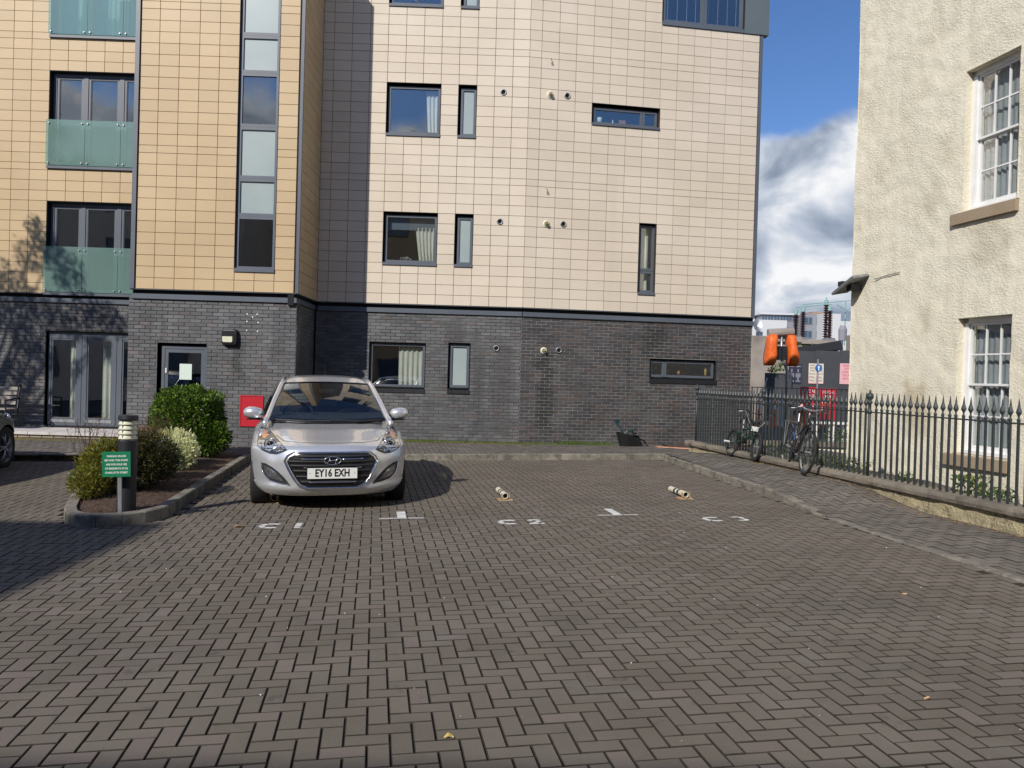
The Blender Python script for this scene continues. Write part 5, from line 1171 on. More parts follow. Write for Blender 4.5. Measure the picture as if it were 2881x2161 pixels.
# sign, boards, barriers
BS = thing('direction_sign', 'blue arrow sign on a thin grey pole in front of the posters', 'sign', (9.82, 23.8, 0))
b = MB(); b.tube([(9.82, 23.85, -.2), (9.82, 23.85, 2.42)], .028, 8); b.build('pole', MT['steel'], BS)
b = MB(Matrix.Translation((9.83, 23.81, 2.15)) @ Matrix.Rotation(pi / 2, 4, 'X')); b.lathe([(0, .006), (.105, .006), (.11, 0), (.11, -.006)], 20); b.build('disc', MT['blue'], BS)
b = MB(Matrix.Translation((9.83, 23.80, 2.15))); b.add([(-.018, 0, -.075), (.018, 0, -.075), (.018, 0, .02), (.05, 0, .02), (0, 0, .08), (-.05, 0, .02), (-.018, 0, .02)], [tuple(range(7))]); b.build('arrow', MT['white'], BS)
def board(x0, x1, z0, z1, label, lines, y=34.0, lean=0.0):
    K = 34 / 25.8; x0 *= K; x1 *= K; z0 = 1.63 + (z0 - 1.63) * K; z1 = 1.63 + (z1 - 1.63) * K; lines = [(s, q * K, 1.63 + (z - 1.63) * K) for s, q, z in lines]
    b = MB(); b.box(x0, x1, y, y + .03, z0, z1); b.box(x0 + .03, x0 + .07, y, y + .03, -.2, z0); b.box(x1 - .07, x1 - .03, y, y + .03, -.2, z0); o = tag(b.build('site_board', MT['red']), label, 'board')
    for s, sz, zz in lines: text(s, sz, face_T(((x0 + x1) / 2, y - .004, zz), (1, 0, 0)), MT['white'], 'lettering', o)
board(10.06, 10.64, .5, 1.56, 'red board with white lettering seen over the railing, left of the pair', [('LOCAL', .15, 1.42), ('STORE', .15, 1.26), ('IS', .15, 1.10), ('OPEN', .15, .94)])
board(10.72, 11.30, .5, 1.52, 'red board with white lettering seen over the railing, right of the pair', [('LOCAL', .13, 1.40), ('STORE', .13, 1.25), ('OPEN', .13, 1.08)])
for i, (x, y, h) in enumerate(((9.72, 29.8, 1.2), (10.06, 29.8, 1.2), (10.5, 29.8, 1.18), (10.66, 29.8, 1.18), (10.98, 29.5, 1.15), (11.15, 29.8, 1.18), (11.45, 29.8, 1.15), (11.66, 29.8, 1.16), (11.85, 29.8, 1.16), (12.05, 29.8, 1.14), (12.6, 29.8, 1.12))):
    x *= 33 / 29.8; y = 33.0 + .02 * i; b = MB(Matrix.Translation((x, y, 0))); b.lathe([(.2, -.2), (.18, -.12), (.06, -.1), (.055, h), (0, h + .02)], 10); o = b.build('barrier_post', MT['orange2'] if i not in (4,) else MT['white'])
    tag(o, ['orange barrier post by the brick corner', 'second orange barrier post from the brick corner', 'orange barrier post left of the signal pole', 'second orange barrier post left of the signal pole', 'white and orange barrier post left of the signal pole', 'orange barrier post just behind the signal pole', 'orange barrier post right of the signal pole', 'second orange barrier post right of the signal pole', 'third orange barrier post right of the signal pole', 'fourth orange barrier post right of the signal pole', 'last orange barrier post at the right behind the railing'][i], 'post', 'orange posts along the street')
    g = MB(Matrix.Translation((x, y, 0))); g.lathe([(.0575, h * .45), (.0575, h * .62)], 10); g.build('band', MT['white'], o); g = MB(Matrix.Translation((x, y, 0))); g.lathe([(.0575, h * .78), (.0575, h * .88)], 10); g.build('band', MT['white'], o)
TBL = thing('white_bench', 'white outdoor bench beyond the rear railing', 'bench', (9.8, 22.8, -.2))
b = MB(); b.box(9.2, 10.35, 22.6, 23.0, .50, .56); b.build('seat', MT['white'], TBL)
for x in (9.3, 9.75, 10.2): b = MB(); b.box(x, x + .12, 22.65, 22.95, -.22, .50); b.build('leg', MT['white'], TBL)
b = MB(); b.grid(lambda u, v: (5.5 + 8 * u, 18.9 + 4.5 * v, -0.14 + .04 * mn.noise(Vector((u * 30, v * 20, 0)))), 30, 20); b.build('grass_verge', MT['moss'], kind='structure')
weeds('verge_plants', 'low green planting beyond the rear low wall', [(9.0 + .35 * i, 20.6 + .2 * (i % 3), -.1, .35, .5) for i in range(9)], MT['l_weed'], 120, .3, .4, .09, 8)
# ---------------------------------------------------------------- planting in the island
def lump(c, rad, n, l, m, name, label, cat, seed, power=0.35, up=0.2, shape=None, parent=None, wf=.45, inner=None, cut0=None):
    random.seed(seed); T = thing(name, label, cat, (c[0], c[1], c[2])); b = MB()
    for k in range(n):
        v = Vector((random.gauss(0, 1), random.gauss(0, 1), random.gauss(0, 1))).normalized()
        if shape == 'box': mx_ = max(abs(v.x), abs(v.y), abs(v.z)); v = v.lerp(v / mx_ * 0.90, .30)
        r = random.random() ** power; nz = 1 + .13 * mn.noise(v * 2.3 + Vector((seed, 0, 0))) + .05 * mn.noise(v * 7)
        p = Vector((c[0] + v.x * rad[0] * r * nz, c[1] + v.y * rad[1] * r * nz, c[2] + rad[2] + v.z * rad[2] * r * nz))
        if p.z < c[2] + 0.01: continue
        d = v * .9 + Vector((random.gauss(0, .7), random.gauss(0, .7), random.gauss(up, .7))); leaf(b, p, l * random.uniform(.6, 1.35), d=d, w=wf)
    b.build('foliage', m, T)
    w = MB()
    for k in range(9):
        a = random.random() * 6.28; w.tube([(c[0] + .03 * cos(a), c[1] + .03 * sin(a), c[2] - .05), (c[0] + rad[0] * .35 * cos(a), c[1] + rad[1] * .35 * sin(a), c[2] + rad[2] * .7), (c[0] + rad[0] * .6 * cos(a + .4), c[1] + rad[1] * .6 * sin(a + .4), c[2] + rad[2] * 1.3)], [.016, .010, .004], 5)
    w.build('stems', MT['twig'], T)
    return T
RBU = lump((-5.50, 14.15, .08), (.62, .60, .61), 15000, .060, MT['l_laurel'], 'round_shrub', 'clipped round green shrub at the back of the island in front of the grey door', 'shrub', 11, .22, .25, 'box', wf=.5)
random.seed(5); b = MB()
for k in range(3000):
    v = Vector((random.gauss(0, 1), random.gauss(0, 1), random.gauss(0, 1))).normalized(); r = random.random() ** .35
    leaf(b, Vector((-5.02 + v.x * .33 * r, 13.95 + v.y * .35 * r, .40 + v.z * .30 * r)), .058 * random.uniform(.6, 1.3), d=v + Vector((0, 0, .2)), w=.5)
b.build('foliage', MT['l_laurel'], RBU)
lump((-5.22, 12.75, .08), (.40, .42, .27), 3600, .065, MT['l_cream'], 'variegated_shrub', 'cream leaved shrub in front of the round green shrub', 'shrub', 12, .4, .4, wf=.32)
lump((-4.90, 12.1, .05), (.36, .32, .25), 2600, .06, MT['l_cream'], 'variegated_shrub', 'smaller cream leaved shrub at the kerb in front of the larger one', 'shrub', 13, .4, .4, wf=.32)
lump((-5.55, 12.4, .10), (.40, .40, .30), 2600, .035, MT['l_rust'], 'heather', 'low rust brown heather between the cream shrub and the bollard', 'plant', 14, .4, .6, wf=.3)
lump((-4.72, 11.05, .06), (.30, .50, .26), 5500, .045, MT['l_blue'], 'juniper', 'blue green juniper spreading along the island kerb', 'shrub', 15, .4, .3, wf=.28)
lump((-4.46, 10.0, .08), (.40, .55, .36), 9000, .055, MT['l_olive'], 'olive_conifer', 'dark olive conifer with yellow tips behind the black bollard', 'shrub', 16, .45, .5, wf=.22)
lump((-4.76, 9.75, .08), (.31, .42, .31), 6000, .055, MT['l_gold'], 'golden_conifer', 'golden green conifer left of the black bollard', 'shrub', 17, .4, .5, wf=.24)
lump((-4.78, 9.35, .05), (.22, .24, .19), 2200, .05, MT['l_gold'], 'golden_conifer', 'small golden conifer at the foot of the larger one left of the bollard', 'shrub', 18, .4, .5, wf=.24)
random.seed(9)
for (x, y, z, hh, n, lab) in ((-4.75, 11.1, .4, .62, 30, 'thin reddish bare twigs rising right of the bollard head'), (-5.65, 11.1, .4, .55, 20, 'thin reddish bare twigs rising left of the bollard head')):
    b = MB()
    for k in range(n):
        p = Vector((x + random.gauss(0, .16), y + random.gauss(0, .15), z)); q = p + Vector((random.gauss(0, .10), random.gauss(0, .1), hh * random.uniform(.6, 1)))
        mm = p.lerp(q, .6) + Vector((random.gauss(0, .02), 0, 0)); b.tube([p, mm, q], [.004, .003, .0015], 4)
        for j in range(4): s_ = mm.lerp(q, random.random()); b.tube([s_, s_ + Vector((random.gauss(0, .05), random.gauss(0, .05), .05))], .0018, 3); leaf(b, s_, .022, .5)
    tag(b.build('twiggy_shrub', MT['twig']), lab, 'plant')
# grass and weeds along the walls
def grass(name, pts, n, hgt, spread, m, label, seed):
    random.seed(seed); b = MB()
    for k in range(n):
        u = random.random() * (len(pts) - 1); i = int(u); a, c = Vector(pts[i]), Vector(pts[i + 1]); p = a.lerp(c, u - i) + Vector((random.gauss(0, .02), random.uniform(-spread, spread), 0))
        h_ = hgt * random.uniform(.4, 1.3) * (0.6 + .8 * abs(mn.noise(Vector((p.x * 2, p.y * 2, seed))))); d = Vector((random.gauss(0, .4), random.gauss(0, .4), 1)).normalized(); s_ = Vector((random.gauss(0, 1), random.gauss(0, 1), 0)).normalized() * .004
        b.add([p - s_, p + s_, p + d * h_], [(0, 1, 2)], random.random())
    o = b.build(name, m, kind='stuff'); o['label'] = label; return o
gy = lambda x: YB + .06 + max(0, (x - XC)) * tan_c
tan_c = math.tan(AC)
g = MB(); g.grid(lambda u, v: (-4.1 + 7.3 * u, gy(-4.1 + 7.3 * u) - .30 + .30 * v, .108 + .012 * sin(v * pi)), 60, 4); g.build('grass_bed', MT['moss'], kind='structure')
grass('grass_strip', [(-4.1, gy(-4.1) - .15, .11), (0.5, gy(.5) - .15, .11), (3.2, gy(3.2) - .14, .11)], 9000, .055, .13, MT['l_grass'], 'narrow strip of short green grass at the foot of the grey brick wall', 21)
grass('weed_strip', [(1.4, gy(1.4) - .14, .11), (2.6, gy(2.6) - .14, .11)], 900, .12, .10, MT['l_grass'], 'taller yellow green weeds left of the black bucket', 22)
grass('moss_grass', [(-16, 16.2, .04), (-7.3, 16.2, .04)], 9000, .035, .28, MT['l_gold'], 'mossy yellow brown grass at the foot of the patio step', 23)
lab = ['leafy weed behind the railing right of the sash window sill', 'leafy weed behind the railing below the sash window', 'tall leafy weed behind the railing right of the railing post', 'small weed at the foot of the coping right of the post', 'thin yellowing weeds at the right edge behind the railing']
for i, (y, off, r, h, n, ls) in enumerate(((8.85, -.3, .16, .34, 210, .065), (9.35, -.35, .20, .42, 300, .075), (10.35, -.22, .10, .34, 110, .055), (9.9, -.2, .08, .18, 60, .05), (8.35, -.3, .10, .30, 90, .045))):
    p = rl(y, off, .14); weeds('weed', lab[i], [(p.x, p.y, p.z, r, h)], MT['l_weed'], n, r, h, ls, 30 + i, group=None, up=.8)
p = [rl(yy, -.35, .12) for yy in (11.6, 12.0, 12.5, 13.0, 13.6)]
weeds('weed_patch', 'mass of green weeds behind the railing by the house corner', [(q.x, q.y, q.z, .3, .40) for q in p], MT['l_weed'], 330, .3, .4, .05, 40, up=.8)
# leaf litter along the plinth foot
random.seed(50); b = MB()
for k in range(900):
    y = random.uniform(7.2, 13.6); o_ = .15 + abs(random.gauss(0, .10)) * (1 if y > 9 else .5); q = rl(y, o_); z = pave_z(q.x, q.y) + random.uniform(.002, .012)
    leaf(b, Vector((q.x, q.y, z)), random.uniform(.008, .026), w=.7, d=Vector((random.gauss(0, 1), random.gauss(0, 1), random.gauss(0, .15))))
b.build('leaf_litter', MT['leaf_litter'], kind='stuff', label='dry brown leaf litter along the foot of the plinth wall')
random.seed(51); b = MB()
for k in range(420):
    t = random.uniform(3, 14.5); s = random.uniform(-5, 5.2); x, y = lot(s, t); z = gz(x, y) + .003; l_ = random.uniform(.004, .016)
    leaf(b, Vector((x, y, z)), l_, w=.6, d=Vector((random.gauss(0, 1), random.gauss(0, 1), .05)))
b.build('litter_specks', MT['plastic_w'], kind='stuff', label='tiny pale specks of grit and litter scattered over the pavers')
def single(name, label, cat, u, mt, l, a, w=.5):
    x, y = u; z = gz(x, y) + .006; b = MB(); c_, s_ = cos(a), sin(a); n_ = 6; v = []
    for i in range(n_ + 1):
        f = i / n_; hw = l * w * .5 * sin(pi * f) ** .8 + .0005; zz = z + .010 * sin(pi * f) * (1 + .4 * sin(5 * f)); px, py = (f - .5) * l, 0
        v += [(x + px * c_ - hw * s_, y + px * s_ + hw * c_, zz + .006), (x + px * c_ + hw * s_, y + px * s_ - hw * c_, zz)]
    b.add(v, [(2 * i, 2 * i + 1, 2 * i + 3, 2 * i + 2) for i in range(n_)]); return tag(b.build(name, mt), label, cat)
yl = mat('yellow_leaf', (0.50, 0.36, 0.09), (0.6, 0.5, 0.22), rough=.6, ns=40)
single('fallen_leaf', 'small curled yellow leaf on the nearest pavers', 'leaf', (-0.167, 3.47), yl, .045, .1)
single('fallen_leaf', 'orange brown leaf scrap left of the white letter C', 'leaf', (-2.66, 8.25), MT['leaf_litter'], .10, .4, .8)
def butt(x, y, a, label):
    b = MB(Matrix.Translation((x, y, gz(x, y) + .006)) @ Matrix.Rotation(a, 4, 'Z')); b.tube([(-.016, 0, 0), (.016, 0, 0)], .0055, 8); return tag(b.build('cigarette_end', mat('filter_paper', (.62, .33, .14), (.7, .5, .3), rough=.8, ns=60) if 'filter_paper' not in bpy.data.materials else bpy.data.materials['filter_paper']), label, 'cigarette end')
butt(2.245, 3.955, .5, 'orange cigarette end near the lower right corner'); butt(3.16, 5.92, 0, 'orange cigarette end further up near the flush kerb')

# ---------------------------------------------------------------- bollard light and green sign
bx, by = -4.00, 8.62; bz = gz(bx, by) + .10
BO = thing('bollard_light', 'black bollard light with cream louvres in the island', 'bollard', (bx, by, bz))
b = MB(Matrix.Translation((bx, by, bz))); b.lathe([(.097, -.05), (.097, .76), (.094, .765)], 28); b.build('column', MT['black'], BO, smooth=False)
b = MB(Matrix.Translation((bx, by, bz))); b.lathe([(.075, .76), (.075, .98)], 24); b.build('lamp_core', MT['cream_lens'], BO, smooth=True)
for i in range(4):
    b = MB(Matrix.Translation((bx, by, bz))); z = .775 + i * .052; b.lathe([(.080, z), (.094, z + .002), (.096, z + .010), (.078, z + .046)], 28); b.build('louvre', MT['cream_lens'], BO, smooth=True)
b = MB(Matrix.Translation((bx, by, bz)))
for a in range(6): b.tube([(.09 * cos(a * 1.047 + .3), .09 * sin(a * 1.047 + .3), .76), (.09 * cos(a * 1.047 + .3), .09 * sin(a * 1.047 + .3), .985)], .004, 5)
b.build('louvre_rod', MT['steel'], BO)
b = MB(Matrix.Translation((bx, by, bz))); b.lathe([(.060, .98), (.100, .982), (.102, .995), (.098, 1.035), (0, 1.045)], 28); b.build('cap', MT['black'], BO)
T = Matrix.Translation((-3.975, 8.38, gz(-3.97, 8.4) + .10)) @ Matrix.Rotation(radians(8), 4, 'Z') @ Matrix.Rotation(radians(-1.5), 4, 'Y')
SG_ = thing('parking_sign', 'green resident parking sign on a pale stake in front of the bollard', 'sign', tuple(T.translation))
b = MB(T); b.box(-.002, .036, .0, .02, -.08, .45); b.build('stake', MT['steel'], SG_)
b = MB(T); b.box(-.152, .130, -.008, -.002, .395, .66); b.build('sign_board', MT['green'], SG_)
for i, s in enumerate(('PARKING SPACES', 'BEYOND THIS POINT', 'ARE FOR SOLE USE', 'OF RESIDENTS OF 52', 'CHARLOTTE STREET')):
    text(s, .0265, T @ face_T((-.009, -.0095, .612 - i * .0435), (1, 0, 0)), MT['white'], 'lettering', SG_, bold=.0008, sx=.92)

# ---------------------------------------------------------------- folded parking posts
def post(s, t, a, label):
    x, y = lot(s, t); z = gz(x, y); T = Matrix.Translation((x, y, z)) @ Matrix.Rotation(GA + a, 4, 'Z'); R_ = thing('parking_post', label, 'parking post', (x, y, z), 'folded down parking posts')
    wh = MT['postyel']; b = MB(T); b.box(-.10, .10, -.08, .08, .0, .010); b.lathe([(.014, .01), (.014, .02), (0, .022)], 6, Matrix.Translation((-.075, -.05, 0))); b.lathe([(.014, .01), (.014, .02), (0, .022)], 6, Matrix.Translation((.075, -.05, 0))); b.build('base_plate', mat('rusty_cream', (.50, .38, .22), (.30, .15, .06), rough=.8, ns=25) if 'rusty_cream' not in bpy.data.materials else bpy.data.materials['rusty_cream'], R_)
    b = MB(T)
    for sx in (-1, 1): b.tube([(sx * .052, -.06, .01), (sx * .052, -.06, .085), (sx * .052, -.01, .085)], .006, 5)
    b.build('hinge_bracket', bpy.data.materials['rusty_cream'], R_)
    for i in range(9):
        b = MB(T @ Matrix.Translation((0, -.05 + i * .075, .058 - i * .0022)) @ Matrix.Rotation(-pi / 2, 4, 'X')); b.lathe([(.040, 0), (.040, .0745)] if i else [(.033, .03), (.033, 0), (.040, 0), (.040, .0745)], 16)
        if i == 8: b.lathe([(.040, .0745), (.0, .076)], 16)
        b.build('band' if i in (3, 5) else 'tube', MT['black'] if i in (3, 5) else mat('cream_tube', (.66, .62, .50), (.60, .54, .40), rough=.5, ns=20) if 'cream_tube' not in bpy.data.materials else (MT['black'] if i in (3, 5) else bpy.data.materials['cream_tube']), R_, smooth=False)
    b = MB(T @ Matrix.Translation((0, .0, .058)) @ Matrix.Rotation(-pi / 2, 4, 'X')); b.lathe([(.0, 0), (.034, 0)], 12); b.build('tube_end', MT['shadowgap'], R_)
post(-1.20, 10.20, 0.02, 'folded parking post just under the front of the silver car')
post(1.73, 10.18, -.02, 'black and white folded parking post lying in the middle bay')
post(4.21, 10.12, -.07, 'black and white folded parking post lying in the right bay')

# ---------------------------------------------------------------- bucket, pipe
T = Matrix.Translation((3.02, 17.72, .115)) @ Matrix.Rotation(.2, 4, 'Z')
BK = thing('rubble_bucket', 'floppy black bucket of tools against the grey brick wall', 'bucket', tuple(T.translation))
def bk(u, v):
    a = 2 * pi * u; rx_ = .20 + .07 * v; ry_ = .14 + .05 * v; z = .30 * v; sx = .30 * (1 - v) if cos(a) > 0 else 0
    return (rx_ * cos(a) + sx * .5 - .02 * v, ry_ * sin(a), z * (1 + .12 * sin(a * 2 + 1)) - (.09 * v * max(0, cos(a))))
b = MB(T); b.grid(bk, 28, 8, flip=True); b.grid(lambda u, v: Vector(bk(u, 1 - v * .9)) * .965, 28, 4); b.build('bucket_wall', MT['bagblack'], BK, smooth=True)
b = MB(T); b.tube([(.20, -.08, .20), (.34, -.10, .14), (.42, -.12, .03), (.45, -.13, .0)], [.02, .022, .015, .01], 6); b.tube([(.15, .0, .28), (.17, -.1, .33), (.20, -.14, .27)], .014, 6); b.build('handle', MT['bagblack'], BK)
tl = mat('dark_teal_plastic', (.015, .05, .05), rough=.4)
b = MB(T); b.tube([(-.02, 0, .16), (-.16, .02, .36), (-.25, .03, .50)], [.02, .018, .014], 7); b.add([(-.36, 0, .60), (-.23, .0, .61), (-.21, .01, .55), (-.27, .02, .48)], [(0, 1, 2, 3)]); b.box(-.36, -.22, .01, .03, .56, .60)
o = b.build('hand_tool', tl); tag(o, 'dark handled tool sticking up out of the black bucket', 'tool')
b = MB(T); b.tube([(-.12, -.03, .26), (-.05, -.05, .36), (.08, -.04, .36), (.12, 0, .26)], .022, 8); o = b.build('hose_coil', tl); tag(o, 'dark teal loop of hose lying in the black bucket', 'hose')
b = MB(); b.tube([(3.45, 17.62, .12), (3.7, 17.45, .12)], .014, 6); b.tube([(3.62, 17.52, .135), (4.35, 17.1, .14)], [.022, .026], 8); o = b.build('copper_pipe', MT['brass']); tag(o, 'copper coloured pipe lying between the black bucket and the plinth wall', 'pipe')
# ---------------------------------------------------------------- cars
def interp(P, x):
    if x <= P[0][0]: return P[0][1]
    for (a, b_), (c, d) in zip(P, P[1:]):
        if x <= c: f = (x - a) / (c - a); f = f * f * (3 - 2 * f) * .35 + f * .65; return b_ + (d - b_) * f
    return P[-1][1]
HWZ = [(.18, .70), (.25, .80), (.35, .845), (.5, .868), (.65, .877), (.8, .874), (.9, .835), (.97, .765)]
ZT = [(0, .735), (.15, .785), (.5, .872), (1.05, .965), (1.4, .968), (3.9, .985), (4.3, .95)]
def c_yf(x, z): 
    return .60 * (abs(x) / .88) ** 3.1 - .030 * math.exp(-((z - .275) / .030) ** 2) * sm(.34, .46, abs(x)) + .016 * math.exp(-((z - .345) / .03) ** 2) * sm(.36, .46, abs(x)) + interp([(.18, .10), (.27, .02), (.38, 0), (.58, .012), (.68, .05), (.76, .12), (.9, .3)], z)
def c_yr(x, z): return 4.3 - .40 * (abs(x) / .88) ** 3.4 - interp([(.18, .12), (.35, 0), (.6, 0), (.9, .10)], z)
def car(name, label, paint, loc, rot, sc, plate=True):
    R_ = thing(name, label, 'car'); nx, ny, nz = 40, 118, 26
    idx = {}; vs = []; fs = []
    def P(i, j, k):
        key = (i, j, k)
        if key in idx: return idx[key]
        a, b_, c = -1 + 2 * i / nx, j / ny, k / nz; y0 = b_ * 4.3; am = abs(a)
        zt = interp(ZT, y0) - (.030 if y0 < 1.2 else .015) * am ** 3; z = .185 + (zt - .185) * c
        hw = interp(HWZ, z) * (1 - .03 * sm(3.6, 4.3, y0)) ; x = a * hw
        # fender swell over the arches
        x += (1 if a > 0 else -1) * .012 * am ** 6 * (math.exp(-((y0 - .87) / .33) ** 2) + math.exp(-((y0 - 3.52) / .33) ** 2)) * sm(.3, .7, z)
        y = c_yf(x, z) + (c_yr(x, z) - c_yf(x, z)) * b_
        # hood creases
        if c == 1 and .2 < y0 < 1.1: z += .012 * math.exp(-((am - .62) / .07) ** 2)
        idx[key] = len(vs); vs.append((x, y, z)); return idx[key]
    for j in range(ny):
        for i in range(nx):
            fs.append((P(i, j, nz), P(i + 1, j, nz), P(i + 1, j + 1, nz), P(i, j + 1, nz))); fs.append((P(i, j, 0), P(i, j + 1, 0), P(i + 1, j + 1, 0), P(i + 1, j, 0)))
        for k in range(nz):
            fs.append((P(nx, j, k), P(nx, j + 1, k), P(nx, j + 1, k + 1), P(nx, j, k + 1))); fs.append((P(0, j, k), P(0, j, k + 1), P(0, j + 1, k + 1), P(0, j + 1, k)))
    for i in range(nx):
        for k in range(nz):
            fs.append((P(i, 0, k), P(i + 1, 0, k), P(i + 1, 0, k + 1), P(i, 0, k + 1))); fs.append((P(i, ny, k), P(i, ny, k + 1), P(i + 1, ny, k + 1), P(i + 1, ny, k)))
    bm = bmesh.new(); V = [bm.verts.new(v) for v in vs]
    for f in fs: bm.faces.new([V[i] for i in f])
    for _ in range(5): bmesh.ops.smooth_vert(bm, verts=bm.verts, factor=.5, use_axis_x=True, use_axis_y=True, use_axis_z=True)
    kill = []
    for f in bm.faces:
        c = f.calc_center_median()
        for wy in (.87, 3.52):
            if abs(c.x) > .55 and (c.y - wy) ** 2 + (c.z - .315) ** 2 < .352 ** 2: kill.append(f); break
    bmesh.ops.delete(bm, geom=kill, context='FACES')
    for v in bm.verts:
        if v.is_boundary:
            for wy in (.87, 3.52):
                d = sqrt((v.co.y - wy) ** 2 + (v.co.z - .315) ** 2)
                if .28 < d < .42 and v.co.z > .2: f = .352 / d; v.co.y = wy + (v.co.y - wy) * f; v.co.z = .315 + (v.co.z - .315) * f
    bm.normal_update(); bmesh.ops.recalc_face_normals(bm, faces=bm.faces)
    bvh = BVHTree.FromBMesh(bm)
    me = bpy.data.meshes.new('body'); bm.to_mesh(me); me.materials.append(paint); me.polygons.foreach_set('use_smooth', [True] * len(me.polygons))
    body = bpy.data.objects.new('body', me); COL.objects.link(body); setparent(body, R_)
    def fy(x, z):
        h = bvh.ray_cast(Vector((x, -2, z)), Vector((0, 1, 0)))[0]; return h.y if h else c_yf(x, z)
    def patch(poly, off, m, nm, par=R_, st=.035, thick=0.0):
        pl_ = []
        for (a, c) in zip(poly, poly[1:] + poly[:1]):
            a, c = Vector(a), Vector(c); n = max(1, int((c - a).length / st)); pl_ += [a.lerp(c, i / n) for i in range(n)]
        ins = []; xs = [p.x for p in pl_]; zs = [p.y for p in pl_]; x = min(xs) + st * .5
        def inside(px, pz):
            r = False
            for i in range(len(pl_)):
                (x1, z1), (x2, z2) = pl_[i], pl_[i - 1]
                if (z1 > pz) != (z2 > pz) and px < (x2 - x1) * (pz - z1) / (z2 - z1) + x1: r = not r
            return r
        while x < max(xs):
            z = min(zs) + st * .5
            while z < max(zs):
                if inside(x, z) and min((Vector((x, z)) - p).length for p in pl_) > st * .4: ins.append(Vector((x, z)))
                z += st
            x += st
        n = len(pl_); r = delaunay_2d_cdt(pl_ + ins, [], [list(range(n))], 1, 1e-5)
        b = MB(); b.add([(p.x, fy(p.x, p.y) - off, p.y) for p in r[0]], [tuple(f)[::-1] for f in r[2]]); 
        if thick: b.add([(p.x, fy(p.x, p.y) - off, p.y) for p in pl_] + [(p.x, fy(p.x, p.y) - off + thick, p.y) for p in pl_], [(i, (i + 1) % n, n + (i + 1) % n, n + i) for i in range(n)])
        return b.build(nm, m, par, smooth=True)
    def line(pts, r, off, m, nm, par=R_, close=False, n=6):
        q = []
        for (a, c) in zip(pts, pts[1:] + (pts[:1] if close else [])):
            a, c = Vector(a), Vector(c); k = max(1, int((c - a).length / .03)); q += [a.lerp(c, i / k) for i in range(k)]
        if not close: q.append(Vector(pts[-1]))
        b = MB(); b.tube([(p.x, fy(p.x, p.y) - off, p.y) for p in q], r, n, close=close); return b.build(nm, m, par, smooth=True)
    # grille
    go = [(-.41, .668), (.41, .668), (.47, .63), (.50, .578), (.46, .49), (.40, .385), (.345, .315), (.275, .288), (-.275, .288), (-.345, .315), (-.40, .385), (-.46, .49), (-.50, .578), (-.47, .63)]
    gi = [(x * .955, .478 + (z - .478) * .93) for x, z in go]
    GR_ = patch(gi, .003, MT['gloss_black'], 'grille', st=.05)
    line(go, .013, .004, MT['chrome'], 'grille_rim', GR_, close=True)
    for z, w in ((.630, .42), (.575, .46), (.53, .44), (.475, .41), (.415, .38), (.36, .33)):
        b = MB(); n = 16
        def sl(u, v, z=z, w=w):
            x = -w + 2 * w * u; return (x, fy(x, z) - .006 - .016 * sin(pi * v), z - .014 + .028 * v)
        b.grid(sl, n, 4, flip=False); b.build('grille_slat', MT['matt_black'], GR_, smooth=True)
    for (x0, x1, z) in ((-.33, -.10, .604), (.10, .33, .604), (-.30, -.27, .512), (.27, .31, .512), (-.25, .25, .357)): line([(x0, z), (x1, z)], .0055, .024, MT['chrome'], 'chrome_bar', GR_)
    for sx in (-1, 1):
        hl = [(.476, .690), (.56, .765), (.65, .835), (.73, .868), (.785, .872), (.805, .80), (.80, .71), (.75, .668), (.66, .642), (.584, .643)]
        hl = [(sx * x, z) for x, z in hl]
        H_ = patch(hl, .002, MT['matt_black'], 'headlight')
        def ring(cx, cz, r, t, m, nm, off=.012):
            b = MB(); b.tube([(sx * cx + r * cos(2 * pi * k / 20), fy(sx * cx, cz) - off + .35 * (fy(sx * cx + r * cos(2 * pi * k / 20), cz) - fy(sx * cx, cz)), cz + r * sin(2 * pi * k / 20)) for k in range(20)], t, 6, close=True); b.build(nm, m, H_, smooth=True)
        ring(.655, .735, .062, .009, MT['chrome'], 'reflector_ring', .006); ring(.655, .735, .040, .006, MT['chrome'], 'reflector_ring', .012)
        b = MB(Matrix.Translation((sx * .655, fy(sx * .655, .735) - .004, .735)) @ Matrix.Rotation(pi / 2, 4, 'X')); b.lathe([(0, .018), (.015, .016), (.028, .006), (.033, -.01)], 16); b.build('projector', MT['gloss_black'], H_, smooth=True)
        b = MB(Matrix.Translation((sx * .56, fy(sx * .56, .69) - .004, .69)) @ Matrix.Rotation(pi / 2, 4, 'X')); b.lathe([(0, -.004), (.02, .0), (.034, .012)], 14); b.build('reflector_bowl', MT['chrome'], H_, smooth=False)
        pts = [(.70, .85), (.745, .85), (.765, .80), (.735, .775), (.70, .80)]; patch([(sx * x, z) for x, z in pts], .006, MT['amber'], 'indicator', H_, st=.02)
        line([(sx * x, z) for x, z in ((.50, .698), (.565, .735), (.61, .70), (.66, .66), (.73, .68), (.765, .73))], .0045, .014, MT['chrome'], 'light_strip', H_)
        patch(hl, .018, MT['lens'], 'lens', H_, thick=.02)
        line(hl, .003, .006, MT['gloss_black'], 'seal', H_, close=True)
        fg = [(.435, .315), (.50, .395), (.56, .452), (.63, .500), (.70, .530), (.752, .535), (.742, .455), (.71, .40), (.655, .352), (.55, .33)]
        F_ = patch([(sx * x, z) for x, z in fg], .003, MT['matt_black'], 'fog_lamp_recess', st=.03)
        cx, cz = .625, .435; fl = [(cx + (x - cx) * .66 + .01, cz + (z - cz) * .66) for x, z in fg]
        patch([(sx * x, z) for x, z in fl], .008, mat('fog_reflector', (.45, .46, .48), (.16, .17, .18), rough=.2, metal=.8, ns=45, obj=True) if 'fog_reflector' not in bpy.data.materials else bpy.data.materials['fog_reflector'], 'fog_lamp', F_, st=.03)
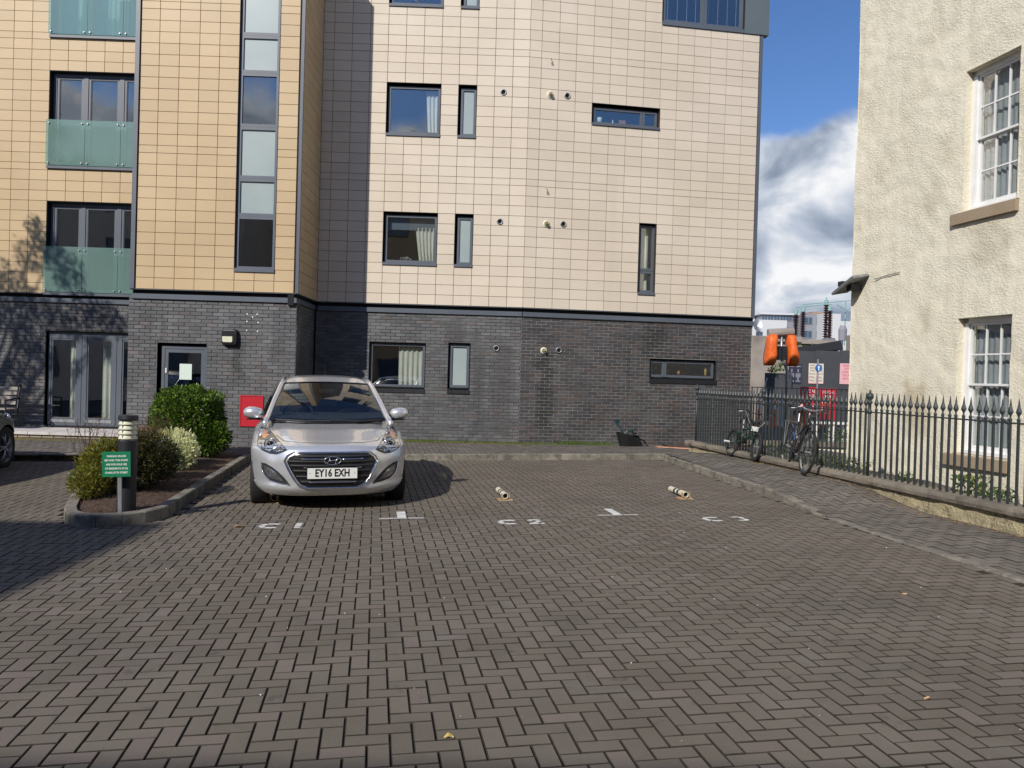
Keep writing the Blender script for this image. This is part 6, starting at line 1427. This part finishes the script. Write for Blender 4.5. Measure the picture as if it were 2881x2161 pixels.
        line([(sx * x, z) for x, z in fg[5:] + fg[:1]], .0045, .006, MT['chrome'], 'fog_trim', F_)
    # panel gaps
    line([(-.60, .815), (-.52, .772), (-.35, .762), (0, .758), (.35, .762), (.52, .772), (.60, .815)], .0035, .0, MT['gloss_black'], 'bonnet_gap')
    for sx in (-1, 1):
        b = MB(); q = []
        for t in range(13):
            f = t / 12; p = Vector((sx * (.60 + .16 * f), .24 + .9 * f, .8 + .12 * f)); h = bvh.ray_cast(Vector((p.x, p.y, 2)), Vector((0, 0, -1)))[0]; q.append(h if h else p)
        b.tube(q, .0035, 5); b.build('bonnet_gap', MT['gloss_black'], R_)
        for yy in (1.28, 2.28, 3.15):
            b = MB(); q = []
            for t in range(12):
                z = .26 + .68 * t / 11; h = bvh.ray_cast(Vector((sx * 2, yy + .05 * sin(t * .2), z)), Vector((-sx, 0, 0)))[0]
                if h: q.append(h)
            b.tube(q, .003, 4); b.build('door_gap', MT['gloss_black'], R_)
    # number plate, badge
    if plate:
        y = fy(0, .44) - .034; b = MB(); b.box(-.262, .262, y, y + .012, .397, .510); PL_ = b.build('number_plate', mat('plate_white', (.72, .73, .70), rough=.35))
        PL_.parent = R_; PL_.matrix_parent_inverse = Matrix.Identity(4)
        text('EY16 EXH', .112, face_T((0.0, y - .001, .4545), (1, 0, 0)), MT['gloss_black'], 'lettering', PL_, bold=.0030, sx=.76)
        text('Bristol Street', .010, face_T((0.0, y - .001, .404), (1, 0, 0)), MT['gloss_black'], 'lettering', PL_, sx=1) if False else None
        for sx in (-1, 1): b = MB(Matrix.Translation((sx * .235, y, .455)) @ Matrix.Rotation(pi / 2, 4, 'X')); b.lathe([(0, .002), (.006, .001)], 8); b.build('screw', MT['steel'], PL_)
        yb = fy(0, .59) - .03; b = MB(); b.tube([(.088 * cos(2 * pi * k / 28), yb, .588 + .043 * sin(2 * pi * k / 28)) for k in range(28)], .0055, 6, close=True); BG = b.build('badge', MT['chrome'], R_, smooth=True)
        b = MB(); b.tube([(-.062, yb, .560), (-.035, yb, .588), (-.030, yb, .622)], [.004, .006, .006], 6); b.tube([(.062, yb, .616), (.035, yb, .588), (.030, yb, .554)], [.004, .006, .006], 6)
        b.tube([(-.035, yb, .588), (-.01, yb, .585), (.012, yb, .594), (.035, yb, .590)], .006, 6); b.build('badge_letter', MT['chrome'], BG, smooth=True)
        b = MB(Matrix.Translation((0, yb + .012, .588)) @ Matrix.Rotation(pi / 2, 4, 'X') @ Matrix.Diagonal((2.05, 1, 1, 1))); b.lathe([(0, .008), (.042, .004)], 24); b.build('badge_back', MT['gloss_black'], BG)
        b = MB(); b.tube([(-.30 + .018 * cos(2 * pi * k / 16), fy(-.30, .47) - .0005, .0) for k in range(2)], .001, 3) if False else None
    # greenhouse
    def ws(u, v):
        v = -1 + 2 * v; A = Vector((.705 * v, 1.00 + .20 * v * v, .945 + .022 * v * v)); B_ = Vector((.525 * v, 1.93 + .07 * v * v, 1.402 - .020 * v * v))
        return A.lerp(B_, u) + Vector((0, -.012, .03)) * sin(pi * u)
    b = MB(); b.grid(ws, 14, 20, flip=True); WS = b.build('windscreen', MT['carglass'], R_, smooth=True)
    b = MB(); b.tube([ws(1, k / 20) + Vector((0, .004, .004)) for k in range(21)], .010, 5); b.tube([ws(0, k / 20) + Vector((0, -.008, -.004)) for k in range(21)], .020, 5)
    for e in (0, 1): b.tube([ws(k / 10, e) + Vector(((1 if e else -1) * .008, 0, 0)) for k in range(11)], .011, 5)
    b.build('screen_seal', MT['gloss_black'], WS)
    def rf(u, v):
        v = -1 + 2 * v; y = 1.925 + .07 * v * v + 1.66 * u; zc = interp([(0, 1.408), (.06, 1.434), (.2, 1.480), (.42, 1.498), (.7, 1.48), (1, 1.42)], u)
        return Vector((v * (.545 - .02 * u), y, zc - .030 * v * v - .035 * abs(v) ** 8))
    b = MB(); b.grid(rf, 24, 22, flip=True); b.build('roof', paint, R_, smooth=True)
    for sx in (-1, 1):
        e = 1 if sx > 0 else 0
        path = [Vector((sx * .740, .98, .92)), Vector((sx * .722, 1.18, .965)), Vector((sx * .650, 1.54, 1.175)), Vector((sx * .583, 1.86, 1.348)), Vector((sx * .560, 2.05, 1.402)), Vector((sx * .555, 2.5, 1.440)), Vector((sx * .55, 3.0, 1.432)), Vector((sx * .54, 3.5, 1.375)), Vector((sx * .64, 3.95, 1.12)), Vector((sx * .74, 4.05, .95))]
        b = MB(); b.tube(path, [.03, .036, .033, .032, .032, .03, .03, .04, .06, .06], 8); b.build('pillar', paint, R_, smooth=True)
        def sg(u, v):
            A = Vector((sx * .728, 1.22 + 2.6 * u, .955)); y = 1.22 + 2.6 * u; B_ = Vector((sx * (.700 - .150 * min(1, (y - 1.2) / .7)), y, .965 + .41 * min(1, (y - 1.2) / .75) - .35 * max(0, (y - 3.4) / .5)))
            return A.lerp(B_, v) + Vector((sx * .02 * sin(pi * v), 0, 0))
        b = MB(); b.grid(sg, 20, 6, flip=(sx < 0)); b.build('side_window', MT['carglass'], R_, smooth=True)
        b = MB(); b.box(*sorted((sx * .79, sx * .815)), 2.32, 2.40, .955, .99); b.tube([(sx * .805, 2.34, .95), (sx * .70, 2.34, 1.2), (sx * .61, 2.36, 1.38)], .03, 6); b.build('door_pillar', MT['gloss_black'], R_)
        M_ = MB(Matrix.Translation((sx * .885, 1.42, 1.025)) @ Matrix.Rotation(sx * radians(-6), 4, 'Y') @ Matrix.Diagonal((.125, .085, .076, 1)))
        M_.lathe([(sin(pi * k / 12) ** .8, -cos(pi * k / 12)) for k in range(13)], 20); MR = M_.build('mirror', paint, R_, smooth=True)
        b = MB(); b.tube([(sx * .775, 1.42, .945), (sx * .85, 1.43, .955)], [.022, .03], 8, flat=.6); b.box(*sorted((sx * .81, sx * .97)), 1.36, 1.46, .945, .957); b.build('mirror_stalk', MT['gloss_black'], MR)
        b = MB(); b.lathe([(0, 0), (.82, 0)], 16, Matrix.Translation((sx * .895, 1.50, 1.015)) @ Matrix.Rotation(-pi / 2, 4, 'X') @ Matrix.Diagonal((.10, .06, 1, 1))); b.build('mirror_glass', MT['chrome'], MR)
        for wy in (.87, 3.52):
            T = Matrix.Translation((sx * .775, wy, .315)) @ Matrix.Rotation(sx * pi / 2, 4, 'Y')
            W = MB(T); W.lathe([(.20, -.10), (.27, -.105), (.305, -.095), (.316, -.07), (.318, 0), (.316, .07), (.305, .092), (.27, .100), (.215, .095), (.21, .08)], 36)
            for k in range(36): pass
            tyre = W.build('wheel', MT['rubber'], R_, smooth=True)
            g = MB(T); g.lathe([(.215, .093), (.222, .098), (.205, .085), (.195, .02), (.195, -.09)], 36)
            for k in range(5):
                a = 2 * pi * k / 5 + .3
                for da in (-.10, .10):
                    c_, s_ = cos(a + da * .6), sin(a + da * .6); c2, s2 = cos(a + da * 2.2), sin(a + da * 2.2)
                    g.tube([(.035 * c_, .035 * s_, .080), (.12 * c_, .12 * s_, .088), (.205 * c2, .205 * s2, .080)], [.020, .014, .013], 6)
            g.lathe([(0, .098), (.03, .096), (.045, .08), (.05, .05)], 14); g.build('rim', MT['steel'], tyre, smooth=True)
            g = MB(T); g.lathe([(.0, -.02), (.15, -.02)], 20); g.lathe([(.0, .0), (.14, .0), (.14, -.02)], 20); g.build('brake_disc', MT['matt_black'], tyre)
            g = MB(Matrix.Translation((sx * .70, wy, .315)) @ Matrix.Rotation(sx * pi / 2, 4, 'Y')); g.lathe([(.352, .12), (.352, -.2), (0, -.2)], 24, None, *((pi * .5, pi * 1.5) if sx > 0 else (-pi * .5, pi * .5))); g.build('arch_liner', MT['matt_black'], R_)
    b = MB()
    def hb(u, v):
        v = -1 + 2 * v; A = Vector((.56 * v, 3.58 + .06 * (1 - v * v), 1.40 - .05 * v * v)); B_ = Vector((.72 * v, 4.16 - .1 * v * v, .95)); return A.lerp(B_, u) + Vector((0, .05, .04)) * sin(pi * u)
    b.grid(hb, 10, 12, flip=True); b.build('tailgate', paint, R_, smooth=True)
    def rg(u, v):
        p = Vector(hb(.12 + .55 * u, .1 + .8 * v)); return p + Vector((0, .01, .01))
    b = MB(); b.grid(rg, 6, 10, flip=True); b.build('rear_window', MT['gloss_black'], R_, smooth=True)
    # cabin, seats, dashboard, wheel, wipers, aerial, sump
    b = MB(); b.grid(lambda u, v: Vector(ws(0.02, u)).lerp(Vector(((-1 + 2 * u) * .70, 1.75, .992)), v) + Vector((0, .03, .012)), 12, 4); b.add([(-.74, 1.75, .993), (.74, 1.75, .993), (.72, 4.05, 1.0), (-.72, 4.05, 1.0)], [(0, 1, 2, 3)]); b.build('dashboard', MT['dash'], R_)
    for sx in (-.36, .36):
        b = MB(Matrix.Translation((sx, 2.35, .93)) @ Matrix.Diagonal((.24, .09, .25, 1))); b.lathe([(0, 0), (1, .02), (1, .75), (.7, .98), (0, 1)], 12); b.lathe([(0, 1.0), (.5, 1.02), (.55, 1.4), (0, 1.5)], 10); b.build('seat', MT['matt_black'], R_, smooth=True)
    b = MB(Matrix.Translation((-.36, 1.62, 1.0)) @ Matrix.Rotation(radians(65), 4, 'X')); b.tube([(.18 * cos(2 * pi * k / 20), .18 * sin(2 * pi * k / 20), 0) for k in range(20)], .014, 6, close=True); b.build('steering_wheel', MT['matt_black'], R_)
    b = MB(); b.box(-.10, .10, 1.86, 1.88, 1.27, 1.32); b.build('rear_view_mirror', MT['matt_black'], R_)
    for q in ([(-.62, 1.10, .965), (-.3, .985, .955), (.02, .97, .957)], [(.02, 1.0, .960), (.34, 1.00, .957), (.62, 1.08, .965)]):
        b = MB(); b.tube(q, .011, 5); b.build('wiper', MT['matt_black'], R_)
    b = MB(); b.tube([(.03, 3.42, 1.42), (.03, 3.46, 1.46), (.03, 3.60, 1.66)], [.012, .006, .003], 6); b.build('aerial', MT['gloss_black'], R_)
    b = MB(); b.box(-.62, .62, .50, 4.05, .14, .24); b.build('underbody', MT['matt_black'], R_)
    R_.location = loc; R_.rotation_euler = (0, math.atan(-0.01235) * 0.8, rot); R_.scale = (sc,) * 3
    return R_
cx_, cy_ = -1.937, 9.29
car('silver_car', 'silver hatchback with number plate EY16 EXH parked facing the camera in the left bay', MT['silver'], (cx_ + .045, cy_ - .06, gz(cx_, cy_ + .9) - .030), .25, 1.085)
q = lot(-5.95 - .87 * 1.1, 14.14 + .87 * 1.1)
car('dark_car', 'dark green black car cut off by the left edge of the photo', MT['darkpaint'], (q[0], q[1], gz(*q)), GA + pi, 1.1, plate=False)

# ---------------------------------------------------------------- bicycles
def bicycle(name, label, R, wb, cfg):
    B_ = thing(name, label, 'bicycle')
    fm = cfg['paint']
    def wheel(x, steer=0.0):
        T = Matrix.Translation((x, 0, R)) @ Matrix.Rotation(steer, 4, 'Z') @ Matrix.Rotation(pi / 2, 4, 'X'); tr = cfg['tyre']
        b = MB(T); b.tube([((R - tr) * cos(2 * pi * k / 40), (R - tr) * sin(2 * pi * k / 40), 0) for k in range(40)], tr, 8, close=True); w = b.build('wheel', MT['rubber'], B_, smooth=True)
        b = MB(T); r2 = R - 2 * tr - .006; b.lathe([(r2 - .008, -.012), (r2 + .008, -.013), (r2 + .008, .013), (r2 - .008, .012), (r2 - .008, -.012)], 40); b.build('rim', MT['chrome'] if cfg['rim'] == 'c' else MT['matt_black'], w)
        b = MB(T); ns = 28
        for k in range(ns):
            a = 2 * pi * k / ns; a2 = a + (.35 if k % 2 else -.35); zz = .028 if k % 4 < 2 else -.028
            b.tube([(.02 * cos(a2), .02 * sin(a2), zz), (r2 * cos(a), r2 * sin(a), 0)], .0013, 3, caps=False)
        b.tube([(0, 0, -.05), (0, 0, .05)], .016, 8); b.build('spokes', MT['steel'], w)
        return w
    st = cfg.get('steer', 0.0); xf = wb
    wheel(0); wheel(xf, st)
    bb = Vector((wb * .42, 0, cfg['bbh'])); seat_t = Vector((wb * .42 - cfg['sth'] * .30, 0, cfg['bbh'] + cfg['sth'])); hd_t = Vector(cfg['head']); hd_b = hd_t + Vector((.045, 0, -cfg['hl']))
    F = MB(); r = cfg['tr']
    F.tube([bb, seat_t], r, 8); F.tube([bb, hd_b], r * 1.15, 8); F.tube([seat_t + Vector((0, 0, -.03)), hd_t + Vector((0, 0, -.02))] if not cfg.get('step') else [bb + (seat_t - bb) * .45, hd_t + Vector((.01, 0, -.05))], r, 8); F.tube([hd_t, hd_b], r * 1.3, 8)
    for s in (-1, 1):
        F.tube([bb + Vector((0, s * .02, 0)), Vector((.10, s * .055, R)), Vector((0, s * .06, R))], r * .6, 6); F.tube([seat_t + Vector((0, s * .015, -.04)), Vector((.03, s * .055, R + .1)), Vector((0, s * .06, R))], r * .5, 6)
    F.build('frame', fm, B_, smooth=True)
    ax = Vector((xf, 0, R)); K_ = MB(Matrix.Translation((hd_b.x, 0, 0)) @ Matrix.Rotation(st * .9, 4, 'Z') @ Matrix.Translation((-hd_b.x, 0, 0)))
    for s in (-1, 1): K_.tube([hd_b + Vector((0, 0, 0)), hd_b + Vector((.02, s * .05, -.04)), Vector((xf - .03, s * .06, R + .12)), Vector((xf, s * .06, R))], r * .65, 6)
    K_.build('fork', fm, B_, smooth=True)
    S = MB(); sp_ = seat_t + Vector((-.03, 0, cfg['post'])); S.tube([seat_t, sp_], .013, 8); S.build('seat_post', MT['steel'], B_)
    S = MB(Matrix.Translation(sp_)); S.grid(lambda u, v: (-.13 + .27 * u, (.075 * (1 - sm(.15, .8, u)) + .022) * cos(pi * v), .035 + .030 * sin(pi * v) + .02 * (1 - u) ** 2), 10, 10); S.build('saddle', MT['black'], B_, smooth=True)
    H = MB(Matrix.Translation((hd_t.x, 0, 0)) @ Matrix.Rotation(st, 4, 'Z') @ Matrix.Translation((-hd_t.x, 0, 0))); h0 = hd_t + Vector((-.01, 0, cfg['stem'])); H.tube([hd_t, h0], .014, 8); H.tube([h0, h0 + Vector((.05, 0, .01))], .014, 8)
    hw = cfg['bar']; hb_ = []
    for k in range(-8, 9):
        f = k / 8; hb_.append(h0 + Vector((.05 - cfg['sweep'] * abs(f) ** 2.2, hw * f, cfg['rise'] * sm(.12, .45, abs(f)))))
    H.tube(hb_, .012, 8)
    if cfg.get('cross'): H.tube([hb_[4] + Vector((0, 0, -.03)), hb_[12] + Vector((0, 0, -.03))], .009, 6)
    HB_ = H.build('handlebar', cfg['barm'], B_, smooth=True)
    Mh = H.T
    g = MB(Mh); g.tube(hb_[:4], .017, 8); g.tube(hb_[-4:], .017, 8); g.build('grip', MT['black'], HB_, smooth=True)
    for q, s in ((hb_[3], 1), (hb_[-4], -1)): g = MB(Mh); g.tube([q, q + Vector((.05, 0, -.01)), q + Vector((.06, -s * .06, -.03)), q + Vector((.035, -s * .11, -.04))], .005, 5); g.build('brake_lever', MT['steel'], HB_)
    c = MB(); c.tube([bb + Vector((0, -.06, 0)), bb + Vector((0, .06, 0))], .018, 8); c.tube([bb + Vector((0, .06, 0)), bb + Vector((.10, .065, -.12))], .010, 6); c.tube([bb + Vector((0, -.06, 0)), bb + Vector((-.10, -.065, .12))], .010, 6)
    c.lathe([(.075, -.002), (.09, 0), (.075, .002)], 24, Matrix.Translation(bb + Vector((0, .045, 0))) @ Matrix.Rotation(pi / 2, 4, 'X')); c.box(bb.x + .05, bb.x + .15, .065, .15, bb.z - .135, bb.z - .115); c.box(bb.x - .15, bb.x - .05, -.15, -.065, bb.z + .11, bb.z + .13)
    c.tube([(bb.x, .045, bb.z + .085), (0, .045, R + .035)], .004, 4); c.tube([(bb.x, .045, bb.z - .085), (0, .045, R - .035)], .004, 4); c.build('crankset', MT['matt_black'], B_)
    ca = MB(Mh); ca.tube([h0 + Vector((.06, .2, cfg['rise'] * .9)), h0 + Vector((.22, .12, .05)), h0 + Vector((.24, .0, -.10)), hd_b + Vector((.08, .0, .02))], .0045, 5); ca.tube([h0 + Vector((.06, -.2, cfg['rise'] * .9)), h0 + Vector((.25, -.15, -.02)), h0 + Vector((.2, -.02, -.2)), hd_t + Vector((-.1, 0, -.12))], .0045, 5); ca.build('cable', MT['steel'] if cfg.get('cross') else MT['black'], B_)
    return B_
def place(o, loc, heading, lean):
    o.location = loc; o.rotation_euler = Euler((lean, 0, heading), 'XYZ')
bm1 = bicycle('bmx_bicycle', 'small black and dark green bicycle with a white peg, the further one on the railing', .255, .93, dict(paint=MT['greenframe'], tyre=.026, rim='b', bbh=.29, sth=.25, head=(.70, 0, .60), hl=.11, tr=.017, post=.16, stem=.06, bar=.34, sweep=.06, rise=.20, barm=MT['black'], cross=True, steer=-.15))
b = MB(); b.tube([(0, -.07, .255), (0, -.17, .255)], .019, 10); b.tube([(0, .07, .255), (0, .17, .255)], .019, 10); b.build('peg', MT['white'], bm1)
b = MB(); b.box(.73, .79, -.05, .05, .52, .60); b.build('front_lamp', MT['white'], bm1)
b = MB(); b.tube([(.27, 0, .60), (.30, .0, .45)], .035, 8); b.build('seat_bag', MT['black'], bm1)
bm2 = bicycle('town_bicycle', 'tall dark bicycle with a silver rear rack, the nearer one on the railing', .342, 1.06, dict(paint=MT['darkpaint'], tyre=.020, rim='c', bbh=.29, sth=.48, head=(.80, 0, .84), hl=.16, tr=.016, post=.13, stem=.13, bar=.30, sweep=.16, rise=.03, barm=MT['steel'], step=True, steer=.02))
b = MB()
for s in (-1, 1):
    b.tube([(-.22, s * .07, .755), (.22, s * .07, .755)], .006, 6); b.tube([(0, s * .075, .35), (-.16, s * .07, .75)], .005, 6); b.tube([(0, s * .075, .35), (.02, s * .07, .75)], .005, 6)
for k in range(7): b.tube([(-.22 + k * .073, -.07, .755), (-.22 + k * .073, .07, .755)], .005, 5)
b.build('rear_rack', MT['steel'], bm2)
for cx0, a0, a1 in ((0, 20, 200), (1.06, 60, 190)):
    b = MB(); b.grid(lambda u, v: (cx0 + .365 * cos(radians(a0 + (a1 - a0) * u)), -.026 + .052 * v, .342 + .365 * sin(radians(a0 + (a1 - a0) * u)) + .008 * sin(pi * v)), 18, 3); b.build('mudguard', MT['black'] if cx0 else MT['chrome'], bm2, smooth=True)
b = MB(); b.tube([(.95, -.01, .62), (.95, .0, .78)], .012, 6); b.lathe([(0, .0), (.035, .01), (.04, .05), (0, .06)], 12, Matrix.Translation((.96, 0, .88)) @ Matrix.Rotation(pi / 2, 4, 'Y')); b.build('front_lamp', MT['black'], bm2)
b = MB(Matrix.Translation((.86, -.16, 1.02)) @ Matrix.Rotation(pi / 2, 4, 'Y')); b.lathe([(0, .010), (.020, .007), (.022, 0), (0, -.004)], 14); b.build('bell', MT['postpink'], bm2)
b = MB(); b.tube([(.44, 0, .32), (.52, 0, .75)], .012, 6); b.tube([(.30, .03, .4), (.42, .05, .2), (.55, .03, .42)], .012, 6); b.build('chain_lock', MT['chrome'], bm2)
# BMX: rear contact (4.30, 14.42), front (4.49, 13.50)
def put(o, rear, front, z, lean):
    d = Vector((front[0] - rear[0], front[1] - rear[1])); place(o, (rear[0], rear[1], z), atan2(d.y, d.x), lean)
put(bm1, (4.36, 14.42), (4.49, 13.50), pave_z(4.4, 14.0) + .015, radians(-9))
put(bm2, (4.74, 12.73), (4.64, 11.68), pave_z(4.65, 12.2) + .01, radians(-9))

# ---------------------------------------------------------------- what stands outside the frame: tree and neighbouring blocks
TREE = thing('street_tree', 'leafy tree standing left of the car park, seen as its shadow on the left wing', 'tree', (-15.9, 11.6, 0))
b = MB(); b.tube([(-15.9, 11.6, -.2), (-15.8, 11.6, 2.6), (-15.6, 11.7, 5.2), (-15.4, 11.8, 7.6)], [.22, .17, .12, .05], 10); b.build('trunk', MT['bark'], TREE)
random.seed(77); br = MB(); lv = MB()
cl = []
TGT = [(-10.6, .6, .35), (-10.75, 1.2, .38), (-10.5, 1.8, .38), (-10.6, 2.3, .4), (-12.4, 2.8, .45), (-11.8, 2.75, .4), (-11.2, 2.85, .4), (-10.4, 2.85, .4), (-9.8, 2.7, .38), (-9.2, 2.85, .35), (-8.7, 2.7, .3),
       (-12.2, 3.6, .45), (-11.5, 3.5, .42), (-10.9, 3.4, .4), (-10.5, 4.0, .36), (-10.35, 4.55, .28), (-9.6, 3.6, .38), (-10.0, 4.1, .3), (-11.9, 4.2, .3), (-9.75, 1.7, .25), (-9.1, 2.2, .25), (-12.8, 3.2, .5), (-13.4, 4.5, .6), (-13.2, 2.2, .5)]
for k in range(46):
    if k < len(TGT):
        tx_, tz_, tr_ = TGT[k]; kk = 4.3 + .5 * (k % 3); p = Vector((tx_ - .75 * kk, 17.77 - 1.18 * kk, tz_ + kk)); z = p.z
    else:
        a = random.random() * 6.28; r = random.uniform(.3, 1.6); z = random.uniform(6.0, 10.5); p = Vector((-17.6 + r * cos(a), 11.6 + r * sin(a), z)); tr_ = random.uniform(.5, .8)
    cl.append((p, tr_))
    z0_ = min(z - .6, random.uniform(2.4, 5.5)); br.tube([(-15.7, 11.65, z0_), Vector((-15.7, 11.65, z0_)).lerp(p, .5) + Vector((0, 0, .2)), p], [.06, .035, .012], 5)
for p, r in cl: tree_leaves(lv, p, r, int(900 * r), .085)
br.build('limbs', MT['bark'], TREE); lv.build('crown', MT['l_tree'], TREE)
def block(name, label, x0, x1, y0, y1, h, m, face='+y'):
    T = thing(name, label, 'building', ((x0 + x1) / 2, (y0 + y1) / 2, 0)); b = MB(); b.box(x0, x1, y0, y1, -.3, h); b.build('wall', m, T)
    i = 0
    z = 1.0
    while z < h - 2:
        x = x0 + 1.2
        while x < x1 - 2.2:
            w = MB(); w.box(x, x + 1.5, y1 + .02, y1 + .05, z, z + 1.5); q = w.build('window', MT['farglass'], T); w = MB(); frame4(w, x - .05, x + 1.55, z - .05, z + 1.55, y1 + .03, y1 + .09, .07); w.build('frame', MT['metal'], q); x += 4.1
        z += 2.9
    return T
block('opposite_block', 'tan tiled block behind the viewer across the car park', -12.3, 26, -21, -10.82, 11.9, MT['tan'])
block('opposite_block_wing', 'cream tiled wing behind and to the left of the viewer', -30, -12.46, -21, -5.80, 12.0, MT['cream'])
